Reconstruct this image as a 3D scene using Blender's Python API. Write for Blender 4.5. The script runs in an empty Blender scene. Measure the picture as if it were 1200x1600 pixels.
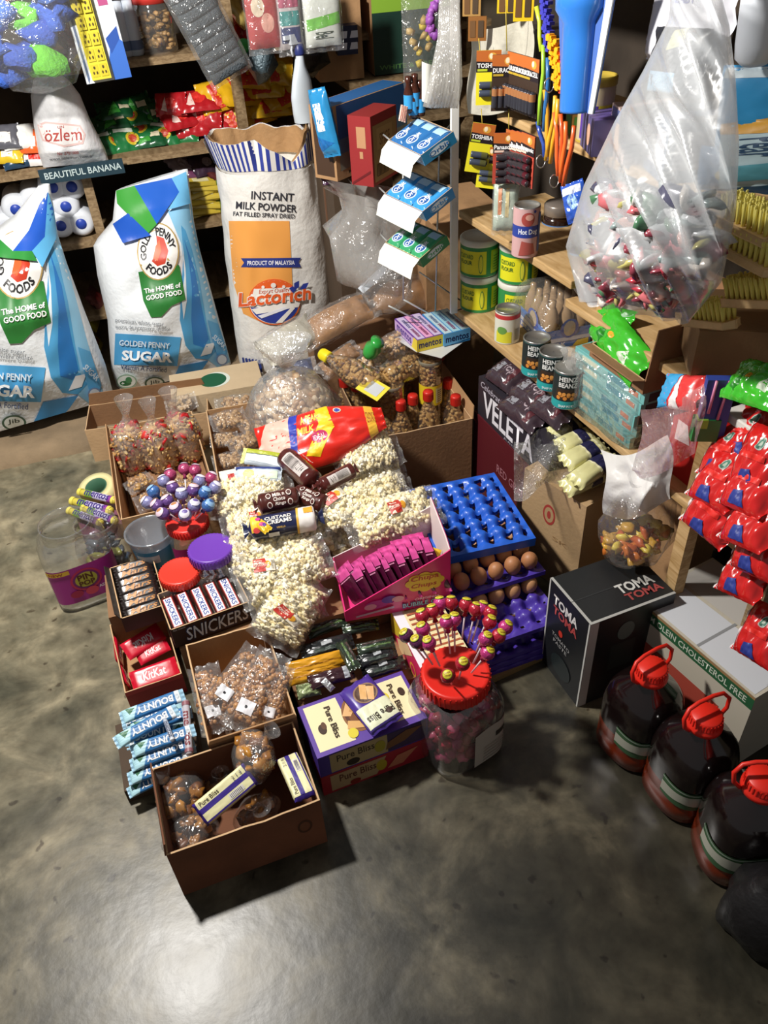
import bpy, bmesh, math, random
from mathutils import Vector, Matrix, noise
from mathutils.geometry import tessellate_polygon
random.seed(7)
SC = bpy.context.scene
COL = SC.collection
PI = math.pi

# ---------------------------------------------------------------- camera
F, CX, CY, H = 1250.0, 600.0, 800.0, 1.70
_d = Vector((100, -1530, -F)).normalized()
_up = -_d
_vx = 5400.0
_yu = (F*_up[2] - _vx*_up[0])/_up[1]
_X = Vector((_vx, _yu, -F)).normalized()
_Y = _up.cross(_X)
RM = Matrix((_X, _Y, _up))            # camera -> world
CAM = Vector((0, 0, H))
cd = bpy.data.cameras.new('camera'); cam = bpy.data.objects.new('camera', cd); COL.objects.link(cam)
cd.sensor_fit = 'VERTICAL'; cd.sensor_height = 24; cd.lens = 24*F/1600; cd.clip_start = .02
cam.matrix_world = Matrix.Translation(CAM) @ RM.to_4x4()
SC.camera = cam

# ---------------------------------------------------------------- light
SC.view_settings.view_transform = 'Standard'; SC.view_settings.look = 'None'
SC.view_settings.exposure = 0.0; SC.view_settings.gamma = 1
SC.view_settings.use_curve_mapping = False
w = bpy.data.worlds.new('dim_room_light'); SC.world = w; w.use_nodes = True
w.node_tree.nodes['Background'].inputs[0].default_value = (.74, .74, .74, 1)
w.node_tree.nodes['Background'].inputs[1].default_value = 0.2
def lamp(name, loc, power, size, color, kind='POINT', rot=None):
    l = bpy.data.lights.new(name, kind); l.energy = power; l.color = color
    if kind == 'AREA': l.size = size
    elif kind == 'SPOT': l.shadow_soft_size = size
    else: l.shadow_soft_size = size
    o = bpy.data.objects.new(name, l); COL.objects.link(o); o.location = loc
    if rot: o.rotation_euler = rot
    return o
lamp('ceiling_bulb', (-.50, 1.74, 2.15), 250, .07, (1.0, .96, .90))

# ---------------------------------------------------------------- pixel rays -> places
def ray(px, py): return RM @ Vector((px-CX, CY-py, -F))
def P(px, py, z=0.):
    v = ray(px, py); return CAM + v*((z-H)/v.z)
def PY(px, py, y):
    v = ray(px, py); return CAM + v*(y/v.y)
def PX(px, py, x):
    v = ray(px, py); return CAM + v*(x/v.x)

# ---------------------------------------------------------------- materials
def lin(c): return c/12.92 if c <= .04045 else ((c+.055)/1.055)**2.4
def rgb(h): return tuple(lin(int(h[i:i+2], 16)/255) for i in (0, 2, 4)) + (1,)
_M = {}
def C(h, rough=.45, metal=0., bump=0., bscale=60., var=0., vscale=20., coat=0., trans=0.):
    if not isinstance(h, str): return h
    k = (h, rough, metal, bump, bscale, var, vscale, coat, trans)
    if k in _M: return _M[k]
    m = bpy.data.materials.new('colour_'+h); m.use_nodes = True
    nt = m.node_tree; b = nt.nodes['Principled BSDF']
    b.inputs['Base Color'].default_value = rgb(h); b.inputs['Roughness'].default_value = rough
    b.inputs['Metallic'].default_value = metal
    if coat: b.inputs['Coat Weight'].default_value = coat; b.inputs['Coat Roughness'].default_value = .12
    if trans: b.inputs['Transmission Weight'].default_value = trans
    if var or bump:
        tc = nt.nodes.new('ShaderNodeTexCoord')
    if var:
        n = nt.nodes.new('ShaderNodeTexNoise'); n.inputs['Scale'].default_value = vscale; n.inputs['Detail'].default_value = 6
        r = nt.nodes.new('ShaderNodeValToRGB'); c = rgb(h)
        r.color_ramp.elements[0].position = .3; r.color_ramp.elements[1].position = .7
        r.color_ramp.elements[0].color = tuple(x*(1-var) for x in c[:3])+(1,)
        r.color_ramp.elements[1].color = tuple(min(1, x*(1+var)) for x in c[:3])+(1,)
        nt.links.new(tc.outputs['Object'], n.inputs['Vector']); nt.links.new(n.outputs['Fac'], r.inputs['Fac'])
        nt.links.new(r.outputs['Color'], b.inputs['Base Color'])
    if bump:
        n = nt.nodes.new('ShaderNodeTexNoise'); n.inputs['Scale'].default_value = bscale; n.inputs['Detail'].default_value = 3
        bp = nt.nodes.new('ShaderNodeBump'); bp.inputs['Strength'].default_value = bump; bp.inputs['Distance'].default_value = .01
        nt.links.new(tc.outputs['Object'], n.inputs['Vector']); nt.links.new(n.outputs['Fac'], bp.inputs['Height'])
        nt.links.new(bp.outputs['Normal'], b.inputs['Normal'])
    _M[k] = m; return m
def film(name, milk=.06, gloss=.28, tint='FFFFFF', bump=.6, bscale=35., rough=.16, milkcol='FFFFFF'):
    """thin clear plastic: mostly see-through, glossy at the folds"""
    if name in _M: return _M[name]
    m = bpy.data.materials.new(name); m.use_nodes = True; nt = m.node_tree; nt.nodes.clear()
    N = nt.nodes.new
    out = N('ShaderNodeOutputMaterial'); tr = N('ShaderNodeBsdfTransparent'); gl = N('ShaderNodeBsdfGlossy'); df = N('ShaderNodeBsdfDiffuse')
    tr.inputs[0].default_value = rgb(tint); gl.inputs['Roughness'].default_value = rough; df.inputs[0].default_value = rgb(milkcol)
    m1 = N('ShaderNodeMixShader'); m2 = N('ShaderNodeMixShader'); m1.inputs[0].default_value = milk
    lw = N('ShaderNodeLayerWeight'); lw.inputs['Blend'].default_value = .35
    mp = N('ShaderNodeMath'); mp.operation = 'MULTIPLY_ADD'; mp.inputs[1].default_value = gloss; mp.inputs[2].default_value = gloss*.22
    tc = N('ShaderNodeTexCoord'); n = N('ShaderNodeTexNoise'); n.inputs['Scale'].default_value = bscale; n.inputs['Detail'].default_value = 2
    n.inputs['Distortion'].default_value = 1.5
    bp = N('ShaderNodeBump'); bp.inputs['Strength'].default_value = bump; bp.inputs['Distance'].default_value = .02
    L = nt.links.new
    L(tc.outputs['Object'], n.inputs['Vector']); L(n.outputs['Fac'], bp.inputs['Height'])
    L(bp.outputs['Normal'], gl.inputs['Normal']); L(bp.outputs['Normal'], lw.inputs['Normal'])
    L(lw.outputs['Facing'], mp.inputs[0]); L(tr.outputs[0], m1.inputs[1]); L(df.outputs[0], m1.inputs[2])
    L(mp.outputs[0], m2.inputs[0]); L(m1.outputs[0], m2.inputs[1]); L(gl.outputs[0], m2.inputs[2]); L(m2.outputs[0], out.inputs[0])
    _M[name] = m; return m
FILM = film('clear_film')
CLOUD = film('cloudy_film', milk=.3, gloss=.3, milkcol='E6E4E0')
JAR = film('clear_jar_plastic', milk=.05, gloss=.5, bump=.05, rough=.06)
PET = film('clear_bottle_plastic', milk=.03, gloss=.5, bump=.1, rough=.07, tint='F4F1E4')
def cardboard(h='A98560', var=.12):
    return C(h, .85, 0, .12, 90, var, 9)
KRAFT = cardboard('B0885F'); KRAFTD = cardboard('8B6646'); KRAFTL = cardboard('C4A27A')
def woodmat(h='C9A878', h2='A5824F', scale=6.):
    k = ('wood', h, h2, scale)
    if k in _M: return _M[k]
    m = bpy.data.materials.new('wood_'+h); m.use_nodes = True; nt = m.node_tree; b = nt.nodes['Principled BSDF']; N = nt.nodes.new
    tc = N('ShaderNodeTexCoord'); mp = N('ShaderNodeMapping'); mp.inputs['Scale'].default_value = (scale*3, scale*.6, scale*6)
    n = N('ShaderNodeTexNoise'); n.inputs['Scale'].default_value = 2.5; n.inputs['Detail'].default_value = 8; n.inputs['Distortion'].default_value = .8
    r = N('ShaderNodeValToRGB'); r.color_ramp.elements[0].position = .32; r.color_ramp.elements[1].position = .68
    r.color_ramp.elements[0].color = rgb(h2); r.color_ramp.elements[1].color = rgb(h)
    L = nt.links.new; L(tc.outputs['Object'], mp.inputs[0]); L(mp.outputs[0], n.inputs['Vector']); L(n.outputs['Fac'], r.inputs[0]); L(r.outputs[0], b.inputs['Base Color'])
    b.inputs['Roughness'].default_value = .75
    bp = N('ShaderNodeBump'); bp.inputs['Strength'].default_value = .25; bp.inputs['Distance'].default_value = .004
    L(n.outputs['Fac'], bp.inputs['Height']); L(bp.outputs['Normal'], b.inputs['Normal'])
    _M[k] = m; return m
WOOD = woodmat(); WOODD = woodmat('9A8260', '6E5638')

# ---------------------------------------------------------------- mesh building
def nz(p, s=1., seed=0.): return noise.noise(Vector((p[0]*s+seed, p[1]*s+seed*.7, p[2]*s-seed)))
class MB:
    def __init__(s): s.v = []; s.f = []; s.m = []; s.sm = []; s.mats = []
    def mi(s, mat):
        mat = C(mat)
        if mat not in s.mats: s.mats.append(mat)
        return s.mats.index(mat)
    def add(s, vs, fs, mat, smooth=False):
        b = len(s.v); i = s.mi(mat); s.v += [tuple(v) for v in vs]
        for f in fs: s.f.append(tuple(b+k for k in f)); s.m.append(i); s.sm.append(smooth)
        return s
    def box(s, c, d, mat, rot=None):
        x, y, z = d[0]/2, d[1]/2, d[2]/2; c = Vector(c)
        vs = [Vector((a*x, b*y, e*z)) for e in (-1, 1) for b in (-1, 1) for a in (-1, 1)]
        if rot: vs = [rot @ v for v in vs]
        return s.add([c+v for v in vs], [(0, 2, 3, 1), (4, 5, 7, 6), (0, 1, 5, 4), (2, 6, 7, 3), (0, 4, 6, 2), (1, 3, 7, 5)], mat)
    def lathe(s, prof, mat, n=28, c=(0, 0, 0), fx=1., fy=1., amp=0., seed=0., smooth=True, cap=True, sq=0.):
        vs = []; fs = []; c = Vector(c)
        for j, (r, z) in enumerate(prof):
            for i in range(n):
                a = 2*PI*i/n; k = 1.
                if sq:
                    e = 2+sq*6; k = 1/((abs(math.cos(a))**e+abs(math.sin(a))**e)**(1/e))
                p = Vector((r*k*math.cos(a)*fx, r*k*math.sin(a)*fy, z))
                if amp: q = 1+amp*nz(p, 18/max(.02, 1), seed); p.x *= q; p.y *= q
                vs.append(c+p)
        for j in range(len(prof)-1):
            for i in range(n):
                k = (i+1) % n; fs.append((j*n+i, j*n+k, (j+1)*n+k, (j+1)*n+i))
        if cap:
            if prof[0][0] > 1e-5: fs.append(tuple(reversed(range(n))))
            if prof[-1][0] > 1e-5: fs.append(tuple(range((len(prof)-1)*n, len(prof)*n)))
        return s.add(vs, fs, mat, smooth)
    def grid(s, fn, nu, nv, mat, smooth=True, wrap=False, skip=None):
        vs = [fn(i/nu, j/nv) for j in range(nv+1) for i in range(nu+(0 if wrap else 1))]
        w_ = nu if wrap else nu+1; fs = []
        for j in range(nv):
            for i in range(nu):
                if skip and skip((i+.5)/nu, (j+.5)/nv): continue
                k = (i+1) % w_ if wrap else i+1
                fs.append((j*w_+i, j*w_+k, (j+1)*w_+k, (j+1)*w_+i))
        return s.add(vs, fs, mat, smooth)
    def tube(s, pts, r, mat, n=8):
        pts = [Vector(p) for p in pts]; vs = []; fs = []
        for j, p in enumerate(pts):
            t = (pts[min(j+1, len(pts)-1)]-pts[max(j-1, 0)]).normalized()
            a = t.orthogonal().normalized() if j == 0 else (a0 - t*a0.dot(t)).normalized()
            a0 = a; b = t.cross(a); rr = r[j] if isinstance(r, (list, tuple)) else r
            for i in range(n): vs.append(p+a*math.cos(2*PI*i/n)*rr+b*math.sin(2*PI*i/n)*rr)
        for j in range(len(pts)-1):
            for i in range(n): k = (i+1) % n; fs.append((j*n+i, j*n+k, (j+1)*n+k, (j+1)*n+i))
        fs.append(tuple(reversed(range(n)))); fs.append(tuple(range((len(pts)-1)*n, len(pts)*n)))
        return s.add(vs, fs, mat, True)
    def ball(s, c, r, mat, seg=14, sc=(1, 1, 1)):
        prof = [(r*math.sin(PI*k/(seg//2)), -r*math.cos(PI*k/(seg//2))) for k in range(seg//2+1)]
        prof[0] = (1e-6, -r); prof[-1] = (1e-6, r)
        b = len(s.v); s.lathe(prof, mat, seg, (0, 0, 0)); c = Vector(c)
        for i in range(b, len(s.v)): v = s.v[i]; s.v[i] = (c.x+v[0]*sc[0], c.y+v[1]*sc[1], c.z+v[2]*sc[2])
        return s
    def poly3(s, pts, th, mat):
        """flat polygon (3d points) with thickness"""
        pts = [Vector(p) for p in pts]; n = (pts[1]-pts[0]).cross(pts[2]-pts[0]).normalized()*th; k = len(pts)
        tri = tessellate_polygon([pts])
        vs = pts+[p+n for p in pts]; fs = [tuple(t) for t in tri]+[tuple(k+i for i in reversed(t)) for t in tri]
        fs += [(i, (i+1) % k, k+(i+1) % k, k+i) for i in range(k)]
        return s.add(vs, fs, mat)
    def xf(s, M, start=0):
        for i in range(start, len(s.v)): s.v[i] = tuple(M @ Vector(s.v[i]))
        return s
    def build(s, name, parent=None, bevel=0.):
        me = bpy.data.meshes.new(name); me.from_pydata(s.v, [], s.f)
        for m in s.mats: me.materials.append(m)
        me.polygons.foreach_set('material_index', s.m); me.polygons.foreach_set('use_smooth', s.sm); me.update()
        o = bpy.data.objects.new(name, me); COL.objects.link(o)
        if parent: o.parent = parent
        if bevel:
            b = o.modifiers.new('bevel', 'BEVEL'); b.width = bevel; b.segments = 2; b.limit_method = 'ANGLE'; b.angle_limit = 1.
        return o
# ---- 2D shapes for printing on surfaces
_T = {}
def text2(s, bold=0., shear=0.):
    k = (s, bold, shear)
    if k in _T: return _T[k]
    cu = bpy.data.curves.new('text', 'FONT'); cu.body = s; cu.offset = bold*.03; cu.shear = shear; cu.resolution_u = 2
    o = bpy.data.objects.new('text', cu); COL.objects.link(o)
    bpy.context.view_layer.update()
    me = bpy.data.meshes.new_from_object(o.evaluated_get(bpy.context.evaluated_depsgraph_get()))
    vs = [(v.co.x, v.co.y) for v in me.vertices]; fs = [tuple(p.vertices) for p in me.polygons]
    bpy.data.objects.remove(o); bpy.data.curves.remove(cu); bpy.data.meshes.remove(me)
    x0 = min(v[0] for v in vs); x1 = max(v[0] for v in vs); y0 = min(v[1] for v in vs); y1 = max(v[1] for v in vs)
    r = ([((v[0]-x0)/(x1-x0), (v[1]-y0)/(y1-y0)) for v in vs], fs, (x1-x0)/(y1-y0)); _T[k] = r; return r
def split2(vs, fs, L):
    vs = [tuple(v) for v in vs]; out = []; st = []
    for f in fs:
        for k in range(1, len(f)-1): st.append((f[0], f[k], f[k+1]))
    cache = {}
    while st:
        t = st.pop(); e = [((vs[t[i]][0]-vs[t[(i+1) % 3]][0])**2+(vs[t[i]][1]-vs[t[(i+1) % 3]][1])**2, i) for i in range(3)]
        d, i = max(e)
        if d <= L*L or len(out) > 60000: out.append(t); continue
        a, b, c = t[i], t[(i+1) % 3], t[(i+2) % 3]; k = (min(a, b), max(a, b))
        if k not in cache: cache[k] = len(vs); vs.append(((vs[a][0]+vs[b][0])/2, (vs[a][1]+vs[b][1])/2))
        m = cache[k]; st += [(a, m, c), (m, b, c)]
    return vs, out
def paint(mb, fn, specs, maxlen=None, pix=False, eps=.0006, l0=1):
    """print flat shapes on the surface fn(u, v, offset)"""
    sg = -1 if pix else 1
    for li, sp in enumerate(specs):
        k = sp[0]; off = eps*(li*.35+l0)
        if k == 'r': _, u0, v0, u1, v1, col = sp; vs = [(u0, v0*sg), (u1, v0*sg), (u1, v1*sg), (u0, v1*sg)]; fs = [(0, 1, 2, 3)]
        elif k == 'e':
            _, cu, cv, ru, rv, col = sp[:6]; n = 28; vs = [(cu+ru*math.cos(2*PI*i/n), cv*sg+rv*math.sin(2*PI*i/n)) for i in range(n)]; fs = [tuple(range(n))]
            if maxlen: vs.append((cu, cv*sg)); fs = [(n, i, (i+1) % n) for i in range(n)]
        elif k == 'p':
            _, pts, col = sp; vs = [(p[0], p[1]*sg) for p in pts]; fs = [tuple(t) for t in tessellate_polygon([[Vector((a, b, 0)) for a, b in vs]])]
        elif k == 't':
            _, s, u0, v0, u1, v1, col = sp[:7]; bold = sp[7] if len(sp) > 7 else 0; sh = sp[8] if len(sp) > 8 else 0
            tv, fs, ar = text2(s, bold, sh); vs = [(u0+(u1-u0)*a, (v0+(v1-v0)*b)*sg) for a, b in tv]
        elif k == 'T':      # baseline from a to b, height h
            _, s, a, b, h, col = sp[:6]; bold = sp[6] if len(sp) > 6 else 0; sh = sp[7] if len(sp) > 7 else 0
            tv, fs, ar = text2(s, bold, sh); A = Vector((a[0], a[1]*sg)); B = Vector((b[0], b[1]*sg)); D = B-A; Nn = Vector((-D.y, D.x)).normalized()*h
            vs = [tuple(A+D*x+Nn*y) for x, y in tv]
        elif k == 'arc':    # text on a circle: centre, radius, height, start angle, end angle
            _, s, cu, cv, r, h, a0, a1, col = sp[:9]; bold = sp[9] if len(sp) > 9 else 0; asp = sp[10] if len(sp) > 10 else 1.
            tv, fs, ar = text2(s, bold)
            out = a1 < a0; vs = []
            for x, y in tv:
                a = math.radians(a0+(a1-a0)*x); rr = r+(y*h if out else (1-y)*h); vs.append((cu+rr*math.cos(a)*asp, cv*sg+rr*math.sin(a)))
        if maxlen: vs, fs = split2(vs, fs, maxlen)
        mb.add([fn(a, b, off) for a, b in vs], fs, C(col) if isinstance(col, str) else col, True)
def flat(o, U, V):
    o, U, V = Vector(o), Vector(U), Vector(V); n = U.cross(V).normalized()
    return lambda u, v, off=0: o+U*u+V*v+n*off

# ---------------------------------------------------------------- things
def tag(o, label=None, cat=None, group=None, kind=None):
    if label: o['label'] = label
    if cat: o['category'] = cat
    if group: o['group'] = group
    if kind: o['kind'] = kind
    return o
def thing(name, label, cat, M=None, group=None):
    o = bpy.data.objects.new(name, None); COL.objects.link(o); o.empty_display_size = .05
    if M is not None: o.matrix_world = M
    return tag(o, label, cat, group)
def single(mb, name, label, cat, M=None, group=None, bevel=0.):
    o = mb.build(name, None, bevel)
    if M is not None: o.matrix_world = M
    return tag(o, label, cat, group)
def dup(root, M, label=None, group=None, skip=()):
    r = root.copy(); COL.objects.link(r); r.matrix_world = M
    if label: r['label'] = label
    if group: r['group'] = group
    for ch in [c for c in COL.objects if c.parent == root]:
        if ch.name.split('.')[0] in skip: continue
        c = ch.copy(); COL.objects.link(c); c.parent = r
        for g in [x for x in COL.objects if x.parent == ch]:
            d = g.copy(); COL.objects.link(d); d.parent = c
    return r
class Kind:
    """first put() moves the first one itself, later ones are copies"""
    def __init__(s, root): s.r = root; s.used = False
    def put(s, M, label, group=None):
        if not s.used:
            s.used = True; s.r.matrix_world = M; s.r['label'] = label
            if group: s.r['group'] = group
            return s.r
        return dup(s.r, M, label, group)
def T(x, y, z, rz=0., rx=0., ry=0., s=1.):
    return Matrix.Translation((x, y, z)) @ Matrix.Rotation(math.radians(rz), 4, 'Z') @ Matrix.Rotation(math.radians(rx), 4, 'X') @ Matrix.Rotation(math.radians(ry), 4, 'Y') @ Matrix.Scale(s, 4)
def frame(a, b, L=None, up=(0, -.45, 1), wscale=None, roll=0.):
    """local x runs from a to b, local z near up; scaled so that length L spans it"""
    a, b = Vector(a), Vector(b); X = (b-a); d = X.length; X.normalize(); Z = Vector(up); Z = (Z-X*Z.dot(X)).normalized(); Y = Z.cross(X)
    M = Matrix((X, Y, Z)).transposed().to_4x4(); s = d/L if L else 1.
    return Matrix.Translation((a+b)/2) @ M @ Matrix.Rotation(math.radians(roll), 4, 'X') @ Matrix.Diagonal((s, wscale or s, wscale or s, 1))
def pillowfn(L, W, Th, crump=.12, e=.5, fin=.08, seed=0., boxy=3., pinch=0.):
    def fn(u, v, side, off=0.):
        au = min(1, abs(u)); core = max(0., 1-(au/(1-fin))**boxy)
        t = Th/2*(core**e)*(max(0., 1-abs(v)**boxy)**e)
        t *= 1+crump*nz((u*2.2, v*1.6, side*2), 1.6, seed)
        t += crump*Th*.22*abs(nz((u*6, v*4, side), 1.3, seed+3))*(core**.5)
        wv = 0.
        if au > 1-fin: wv = Th*.12*math.sin(v*9+seed)
        wd = W/2*(1-pinch*max(0, u-.1)**1.3)*(1+.02*nz((u*3, v, 4), 2, seed))
        return Vector((u*L/2*(1+.012*nz((v*5, u, 0), 1, seed)), v*wd, side*(t+.0004+off)+wv))
    return fn
def pillow(mb, fn, mat, nu=26, nv=14, fincol=None, fin=.08):
    for side in (1, -1):
        if fincol is None: mb.grid(lambda a, b: fn(a*2-1, b*2-1, side), nu, nv, mat)
        else:
            mb.grid(lambda a, b: fn((a*2-1)*(1-fin), b*2-1, side), nu, nv, mat)
            for q in (-1, 1): mb.grid(lambda a, b: fn(q*(1-fin+a*fin), b*2-1, side), 2, nv, fincol)
def packet(name, label, cat, L, W, Th, mat, specs=(), back=(), seed=0., fincol=None, crump=.12, e=.5, fin=.08, boxy=3., maxlen=.08, group=None, nu=26, nv=14, pinch=0.):
    mb = MB(); fn = pillowfn(L, W, Th, crump, e, fin, seed, boxy, pinch); pillow(mb, fn, mat, nu, nv, fincol, fin)
    paint(mb, lambda u, v, o: fn(u, v, 1, o), specs, maxlen)
    if back: paint(mb, lambda u, v, o: fn(-u, v, -1, o), back, maxlen)
    return Kind(single(mb, name, label, cat, None, group))
_ico = []
def ico():
    if not _ico:
        bm = bmesh.new(); bmesh.ops.create_icosphere(bm, subdivisions=2, radius=1); bm.verts.ensure_lookup_table()
        _ico.append(([v.co.copy() for v in bm.verts], [tuple(v.index for v in f.verts) for f in bm.faces])); bm.free()
        bm = bmesh.new(); bmesh.ops.create_icosphere(bm, subdivisions=1, radius=1); bm.verts.ensure_lookup_table()
        _ico.append(([v.co.copy() for v in bm.verts], [tuple(v.index for v in f.verts) for f in bm.faces])); bm.free()
    return _ico
def lumps(mb, pts, r, mats, dis=.25, sq=(1, 1, 1), lod=0, fr=1.6, bend=0.):
    iv, if_ = ico()[lod]
    for i, p in enumerate(pts):
        q = Matrix.Rotation(random.uniform(0, 6.3), 3, 'Z') @ Matrix.Rotation(random.uniform(0, 6.3), 3, 'X'); s = r*random.uniform(.78, 1.2); sd = random.uniform(0, 90)
        vs = []
        for v in iv:
            a = v*(1+dis*nz(v, fr, sd)*2); a = Vector((a.x*sq[0], a.y*sq[1]+bend*a.x*a.x, a.z*sq[2])); vs.append(p+(q @ a)*s)
        mb.add(vs, if_, random.choice(mats), True)
def boxfn(w, d, h):
    return {'f': flat((-w/2, -d/2, 0), (w, 0, 0), (0, 0, h)), 'b': flat((w/2, d/2, 0), (-w, 0, 0), (0, 0, h)),
            'l': flat((-w/2, d/2, 0), (0, -d, 0), (0, 0, h)), 'r': flat((w/2, -d/2, 0), (0, d, 0), (0, 0, h)), 't': flat((-w/2, -d/2, h), (w, 0, 0), (0, d, 0))}
def crate(name, label, cat, w, d, h, mat, M, inner=None, t=.004, sides=None, flaps=(), closed=False, colors=None, bevel=.0015, group=None, children=None, rag=0.):
    """a carton; open ones have walls with thickness; sides = printing; flaps = (side, length, angle)"""
    mb = MB(); inner = inner or mat; cs = {k: mat for k in 'fblrt'}; cs.update(colors or {})
    fn = boxfn(w, d, h)
    if closed:
        q = [Vector(p) for p in ((-w/2, -d/2, 0), (w/2, -d/2, 0), (w/2, d/2, 0), (-w/2, d/2, 0))]; q += [p+Vector((0, 0, h)) for p in q]
        for key, f in (('f', (0, 1, 5, 4)), ('r', (1, 2, 6, 5)), ('b', (2, 3, 7, 6)), ('l', (3, 0, 4, 7)), ('t', (4, 5, 6, 7))): mb.add([q[i] for i in f], [(0, 1, 2, 3)], cs[key])
        mb.add(q[:4], [(3, 2, 1, 0)], mat)
    else:
        def wall(x0, y0, x1, y1, key):
            # wall along an edge, slightly ragged rim
            n = 8 if rag else 1; A = Vector((x0, y0, 0)); B = Vector((x1, y1, 0)); D = (B-A); inn = Vector((-D.y, D.x, 0)).normalized()*t
            for i in range(n):
                a = A+D*i/n; b = A+D*(i+1)/n
                ha = h*(1-(rag*abs(nz(a, 14, 2)) if 0 < i else 0)); hb = h*(1-(rag*abs(nz(b, 14, 2)) if i+1 < n else 0))
                za, zb = Vector((0, 0, ha)), Vector((0, 0, hb))
                mb.add([a, b, b+zb, a+za], [(0, 1, 2, 3)], cs[key]); mb.add([a+inn, b+inn, b+inn+zb, a+inn+za], [(3, 2, 1, 0)], inner)
                mb.add([a+za, b+zb, b+inn+zb, a+inn+za], [(0, 1, 2, 3)], KRAFTL)
        wall(-w/2, -d/2, w/2, -d/2, 'f'); wall(w/2, -d/2, w/2, d/2, 'r'); wall(w/2, d/2, -w/2, d/2, 'b'); wall(-w/2, d/2, -w/2, -d/2, 'l')
        mb.add([(-w/2, -d/2, t), (w/2, -d/2, t), (w/2, d/2, t), (-w/2, d/2, t)], [(0, 1, 2, 3)], inner)
        mb.add([(-w/2, -d/2, 0), (w/2, -d/2, 0), (w/2, d/2, 0), (-w/2, d/2, 0)], [(3, 2, 1, 0)], mat)
    for k, sp in (sides or {}).items(): paint(mb, fn[k], sp)
    if flaps or children:
        root = thing(name, label, cat, M, group); mb.build('box_body', root)
        for side, ln, ang in flaps:
            f = MB(); E = {'f': ((-w/2, -d/2), (w/2, -d/2), (0, -1)), 'b': ((w/2, d/2), (-w/2, d/2), (0, 1)), 'l': ((-w/2, d/2), (-w/2, -d/2), (-1, 0)), 'r': ((w/2, -d/2), (w/2, d/2), (1, 0))}[side]
            a = math.radians(ang); A = Vector((*E[0], h)); B = Vector((*E[1], h)); o = Vector((E[2][0]*math.cos(a), E[2][1]*math.cos(a), math.sin(a)))*ln; e = (B-A)*.03
            f.poly3([A, B, B+o-e, A+o+e], t*.8, inner if ang > 60 else cs[side]); f.build('flap', root)
        return root
    o = mb.build(name, None); o.matrix_world = M
    return tag(o, label, cat, group)
def ordn(i): return ['first', 'second', 'third', 'fourth', 'fifth', 'sixth', 'seventh', 'eighth', 'ninth', 'tenth', 'eleventh', 'twelfth', 'thirteenth', 'fourteenth', 'fifteenth', 'sixteenth', 'seventeenth', 'eighteenth', 'nineteenth', 'twentieth'][i]

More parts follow.
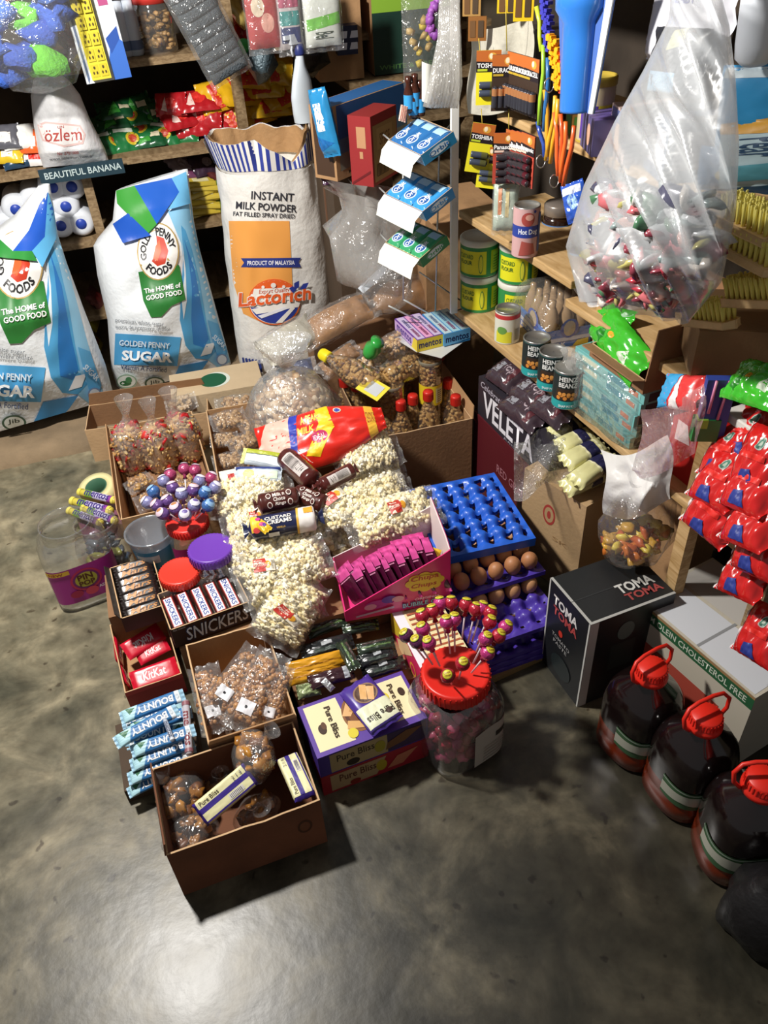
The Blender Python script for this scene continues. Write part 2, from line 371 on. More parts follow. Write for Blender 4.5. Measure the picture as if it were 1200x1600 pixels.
# ================================================================ the room
def floor_mat():
    m = bpy.data.materials.new('worn_concrete'); m.use_nodes = True; nt = m.node_tree; b = nt.nodes['Principled BSDF']; N = nt.nodes.new; L = nt.links.new
    tc = N('ShaderNodeTexCoord')
    n1 = N('ShaderNodeTexNoise'); n1.inputs['Scale'].default_value = 5.5; n1.inputs['Detail'].default_value = 9; n1.inputs['Roughness'].default_value = .62; n1.inputs['Distortion'].default_value = .5
    r1 = N('ShaderNodeValToRGB'); e = r1.color_ramp.elements; e[0].position = .3; e[0].color = rgb('3C3B30'); e[1].position = .72; e[1].color = rgb('7E755F')
    x = r1.color_ramp.elements.new(.5); x.color = rgb('5A5545')
    n2 = N('ShaderNodeTexNoise'); n2.inputs['Scale'].default_value = 22; n2.inputs['Detail'].default_value = 8
    mx = N('ShaderNodeMix'); mx.data_type = 'RGBA'; mx.blend_type = 'MULTIPLY'; mx.inputs[0].default_value = .75
    r2 = N('ShaderNodeValToRGB'); r2.color_ramp.elements[0].position = .3; r2.color_ramp.elements[0].color = (.45, .43, .4, 1); r2.color_ramp.elements[1].position = .62; r2.color_ramp.elements[1].color = (1, 1, 1, 1)
    L(tc.outputs['Object'], n1.inputs[0]); L(tc.outputs['Object'], n2.inputs[0]); L(n1.outputs['Fac'], r1.inputs[0]); L(n2.outputs['Fac'], r2.inputs[0])
    L(r1.outputs[0], mx.inputs[6]); L(r2.outputs[0], mx.inputs[7])
    # small dark spots
    v = N('ShaderNodeTexVoronoi'); v.inputs['Scale'].default_value = 17; r3 = N('ShaderNodeValToRGB'); r3.color_ramp.elements[0].position = .09; r3.color_ramp.elements[0].color = (.25, .2, .16, 1); r3.color_ramp.elements[1].position = .16; r3.color_ramp.elements[1].color = (1, 1, 1, 1)
    dn = N('ShaderNodeVectorMath'); dn.operation = 'MULTIPLY_ADD'; dn.inputs[1].default_value = (.06, .06, .06)
    L(n2.outputs['Color'], dn.inputs[0]); L(tc.outputs['Object'], dn.inputs[2]); L(dn.outputs[0], v.inputs['Vector']); L(v.outputs['Distance'], r3.inputs[0])
    m2 = N('ShaderNodeMix'); m2.data_type = 'RGBA'; m2.blend_type = 'MULTIPLY'; m2.inputs[0].default_value = .8
    L(mx.outputs[2], m2.inputs[6]); L(r3.outputs[0], m2.inputs[7])
    last = m2.outputs[2]
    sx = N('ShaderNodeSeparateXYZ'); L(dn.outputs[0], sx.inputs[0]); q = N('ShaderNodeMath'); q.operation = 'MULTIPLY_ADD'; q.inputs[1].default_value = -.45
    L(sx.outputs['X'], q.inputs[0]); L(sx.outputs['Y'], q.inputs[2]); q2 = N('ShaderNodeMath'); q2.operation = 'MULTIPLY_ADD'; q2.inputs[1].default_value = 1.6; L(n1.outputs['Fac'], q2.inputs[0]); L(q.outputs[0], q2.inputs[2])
    mr = N('ShaderNodeMapRange'); mr.inputs['From Min'].default_value = 1.3; mr.inputs['From Max'].default_value = 3.0; mr.inputs['To Min'].default_value = .36; mr.inputs['To Max'].default_value = 2.1; L(q2.outputs[0], mr.inputs['Value'])  # broad ramp, darker front right: light falloff painted into the concrete colour
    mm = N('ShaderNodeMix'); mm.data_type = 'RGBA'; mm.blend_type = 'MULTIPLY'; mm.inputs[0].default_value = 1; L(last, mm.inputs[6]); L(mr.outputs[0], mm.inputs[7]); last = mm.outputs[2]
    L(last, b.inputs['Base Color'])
    rr = N('ShaderNodeMapRange'); rr.inputs['To Min'].default_value = .27; rr.inputs['To Max'].default_value = .46; L(n1.outputs['Fac'], rr.inputs['Value']); L(rr.outputs[0], b.inputs['Roughness'])
    bp = N('ShaderNodeBump'); bp.inputs['Strength'].default_value = .14; bp.inputs['Distance'].default_value = .006; L(n2.outputs['Fac'], bp.inputs['Height']); L(bp.outputs['Normal'], b.inputs['Normal'])
    return m
def struct(mb, name): o = mb.build(name); o['kind'] = 'structure'; return o
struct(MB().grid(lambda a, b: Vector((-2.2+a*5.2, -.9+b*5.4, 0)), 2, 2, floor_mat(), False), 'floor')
WALL = C('6E6252', .9, 0, .3, 12, .25, 5)
struct(MB().box((.4, 4.25, 1.4), (5.2, .1, 2.9), WALL), 'wall_back')
struct(MB().box((2.05, 1.9, 1.4), (.1, 4.7, 2.9), WALL), 'wall_right')
struct(MB().grid(lambda a, b: Vector((-2.2+a*3.6, 2.78+.02*nz((a*9, 0, 0), 2) if b < .01 else 2.80+.02*nz((a*9, 0, 0), 2) + (b-.5)*2.5 if b > .6 else 2.80+.02*nz((a*9, 0, 0), 2), 0 if b < .01 else .045)), 40, 2, C('8A765C', .9, 0, .5, 30, .25, 8)), 'trim_1')

def bx(fl, fr, bl, ztop, zbase=0., w=None, d=None):
    """floor frame and size of a box from three corners of its top at height ztop"""
    a, b, c = P(*fl, ztop), P(*fr, ztop), P(*bl, ztop); X = b-a; w_ = X.length; X.normalize(); Yv = Vector((-X.y, X.x, 0)); d_ = (c-a).dot(Yv)
    w_ = w or w_; d_ = d or d_
    o = a+X*w_/2+Yv*d_/2; return T(o.x, o.y, zbase, math.degrees(math.atan2(X.y, X.x))), w_, d_, ztop-zbase

# ================================================================ open cartons on the floor
FB = cardboard('7C4A30', .2)
M, w_, d_, h_ = bx((260, 1337), (500, 1250), (231, 1203), .17)
crate('carton', 'low open reddish brown carton, nearest to the camera', 'box', w_, d_, h_, FB, M, cardboard('6B4128'), rag=.06,
      sides={'f': [('e', .87, .55, .05, .14, '55301E'), ('e', .87, .55, .035, .1, '7C4A30')]}, flaps=[('l', .03, 100)], children=True)
M_front = M
M, w_, d_, h_ = bx((325, 1163), (463, 1118), (288, 1008), .18)
crate('carton', 'tall open brown carton holding bags of round coated peanuts', 'box', w_, d_, h_, KRAFTD, M, KRAFT, rag=.05, flaps=[('f', .025, 70)])
M, w_, d_, h_ = bx((195, 1083), (284, 1052), (172, 976), .075)
crate('carton', 'small low open carton with red outside holding red chocolate wafers', 'box', w_, d_, h_, 'A3242A', M, KRAFT, rag=.04, t=.003,
      sides={'f': [('r', 0, .8, 1, 1, 'C0393A')]}, colors={'l': KRAFTD})
M, w_, d_, h_ = bx((189, 812), (339, 776), (178, 668), .2)
crate('carton', 'open brown carton with three red-flecked snack bags standing at its back', 'box', w_, d_, h_, KRAFT, M, KRAFT, rag=.03, flaps=[('l', .03, 85)])
MB_box = M
M, w_, d_, h_ = bx((341, 757), (455, 735), (327, 640), .2)
crate('carton', 'open brown carton of twisted peanut bags behind the popcorn and right of the red-flecked snacks', 'box', w_, d_, h_, KRAFT, M, KRAFT, rag=.03)
MC_box = M
M, w_, d_, h_ = bx((133, 668), (325, 640), (122, 640), .14)
crate('carton', 'open brown carton with a blue printed end in front of the sugar sacks', 'box', w_, max(.18, d_), h_, KRAFTL, M, KRAFTD, rag=.03, sides={'l': [('r', .1, .3, .95, 1, '4A6CC0'), ('r', .1, 0, .95, .3, 'D8D4CC')]},
      flaps=[('b', .05, 95)])
# pale carton with green oval lying behind
M, w_, d_, h_ = bx((268, 625), (412, 600), (255, 588), .16)
crate('carton', 'pale closed carton with a dark green oval on top', 'box', w_, d_, h_, cardboard('C9B391', .06), M, closed=True,
      sides={'t': [('e', .5, .5, .16, .3, 'D9E2D6'), ('e', .47, .5, .15, .27, '1F5A38')]})
# supports under the heap
crate('carton', 'plain brown closed carton under the heap of popcorn bags', 'box', .52, .56, .195, KRAFTD, T(.34, 1.70, 0, 0), closed=True)
crate('carton', 'plain brown closed carton under the brown nut bar display box', 'box', .225, .33, .135, KRAFTD, T(-.02, 1.675, 0, 0), closed=True)
crate('carton', 'plain brown closed carton under the black box of dark bars', 'box', .165, .18, .135, KRAFTD, T(-.22, 1.785, 0, 0), closed=True)
crate('carton', 'shallow brown carton under the dark biscuit packs', 'box', .31, .20, .115, KRAFTD, T(.27, 1.315, 0, 1), closed=True)

# ---- bags of brown pastry in the front carton
def pastry_bag(seed, gather=True):
    random.seed(seed)
    r = thing('pastry_bag', 'x', 'snack bag')
    mb = MB(); pts = []
    for i in range(34):
        a = random.uniform(0, 6.3); z = random.uniform(-1, 1); q = math.sqrt(1-z*z)*random.uniform(.75, 1)
        pts.append(Vector((q*math.cos(a)*.052, q*math.sin(a)*.036, z*.034)))
    lumps(mb, pts, .017, [C('9A6526', .35, 0, 0, 60, .35, 60, .3), C('B37A2C', .35, 0, 0, 60, .3, 70, .3), C('6E4020', .4)], .35, (1, .8, .55), 0)
    c = mb.build('pastry', r); c['kind'] = 'stuff'
    f = MB(); f.lathe([(.002, -.044), (.04, -.042), (.06, -.02), (.066, 0), (.06, .022), (.04, .04), (.015, .05), (.008, .058), (.02, .075), (.026, .085)], FILM, 26, (0, 0, 0), 1, .72, .18, seed, cap=False)
    f.build('wrapper', r)
    return Kind(r)
pb1, pb2 = pastry_bag(3), pastry_bag(9)
for i, (px, py, z, s, rz, rx, lab, k) in enumerate([
        (283, 1245, .085, 1.05, 60, -20, 'bag of brown fried pastry lying at the back left of the front carton', pb1),
        (298, 1305, .06, .95, 10, 60, 'bag of brown fried pastry in the front left corner of the front carton', pb2),
        (396, 1180, .165, 1.0, 95, 40, 'bag of golden fried pastry standing up against the back of the front carton', pb1),
        (402, 1270, .06, .85, 20, 30, 'bag of dark fried pastry between the two upright wafer packs', pb2),
        (350, 1225, .04, .8, 0, 10, 'bag of dark fried pastry half hidden behind the slanting wafer pack', pb1)]):
    c = P(px, py, z); k.put(T(c.x, c.y, c.z, rz, rx, 0, s), lab, 'bags of fried pastry in the front carton')
WX0 = [('r', -.9, -1, .9, 1, 'E4DFAE'), ('r', -.9, -.1, .9, .32, '3B2A86'), ('r', -.9, -.85, .9, -.72, '3B2A86'), ('t', 'Pure Bliss', -.8, .42, -.1, .78, '3A2C1E', .3), ('r', .05, -.62, .6, -.2, 'D8D4CC')] + \
      [('r', .1+i*.05, -.58, .12+i*.05, -.24, '4A4A5A') for i in range(9)] + [('t', '2 1 4', .45, .45, .8, .75, '5A5A66')]
wf = packet('wafer_pack', 'x', 'wafers', .14, .058, .03, C('3B2A86', .35, coat=.3), WX0, e=.25, crump=.05, fin=.04, boxy=8)
wf.put(frame(P(312, 1275, .14), P(392, 1208, .17), .14, (.3, -.5, 1)), 'cream and purple wafer pack lying at a slant in the front carton', 'wafer packs in the front carton')
wf.put(frame(P(478, 1248, .15), P(448, 1182, .15), .14, (.1, -.5, 1)), 'cream and purple wafer pack leaning in the right end of the front carton', 'wafer packs in the front carton')
# ---- coated peanuts
def nut_bag(seed):
    random.seed(seed); r = thing('peanut_bag', 'x', 'snack bag'); L_, W_, T_ = .19, .08, .05
    fn = pillowfn(L_, W_, T_, .08, .5, .1, seed, 2.6); mb = MB(); pts = []
    for i in range(190):
        u = random.uniform(-.82, .82); v = random.uniform(-.88, .88); s = 1 if random.random() < .75 else -1
        p = fn(u, v, s); p.z *= .82; p.y *= 1-.25*max(0, u); pts.append(p)
    lumps(mb, pts, .0078, [C('A67440', .4, 0, 0, 60, .2, 30, .3), C('8F5E33', .4), C('B88550', .4)], .05, lod=1)
    mb.build('peanuts', r)['kind'] = 'stuff'
    f = MB(); fn2 = pillowfn(L_*1.12, W_*1.12, T_*1.15, .25, .5, .12, seed, 2.6); pillow(f, fn2, FILM, 20, 10); f.build('wrapper', r)
    s = MB(); paint(s, lambda u, v, o: fn2(u, v, 1, o), [('p', [(-.62, -.45), (-.32, -.45), (-.32, .45), (-.62, .45)], 'E9EAF0'), ('e', -.47, 0, .035, .09, '2A2A30')], .08, eps=.001); s.build('sticker', r)
    return Kind(r)
nb1, nb2 = nut_bag(5), nut_bag(12)
for k, a, za, b, zb, lab in [(nb1, (340, 1140), .12, (318, 1045), .16, 'bag of coated peanuts along the left side of the peanut carton'),
                          (nb2, (335, 1110), .16, (402, 1020), .19, 'bag of coated peanuts with a white holed tag lying across the middle of its carton'),
                          (nb1, (372, 1135), .15, (428, 1025), .21, 'bag of coated peanuts with a white holed tag in the right half of its carton'),
                          (nb2, (415, 1135), .13, (440, 1045), .20, 'bag of coated peanuts along the right side of the peanut carton'),
                          (nb1, (345, 1150), .07, (395, 1130), .07, 'bag of coated peanuts low at the front of the peanut carton')]:
    k.put(frame(P(*a, za), P(*b, zb), .19), lab, 'bags of coated peanuts')
# ---- red chocolate wafers
kk = packet('chocolate_wafer', 'x', 'chocolate', .125, .06, .014, C('C8102E', .3, coat=.4),
            [('e', 0, 0, .55, .62, 'D42A3A'), ('t', 'KitKat', -.5, -.38, .5, .45, 'F2D8DC', .8, .15), ('t', 'KitKat', -.46, -.32, .46, .39, 'B8102A', .1, .15), ('t', 'KitKat', -.48, -.36, .48, .43, 'F6E4E6', .35, .15)], e=.35, crump=.08, fin=.07, boxy=6)
G = 'red chocolate wafer packs'
for a, za, b, zb, up, lab in [((203, 1068), .04, (280, 1040), .04, (0, -.4, 1), 'red chocolate wafer pack lying flat at the front of its carton, name upright'),
                         ((252, 985), .08, (195, 1020), .075, (-.1, -.6, 1), 'red chocolate wafer pack tilted on top at the back of its carton'),
                         ((215, 1030), .055, (262, 1005), .06, (0, -.5, 1), 'red chocolate wafer pack under the tilted topmost one'),
                         ((183, 1000), .055, (187, 1040), .05, (1, -.1, .15), 'red chocolate wafer pack standing on edge by the left wall, rear one'),
                         ((190, 1042), .05, (200, 1072), .045, (1, -.1, .15), 'red chocolate wafer pack standing on edge by the left wall, front one')]:
    A, B = P(*a, za), P(*b, zb)
    kk.put(frame(A, B, max(.125, (B-A).length), up), lab, G)
# ---- coconut bars
bt = packet('coconut_bar', 'x', 'chocolate bar', .17, .036, .02, C('9CC4DC', .3, .0, coat=.4),
            [('r', -.86, -1, -.72, 1, 'E8EEF2'), ('r', -.72, -1, .8, 1, '2E6FA8'), ('p', [(.4, -1), (.92, -1), (.92, 1), (.62, 1)], 'A9D3DE'), ('p', [(.5, -.6), (.8, -.9), (.7, .2)], '2F6B4A'),
             ('t', 'BOUNTY', -.66, -.5, .5, .55, '10406E', 1.3, .1), ('t', 'BOUNTY', -.66, -.45, .5, .6, 'F2F4F6', .8, .1), ('e', -.78, 0, .05, .4, 'C8D2DA')], e=.4, crump=.15, fin=.08, boxy=4)
G = 'blue coconut bars beside the front carton'
bars = [((188, 1123), (288, 1085), .12, 'highest in the pile'), ((180, 1162), (278, 1108), .145, 'slanting across the top with its left end sticking out'), ((200, 1142), (300, 1112), .10, 'under the slanting one'), ((205, 1175), (305, 1140), .12, 'third row from the front'),
        ((204, 1197), (303, 1158), .10, 'second row from the front'), ((200, 1218), (300, 1182), .08, 'front row, just above the lowest'), ((200, 1240), (282, 1200), .055, 'lowest and nearest to the camera')]
for a, b, z, lab in bars: bt.put(frame(P(*b, z), P(*a, z), .17, (0, -.35, 1)), 'blue and white coconut bar, '+lab, G)
for i, (a, b, z) in enumerate([((195, 1160), (295, 1130), .05), ((205, 1225), (300, 1200), .03), ((190, 1130), (290, 1100), .06), ((205, 1200), (305, 1165), .06), ((200, 1180), (300, 1150), .04)]):
    bt.put(frame(P(*a, z), P(*b, z), .17), 'blue and white coconut bar in the lower layers, '+['reaching farthest left', 'nearest to the front carton', 'reaching farthest back', 'under the right edge', 'in the very middle'][i], G)
roll_specs = lambda name, c1, c2, c3: None
def candyroll(name, label, L_, r_, base, end, txt, tcol, extra=()):
    mb = MB(); n = 16
    prof = [(.001, -L_/2), (r_*.75, -L_/2+.001), (r_, -L_/2+.006), (r_, L_/2-.006), (r_*.75, L_/2-.001), (.001, L_/2)]
    mb.lathe(prof, C(base, .3, coat=.3), n); mb.xf(Matrix.Rotation(PI/2, 4, 'Y'))
    def fn(u, v, off=0): a = v*1.5; return Vector((u*L_/2, math.sin(a)*(r_+off), math.cos(a)*(r_+off)))
    paint(mb, fn, list(extra)+[('t', txt, -.55, -.55, .7, .55, tcol, .8, .1), ('r', -.93, -1, -.78, 1, end), ('r', .8, -1, .93, 1, end)], .12)
    return Kind(single(mb, name, label, 'sweets'))
mr = candyroll('mint_roll', 'x', .13, .0095, 'AEB8C8', 'D8DEE6', 'mentos', '202A50')
mr.put(frame(P(256, 1120, .15), P(270, 1158, .14), .13), 'silvery roll of mints lying across the coconut bars')
mr2 = candyroll('mint_roll', 'x', .15, .0095, 'B8B4BC', '8A5860', 'mentos', '7A3038')
mr2.put(frame(P(290, 1095, .13), P(296, 1180, .11), .15), 'long crinkled silver roll of sweets at the right edge of the coconut bars')
# stack base under coconut bars
crate('carton', 'flat closed dark carton under the coconut bars', 'box', .19, .20, .045, cardboard('4A3A2C'), T(P(248, 1160, .04).x, P(248, 1165, .04).y, 0, 2), closed=True)

# ---- chocolate bar display boxes
SNB = '3A2018'
M, w_, d_, h_ = bx((268, 983), (392, 938), (257, 952), .205, .137)
M, w_, d_, h_ = bx((266, 985), (390, 940), (254, 925), .205, .137)
crate('display_box', 'dark brown display box of nut bars with big white name on its front', 'box', w_, d_, h_, SNB, M, 'C9C2BC', t=.003,
      sides={'f': [('t', 'SNICKERS', .15, .12, .97, .86, '20325E', 1., .2), ('t', 'SNICKERS', .16, .17, .96, .81, 'ECEFF4', .3, .2), ('t', 'fun snack', .03, .88, .18, .97, 'D8D4D0')]})
sb = packet('nut_bar', 'x', 'chocolate bar', .115, .031, .018, C('4A2018', .3, coat=.4), [('r', -.8, -.72, .8, .72, 'C23A3E'), ('r', -.78, -.6, .78, .6, 'F4F4F8'), ('t', 'SNICKERS', -.74, -.42, .74, .42, '1E3F8C', .9)], e=.35, crump=.06, fin=.08, boxy=5)
for i in range(5):
    A = Vector(M @ Vector((-w_/2+.025+i*(w_-.05)/4.2, -d_/2+.012, h_-.028))); B = Vector(M @ Vector((-w_/2+.020+i*(w_-.05)/4.2, d_/2-.012, h_-.01)))
    sb.put(frame(B, A, .115, (0, -.2, 1)), 'brown nut bar in the dark display box, '+ordn(i)+' from the left', 'nut bars in the display box')
M, w_, d_, h_ = bx((192, 966), (258, 945), (196, 880), .19, .137)
crate('display_box', 'black display box of dark chocolate bars beside the clear jar', 'box', w_+.01, d_, h_, '2A2420', M, '5A4A3C', t=.003, flaps=[('l', .02, 60)])
ms = packet('caramel_bar', 'x', 'chocolate bar', .105, .028, .016, C('1E1614', .3, coat=.4), [('t', 'Mars', -.7, -.55, .75, .7, '7A3A1E', 1., .3), ('t', 'Mars', -.68, -.5, .73, .64, 'B8803A', .2, .3)], e=.35, crump=.08, fin=.07, boxy=5)
for i in range(7):
    A = Vector(M @ Vector((-w_/2+.004, -d_/2+.015+i*(d_-.03)/6, h_-.008+.004*(i % 2)))); B = Vector(M @ Vector((w_/2-.004, -d_/2+.02+i*(d_-.03)/6, h_-.008)))
    ms.put(frame(A, B, (B-A).length, (0, -.5, 1), 1.), 'black chocolate bar with bronze name, '+ordn(i)+' counting away from the camera', 'dark chocolate bars in the black box')

# ---- jars and bucket on the left
def jar(name, label, cat, r, h, M, mouth=.7, lid=None, label_col=None, specs=(), contents=None, sq=.35, lidh=.03, lid_rough=.35, ring=True, label_z=(.18, .62), fy=1.):
    R0 = thing(name, label, cat, M); f = MB(); m = r*mouth
    prof = [(r*.86, 0), (r*.97, .012), (r, .03), (r, h*.68), (r*.9, h*.8), (m*1.02, h*.88), (m, h*.9), (m, h), (m*1.04, h), (m*1.04, h-.004)]
    f.lathe(prof[:6], JAR, 40, sq=sq, fy=fy, cap=False); f.lathe(prof[5:], JAR, 40, fy=1, cap=False); f.build('body', R0)
    if lid:
        l = MB(); l.lathe([(m*1.1, h-lidh*.7), (m*1.12, h-lidh*.65), (m*1.12, h+lidh*.2), (m*1.05, h+lidh*.3), (m*.98, h+lidh*.26), (0.001, h+lidh*.22)], C(lid, lid_rough), 40)
        for k in range(0, 40, 1):
            a = 2*PI*k/40; l.box((m*1.125*math.cos(a), m*1.125*math.sin(a), h-lidh*.22), (.003, .003, lidh*.8), C(lid, lid_rough), Matrix.Rotation(a, 3, 'Z'))
        l.build('lid', R0)
    if label_col:
        s = MB()
        def fn(u, v, off=0):
            a = u; e = 2+sq*6; x, y = math.sin(a), -math.cos(a); k = 1/((abs(x)**e+abs(y)**e)**(1/e)); q = (r+.0012+off)*k
            return Vector((q*x, q*y*fy, h*v))
        a0, a1 = label_z
        s.grid(lambda a, b: fn(-.95+1.9*a, a0+(a1-a0)*b, 0), 24, 4, C(label_col, .35)); paint(s, fn, specs, .08)
        s.build('paper_label', R0)
    if contents:
        mb = MB(); n, rr, mats, fill, kw = contents; pts = []
        for i in range(n):
            a = random.uniform(0, 6.3); q = (r-rr*1.3)*math.sqrt(random.uniform(.45, 1)); pts.append(Vector((q*math.cos(a), q*math.sin(a)*fy, random.uniform(rr*1.2, h*fill))))
        lumps(mb, pts, rr, mats, **kw); mb.build('contents', R0)['kind'] = 'stuff'
    return R0
PINLAB = [('e', 0, .42, .42, .15, 'C42A5A'), ('e', 0, .42, .36, .125, '7A1E6E'), ('e', 0, .42, .3, .1, 'B8B040'), ('t', 'PIN', -.22, .42, .2, .5, '5A2A10', 1.2), ('t', 'POP', -.22, .34, .22, .41, '5A2A10', 1.2), ('r', -.95, .555, -.35, .61, 'E2B53A'),
          ('t', 'NEW', -.85, .565, -.5, .6, 'A03020', .5), ('e', -.35, .26, .16, .05, 'A81E4A'), ('e', .05, .25, .18, .055, 'D0405A'), ('t', 'ASSORTED', .25, .25, .85, .29, 'F0E8F0', .8), ('t', 'FRUIT', .45, .2, .85, .24, 'F0E8F0', .8)]
c = P(138, 945, 0)
jar('plastic_jar', 'large clear open plastic jar with a purple lollipop label', 'jar', .10, .27, T(c.x+.01, c.y+.07, 0, 10), .72, None, 'A82A8C', PINLAB, fy=.85, label_z=(.14, .62))
c = P(178, 905, 0)
jar('plastic_jar', 'clear open plastic jar with dark wrapped sweets behind the purple labelled jar', 'jar', .075, .22, T(c.x+.0, c.y+.02, 0, 0), .8, None, None, contents=(46, .016, [C('2A3038', .3, coat=.5), C('6A7078', .25, .6), C('7A7A3A', .3), C('2E4A66', .3)], .55, dict(dis=.4, sq=(1.4, .8, .6))))
# tape roll
c = P(154, 765, .06); r0 = thing('tape_roll', 'wide roll of cream masking tape leaning beside the snack carton', 'tape', T(c.x, c.y, .05, 0, 12, -8))
t = MB(); t.lathe([(.038, -.03), (.062, -.03), (.062, .03), (.038, .03), (.038, -.03)], C('E3D9A0', .5), 48, cap=False); t.build('tape', r0)
t = MB(); t.lathe([(.034, -.0305), (.0378, -.0305), (.0378, .0305), (.034, .0305), (.034, -.0305)], C('3E6A52', .6), 48, cap=False); t.build('core', r0)
crate('carton', 'small purple and brown flat box under the fruity candy rolls', 'box', .14, .16, .05, '7A4A5E', T(P(150, 800, .05).x+.01, P(150, 808, .05).y, 0, 8), closed=True)
cr = candyroll('candy_roll', 'x', .16, .0125, 'D8C84E', 'E8D860', 'mentos', '3A2A7A', [('r', -.5, -1, .8, 1, 'C8C0E0'), ('p', [(-.5, -1), (-.1, -1), (-.3, 1), (-.6, 1)], '7FA83E'), ('r', .6, -1, .93, 1, '8A3A9A')])
for a, b, z, lab in [((122, 768), (182, 783), .09, 'uppermost'), ((110, 782), (176, 799), .09, 'second from the top'), ((128, 793), (183, 815), .085, 'third from the top'), ((106, 797), (160, 818), .08, 'nearest to the big clear jar')]:
    cr.put(frame(P(*a, z), P(*b, z), .16), 'yellow and purple roll of fruit sweets beside the tape, '+lab, 'rolls of fruit sweets by the tape roll')
# bucket
c = P(250, 893, .137); r0 = thing('plastic_bucket', 'empty clear plastic tub with a blue printed side standing before the snack carton', 'tub', T(c.x, c.y+.05, 0.137))
t = MB(); t.lathe([(.045, 0), (.05, .004), (.066, .11), (.07, .112), (.07, .118), (.066, .118), (.064, .112), (.048, .008), (.001, .006)], film('tub', .35, .4, milkcol='9AA4B0', bump=.05), 40); t.build('body', r0)
def fn(u, v, off=0): return Vector(((.052+.014*v+.0012+off)*math.sin(u), -(.052+.014*v+.0012+off)*math.cos(u), .01+.1*v))
t = MB(); t.grid(lambda a, b: fn(-1.1+2.4*a, .0+.75*b), 20, 3, C('3E9AC8', .4)); paint(t, fn, [('r', -.9, .3, .2, .6, 'D8E8F0')], .2); t.build('paper_label', r0)
# red topped jar holding lollipops
c = P(312, 890, .137); JL = T(c.x, c.y+.06, .137, 0); JLc = Vector((c.x, c.y+.06, .137))
jar('plastic_jar', 'clear jar with red lid stuck full of purple and blue wrapped lollipops', 'jar', .062, .135, JL, .85, 'D8342C', '9A2A66', [('e', .2, .42, .5, .18, 'B02A50'), ('e', .2, .42, .4, .14, 'B8B040'), ('t', 'PIN', -.05, .42, .45, .54, '5A2A10', 1), ('t', 'POP', -.05, .3, .45, .41, '5A2A10', 1)], sq=.2, label_z=(.1, .65))
def lolly(name, ball, cols, st='F2EEF0', r=.014, petals=True):
    r0 = thing(name, 'x', 'lollipop'); mb = MB(); mb.tube([(0, 0, -.085), (0, 0, 0)], .0022, C(st, .4), 8); mb.build('stick', r0)
    mb = MB(); mb.ball((0, 0, 0), r, C(ball, .22, .15, .35, 160, coat=.5), 20)
    k0 = len(mb.v)
    for i, v in enumerate(mb.v): q = Vector(v); mb.v[i] = tuple(q*(1+.09*nz(q, 170, 3)))
    def fs(u, v, off=0): q = Vector((math.sin(u)*math.cos(v), -math.cos(u)*math.cos(v), math.sin(v))); return q*(r*1.05+off)
    # wrapper print on top of the ball
    def ft(u, v, off=0): rr = math.hypot(u, v); a = min(1.4, rr); s = math.sin(a)/max(rr, 1e-4); return Vector((u*s, v*s, math.cos(a)))*(r*1.06+off)
    paint(mb, ft, cols, .15); mb.lathe([(.003, -r*1.35), (.007, -r*1.6), (.004, -r*1.1), (r*.55, -r*.8)], C(ball, .25, .2), 12, amp=.3, cap=False)
    mb.build('wrapped_sweet', r0); return Kind(r0)
def stick_up(k, ball, foot, lab, grp):
    A = Vector(foot); B = Vector(ball); d = (B-A); Z = d.normalized(); X = Vector((1, 0, 0)); X = (X-Z*X.dot(Z)).normalized(); Yv = Z.cross(X)
    M = Matrix.Translation(B) @ Matrix((X, Yv, Z)).transposed().to_4x4(); s = d.length/.085
    k.put(M @ Matrix.Diagonal((1, 1, 1, 1)), lab, grp)
pk = {n: lolly('lollipop', n, [('e', 0, 0, .75, .75, c1), ('e', .1, .2, .4, .3, c2)], 'E8E0EA', .0185) for n, c1, c2 in (('A8406A', 'D8C8D8', 'C04A5A'), ('3E6AA8', '8AB0D8', '2E5A98'), ('8A8AB8', 'E0DCE8', '6A5A9A'), ('6A4A8A', 'D8C0D0', 'B07A4A'))}
ks = list(pk)
LP = [(266, 742, 0), (288, 733, 0), (305, 735, 0), (330, 747, 0), (240, 768, 1), (256, 752, 2), (262, 783, 3), (231, 785, 2), (246, 790, 3), (284, 772, 2), (302, 766, 3), (320, 770, 1), (336, 762, 2), (275, 795, 3), (303, 790, 2), (325, 790, 1), (289, 805, 2), (255, 803, 3), (270, 762, 3), (312, 752, 2)]
for i, (px, py, ci) in enumerate(LP):
    b = P(px, py, .355 if py < 775 else .335); f = Vector((JLc.x, JLc.y, .275))+(Vector((b.x, b.y, 0))-Vector((JLc.x, JLc.y, 0)))*.28
    stick_up(pk[ks[ci]], b, f, {0: 'crimson', 1: 'blue', 2: 'silvery white', 3: 'purple'}[ci]+' lollipop in the left jar, '+ordn(i)+' of its cluster from the back', 'lollipops in the left jar')
# purple lidded and red lidded jars
c = P(348, 932, .137)
jar('plastic_jar', 'clear jar with a purple lid holding dark foil sweets', 'jar', .058, .125, T(c.x, c.y+.06, .137), .95, '6A3AA8', contents=(60, .013, [C('5A3A4A', .25, .5), C('8A7A88', .2, .7), C('3A2430', .3, .3)], .72, dict(dis=.4, sq=(1.3, .9, .6))), sq=.1)
c = P(295, 950, .137)
jar('plastic_jar', 'low jar with an orange-red lid behind the nut bar display box', 'jar', .052, .085, T(c.x, c.y+.055, .137), .95, 'E03A2A', '9A2A50', sq=.1)

